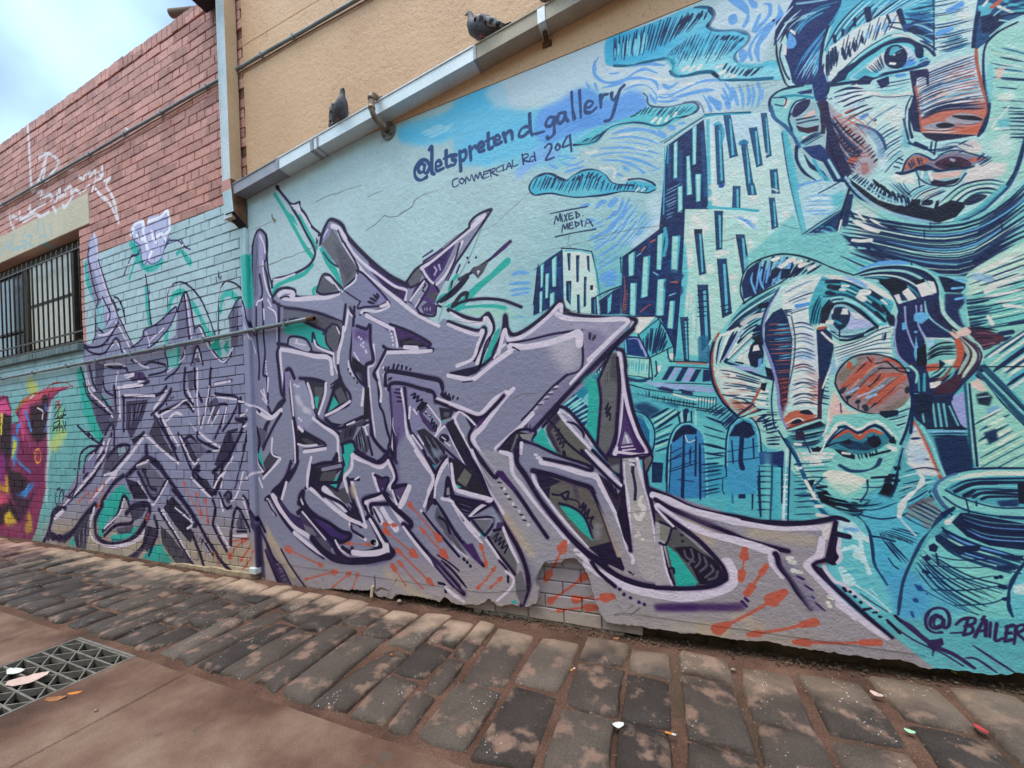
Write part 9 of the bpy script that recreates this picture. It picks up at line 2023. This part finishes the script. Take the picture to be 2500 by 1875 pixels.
fl = part('flange', join(disc((-1.765, -0.003, 3.392), (0, -1, 0), 0.062, 0.009, 24)), 'flange', vp); fl.matrix_parent_inverse = Matrix.Translation((1.77, 0, -3.4))
for i in range(4):
    t = 0.7 + i * math.pi / 2; part('bolt', disc((-1.765 + 0.045 * math.cos(t), -0.012, 3.392 + 0.045 * math.sin(t)), (0, -1, 0), 0.007, 0.006, 6), 'rust', fl)

# ------------------------------------------------------------------ eave box, roof pole, wall hook, drain spout hole
o = part('eave_box', bevbox(-3.72, -0.55, 5.075, -3.44, -0.012, 5.34, 0.008), 'dark_sheet'); tag(o, 'dark underside of an eave box beside the top of the downpipe', 'eave')
o = part('roof_pole', tube([(-3.93, 0.10, 5.315), (-4.10, 0.06, 5.335), (-4.31, 0.02, 5.37)], [0.036, 0.036, 0.036], 14), 'wood', smooth=False); tag(o, 'round brown pole poking out over the brick parapet', 'pole')
hk = thing('wall_hook', 'small bent rusty hook in the pale render above the lettering', 'hook', (-2.97, 0, 3.04))
for nm, vf, mt in (('hook', tube([(-2.962, 0.002, 3.036), (-2.958, -0.022, 3.036), (-2.955, -0.03, 3.05), (-2.956, -0.028, 3.066)], 0.0035, 6), 'rust'), ('plug', disc((-2.968, 0.0, 3.034), (0, -1, 0), 0.014, 0.006, 10), 'cement')):
    q = part(nm, vf, mt, hk); q.matrix_parent_inverse = Matrix.Translation((2.97, 0, -3.04))
sp = thing('drain_spout', 'small black round spout hole low in the grey lettering', 'spout', (-2.047, 0, 0.406))
V, Fc = [], []
for rr2, yy in ((0.024, -0.002), (0.024, -0.010), (0.018, -0.010), (0.017, -0.003)):
    V += [(-2.047 + rr2 * math.cos(6.283 * i / 18), yy, 0.406 + rr2 * math.sin(6.283 * i / 18)) for i in range(18)]
for s in range(3): Fc += [(s * 18 + i, s * 18 + (i + 1) % 18, (s + 1) * 18 + (i + 1) % 18, (s + 1) * 18 + i) for i in range(18)]
q = part('rim', (V, Fc), 'plaster', sp); q.matrix_parent_inverse = Matrix.Translation((2.047, 0, -0.406))
q = part('bore', disc((-2.047, -0.003, 0.406), (0, -1, 0), 0.0175, 0.0006, 18), 'dark', sp); q.matrix_parent_inverse = Matrix.Translation((2.047, 0, -0.406))
q = part('weep_pipe', tube([(-2.066, 0.03, 0.085), (-2.066, -0.012, 0.075), (-2.06, -0.03, 0.01)], 0.011, 8), 'cement'); tag(q, 'stub of pale pipe at the broken foot of the render', 'pipe')

# ------------------------------------------------------------------ drain grate
dg = thing('drain_grate', 'galvanised steel drain grate set in the concrete channel', 'drain grate', ((GX0 + GX1) / 2, (GY0 + GY1) / 2, 0))
DGI = Matrix.Translation((-(GX0 + GX1) / 2, -(GY0 + GY1) / 2, 0))
def dgp(name, vf, mat='grate', **k):
    o = part(name, vf, mat, dg, **k); o.matrix_parent_inverse = DGI; return o
def bar_(p, q, w, z0, z1):
    p, q = Vector(p), Vector(q); d = (q - p).normalized(); n_ = Vector((-d.y, d.x)) * w / 2
    c = [p - n_, q - n_, q + n_, p + n_]
    V = [(a.x, a.y, z0) for a in c] + [(a.x, a.y, z1) for a in c]
    return V, [(3, 2, 1, 0), (4, 5, 6, 7)] + [(i, (i + 1) % 4, 4 + (i + 1) % 4, 4 + i) for i in range(4)]
dgp('frame', join(box(GX0, GY0, -0.05, GX1, GY0 + 0.014, -0.001), box(GX0, GY1 - 0.014, -0.05, GX1, GY1, -0.001), box(GX0, GY0 + 0.0142, -0.05, GX0 + 0.014, GY1 - 0.0142, -0.001), box(GX1 - 0.014, GY0 + 0.0142, -0.05, GX1, GY1 - 0.0142, -0.001)))
nb = 8
ysb = [GY0 + 0.02 + (GY1 - GY0 - 0.04) * i / nb for i in range(nb + 1)]
for i, y in enumerate(ysb):
    dgp('bar', bar_((GX0 + 0.0145, y), (GX1 - 0.0145, y), 0.009, -0.042, -0.004))
ncell = 6
for r in range(nb):
    y0, y1 = ysb[r] + 0.0031, ysb[r + 1] - 0.0031
    pts = []
    for i in range(ncell + 1):
        xx = GX0 + 0.016 + (GX1 - GX0 - 0.032) * i / ncell
        pts.append((xx, y0 if (i + r) % 2 else y1))
    dgp('lattice', join(*[bar_(a, b, 0.0065, -0.040, -0.005) for a, b in zip(pts[:-1], pts[1:])]))
V, Fc = box(GX0 + 0.004, GY0 + 0.004, -0.40, GX1 - 0.004, GY1 - 0.004, -0.052); dgp('pit', (V, [Fc[0][::-1]] + [f[::-1] for f in Fc[2:]]), 'pit')
L_ = [lump((rq.uniform(GX0 + 0.05, GX1 - 0.05), rq.uniform(GY0 + 0.05, GY1 - 0.05), -0.39 + rq.uniform(0, 0.25) * (rq.random() < 0.0) + rq.uniform(0.0, 0.04)), rq.uniform(0.008, 0.03), 700 + i) for i in range(120)]
MT['muck'] = simple('leaf muck', '2d211a', '6b4f38', 30, 0.9, 0, 0); dgp('muck', join(*L_), 'muck', kind='stuff')

# ------------------------------------------------------------------ litter
def flat_bit(name, label, cat, mat, pxy, size, rz, curl=0.3, group=None, z=None, asp=0.6, lobes=0):
    gx, gy = at_ground(*pxy) if z is None else at_ground(pxy[0], pxy[1], z)
    r_ = random.Random(int(pxy[0] * 7 + pxy[1])); V, Fc = [], []
    n = 9
    for j in range(2):
        for i in range(n):
            t = i / (n - 1); w = asp * size * 0.5 * (math.sin(math.pi * min(0.97, max(0.05, t))) ** 0.6 if lobes == 0 else 0.7 + 0.3 * r_.random())
            V.append(((t - 0.5) * size, (w if j else -w) * (1 + r_.uniform(-0.2, 0.2)), curl * size * ((t - 0.5) ** 2 + (0.12 if j else 0) + r_.uniform(0, 0.05))))
    Fc = [(i, i + 1, n + i + 1, n + i) for i in range(n - 1)]
    me = mesh_data(name, V, Fc); o = link(name, me, mat)
    o.location = (gx, gy, (gz(gx, gy) + 0.014) if z is None else z); o.rotation_euler = (0, 0, rz)
    md = o.modifiers.new('thickness', 'SOLIDIFY'); md.thickness = 0.0012
    return tag(o, label, cat, group)
for nm, c0, c1 in (('leaf_brown', '8a5a3a', 'b0764a'), ('leaf_orange', 'c9742f', 'd8893a'), ('paper_white', 'd3cfc6', 'dedbd4'), ('paper_pink', 'c9a79c', 'd8bcb0'), ('leaf_yellow', 'd8a83a', 'e0b850'), ('green_bit', '9fc9a6', 'b0d6b4'), ('cap_red', 'b83540', 'c84a4c'), ('filter', 'd48236', 'dd944a'), ('cig_paper', 'd8d4cc', 'e2dfd8'), ('twig', '5a4636', '7b6450'), ('pebble', '8f7c70', 'a8978a')):
    MT[nm] = simple(nm.replace('_', ' '), c0, c1, 40, 0.8, 0, 0.1)
def butt(label, pxy, rz, L=0.032):
    gx, gy = at_ground(*pxy); t = thing('cigarette_butt', label, 'cigarette butt', (gx, gy, gz(gx, gy) + 0.016), 'cigarette butts on the cobbles', rz)
    part('filter', tube([(0, 0, 0), (L * 0.62, 0, 0)], 0.0042, 10), 'filter', t, True); part('paper', tube([(L * 0.62, 0, 0), (L, 0.001, 0)], [0.0041, 0.0036], 10), 'cig_paper', t, True)
butt('orange cigarette butt in the gap below the torn brick patch', (1393, 1645), 1.0); butt('bright orange cigarette butt lying flat at the bottom edge', (1624, 1798), -0.05, 0.04)
flat_bit('paper_scrap', 'crumpled white paper scrap between dark cobbles at the bottom', 'paper', 'paper_white', (1510, 1780), 0.045, 0.4, 0.5, 'bits of litter')
flat_bit('paper_scrap', 'pale torn paper lying across the drain grate', 'paper', 'paper_pink', (68, 1660), 0.15, 0.9, 0.25, 'bits of litter', -0.002)
flat_bit('paper_scrap', 'whitish wrapper at the far edge of the drain grate', 'paper', 'paper_white', (38, 1640), 0.11, 0.2, 0.3, 'bits of litter', -0.002, 0.4)
flat_bit('paper_scrap', 'small pale scrap inside the grate near its middle', 'paper', 'paper_white', (128, 1628), 0.07, 0.5, 0.3, 'bits of litter', -0.03)
flat_bit('dry_leaf', 'thin orange leaf on the grate edge', 'leaf', 'leaf_orange', (183, 1692), 0.06, 0.55, 0.2, 'dry leaves', 0.0, 0.3)
flat_bit('dry_leaf', 'two toned brown leaf beside the grate corner', 'leaf', 'leaf_brown', (136, 1707), 0.085, 0.5, 0.3, 'dry leaves', 0.0, 0.4)
flat_bit('dry_leaf', 'yellow leaf at the wall foot below the signature', 'leaf', 'leaf_yellow', (2330, 1671), 0.03, 1.2, 0.6, 'dry leaves')
flat_bit('dry_leaf', 'pale curled leaf in the joint under the signature', 'leaf', 'paper_pink', (2141, 1715), 0.042, -0.5, 0.5, 'dry leaves')
flat_bit('dry_leaf', 'brown leaf on the dirt in front of the dark stones', 'leaf', 'leaf_brown', (1505, 1565), 0.03, 0.1, 0.3, 'dry leaves')
flat_bit('plastic_bit', 'tiny pale green plastic bit between cobbles at right', 'litter', 'green_bit', (2222, 1804), 0.03, -0.3, 0.4)
gx, gy = at_ground(2395, 1803)
o = part('bottle_cap', tube([(0, 0, 0), (0.003, 0.001, 0.006)], [0.021, 0.018], 16), 'cap_red', loc=(gx, gy, gz(gx, gy) + 0.012)); tag(o, 'red plastic bottle cap on the dirt at the right edge', 'bottle cap')
gx, gy = at_ground(1910, 1830)
o = part('twig', tube([(-0.03, 0.01, 0), (0, 0, 0.004), (0.035, -0.012, 0)], [0.0012, 0.0018, 0.001], 6), 'twig', loc=(gx, gy, 0.008)); tag(o, 'short dry twig on the dirt between the lowest cobbles', 'twig')
for lab, pxy, s in (('smooth reddish pebble on the concrete slab', (235, 1737), 0.013), ('round orange pebble in a cobble joint', (956, 1600), 0.009), ('white stone chip at the broken foot of the render', (975, 1470), 0.02), ('grey pebble near the wall under the white tail', (1790, 1640), 0.012)):
    gx, gy = at_ground(*pxy); o = part('pebble', lump((0, 0, 0), s, int(pxy[0])), 'pebble' if 'orange' not in lab else 'leaf_orange', loc=(gx, gy, gz(gx, gy) + s * 0.4), smooth=True); tag(o, lab, 'pebble', 'loose pebbles')

# ------------------------------------------------------------------ pigeons
for nm, c0, c1 in (('feather_dark', '25252b', '3d3d45'), ('feather_grey', '4d4d55', '686870'), ('feather_pale', '8d8a8c', 'a9a5a3'), ('beak', '2c2a2a', '3d3836'), ('foot', '9a4d52', 'b5656a')):
    MT[nm] = simple(nm.replace('_', ' '), c0, c1, 60, 0.6, 0, 0.25, 240)
def wingmat():
    m = Mat('barred wing feathers', 0.65)
    n = m.ramp(m.noise(46, 3), (0.42, '2b2b31'), (0.5, '77757a'), (0.58, 'a8a4a3')); m.col(n); m.bump(m.noise(200, 3), 0.4, 0.003); return m.m
MT['wing'] = wingmat()
g = Mat('eye', 0.15); g.col('a8572a'); MT['eye'] = g.m
def ringloft(path, n=12):
    V, Fc = [], []
    P3 = [Vector((p[0], 0, p[1])) for p in path]
    for i, p in enumerate(path):
        d = (P3[min(i + 1, len(P3) - 1)] - P3[max(i - 1, 0)]).normalized(); u_ = Vector((-d.z, 0, d.x))
        for k_ in range(n):
            t = 6.28318 * k_ / n; q = P3[i] + Vector((0, 1, 0)) * p[2] * math.cos(t) + u_ * p[3] * math.sin(t); V.append(tuple(q))
    for i in range(len(path) - 1):
        for k_ in range(n):
            q = (k_ + 1) % n; Fc.append((i * n + k_, (i + 1) * n + k_, (i + 1) * n + q, i * n + q))
    Fc.append(tuple(range(n))); Fc.append(tuple((len(path) - 1) * n + k_ for k_ in range(n - 1, -1, -1)))
    return V, Fc
def pigeon(label, loc, rz, fluffed=1.0, tail=-0.02, neck=1.0):
    t = thing('pigeon', label, 'pigeon', loc, 'pigeons on the gutter', rz)
    t.scale = (0.8, 0.8, 0.8)
    f = fluffed
    hz = 0.215 + 0.0 * neck; hx = 0.10
    part('body', ringloft([(-0.125, 0.062, 0.012, 0.008), (-0.10, 0.066, 0.03 * f, 0.02 * f), (-0.06, 0.075, 0.047 * f, 0.04 * f), (-0.01, 0.083, 0.06 * f, 0.056 * f), (0.04, 0.092, 0.062 * f, 0.062 * f), (0.078, 0.115, 0.052 * f, 0.053 * f), (0.092, 0.148, 0.038 * f, 0.04 * f), (0.095, 0.175, 0.028, 0.03), (0.098, 0.197, 0.0235, 0.026), (0.105, 0.215, 0.0225, 0.024), (0.116, 0.228, 0.018, 0.017), (0.127, 0.232, 0.009, 0.008)]), 'feather_grey', t, True)
    part('beak', ringloft([(0.122, 0.226, 0.0075, 0.007), (0.134, 0.224, 0.006, 0.0055), (0.148, 0.217, 0.0015, 0.002)], 8), 'beak', t, True); part('cere', ringloft([(0.126, 0.232, 0.006, 0.004), (0.135, 0.229, 0.004, 0.002)], 8), 'feather_pale', t, True)
    for s in (-1, 1):
        part('eye', tube([(0.113, s * 0.018, 0.223), (0.113, s * 0.0215, 0.2235)], [0.005, 0.003], 10), 'eye', t, True)
        V, Fc = [], []
        prof = [(0.055, 0.112, 0.006), (0.03, 0.118, 0.03), (-0.02, 0.108, 0.040), (-0.075, 0.088, 0.031), (-0.125, 0.069, 0.017), (-0.165, 0.052, 0.004)]
        for px_, pz_, hw_ in prof:
            for k_ in range(5):
                a = (k_ - 2) / 2; yy = s * (f * 0.064 * math.cos(a * 0.9) * (1 - max(0, -px_ - 0.02) * 3.6) + 0.004); V.append((px_ - 0.01 * a, yy, pz_ + a * hw_ - 0.008))
        for i in range(len(prof) - 1):
            for k_ in range(4):
                q = (i * 5 + k_, i * 5 + k_ + 1, (i + 1) * 5 + k_ + 1, (i + 1) * 5 + k_); Fc.append(q if s > 0 else q[::-1])
        w = part('wing', (V, Fc), 'wing', t, True); md = w.modifiers.new('thickness', 'SOLIDIFY'); md.thickness = 0.006
        for b_ in (-0.055, -0.085):
            part('wing_bar', ringloft([(b_ + 0.014, 0.125 + b_ * 0.35, 0.001, 0.002), (b_, 0.095 + b_ * 0.25, 0.004, 0.005), (b_ - 0.012, 0.072 + b_ * 0.2, 0.001, 0.002)], 6), 'feather_dark', w).location = (0, s * 0.052 * f * (1 + (b_ + 0.05) * 3.4), 0)
        part('leg', tube([(0.012, s * 0.022, 0.045), (0.02, s * 0.023, 0.018), (0.014, s * 0.023, 0.004)], [0.007, 0.0035, 0.003], 7), 'foot', t, True)
        part('foot', join(*[tube([(0.014, s * 0.023, 0.004), (0.014 + 0.028 * math.cos(a), s * 0.023 + 0.028 * math.sin(a), 0.002)], [0.003, 0.0015], 5) for a in (0.0, 0.55, -0.55, 3.1)]), 'foot', t, True)
    V = []
    for i in range(6):
        u_ = i / 5
        for k_ in range(5):
            a = (k_ - 2) / 2; V.append((-0.095 - 0.125 * u_, a * (0.018 + 0.022 * u_), 0.066 + (tail * 2.2) * u_ + 0.004 * (1 - a * a)))
    tl_ = part('tail', (V, [(i * 5 + k_, i * 5 + k_ + 1, (i + 1) * 5 + k_ + 1, (i + 1) * 5 + k_) for i in range(5) for k_ in range(4)]), 'feather_dark', t, True); md = tl_.modifiers.new('thickness', 'SOLIDIFY'); md.thickness = 0.007
    return t
def perch(x, y=-0.099): return (x, y, gutter_at(x) + 0.087)
pigeon('dark chequered pigeon facing left on the upper gutter beside a seam', perch(-0.945), math.pi + 0.22, 1.08, -0.004)
pigeon('small grey pigeon turned away near the bent pipe, lower on the gutter', perch(-2.125), -0.45, 1.1, -0.018)
pigeon('pigeon cut off by the top edge, only its feet in view', perch(-0.50), math.pi - 0.3, 1.0, -0.01)
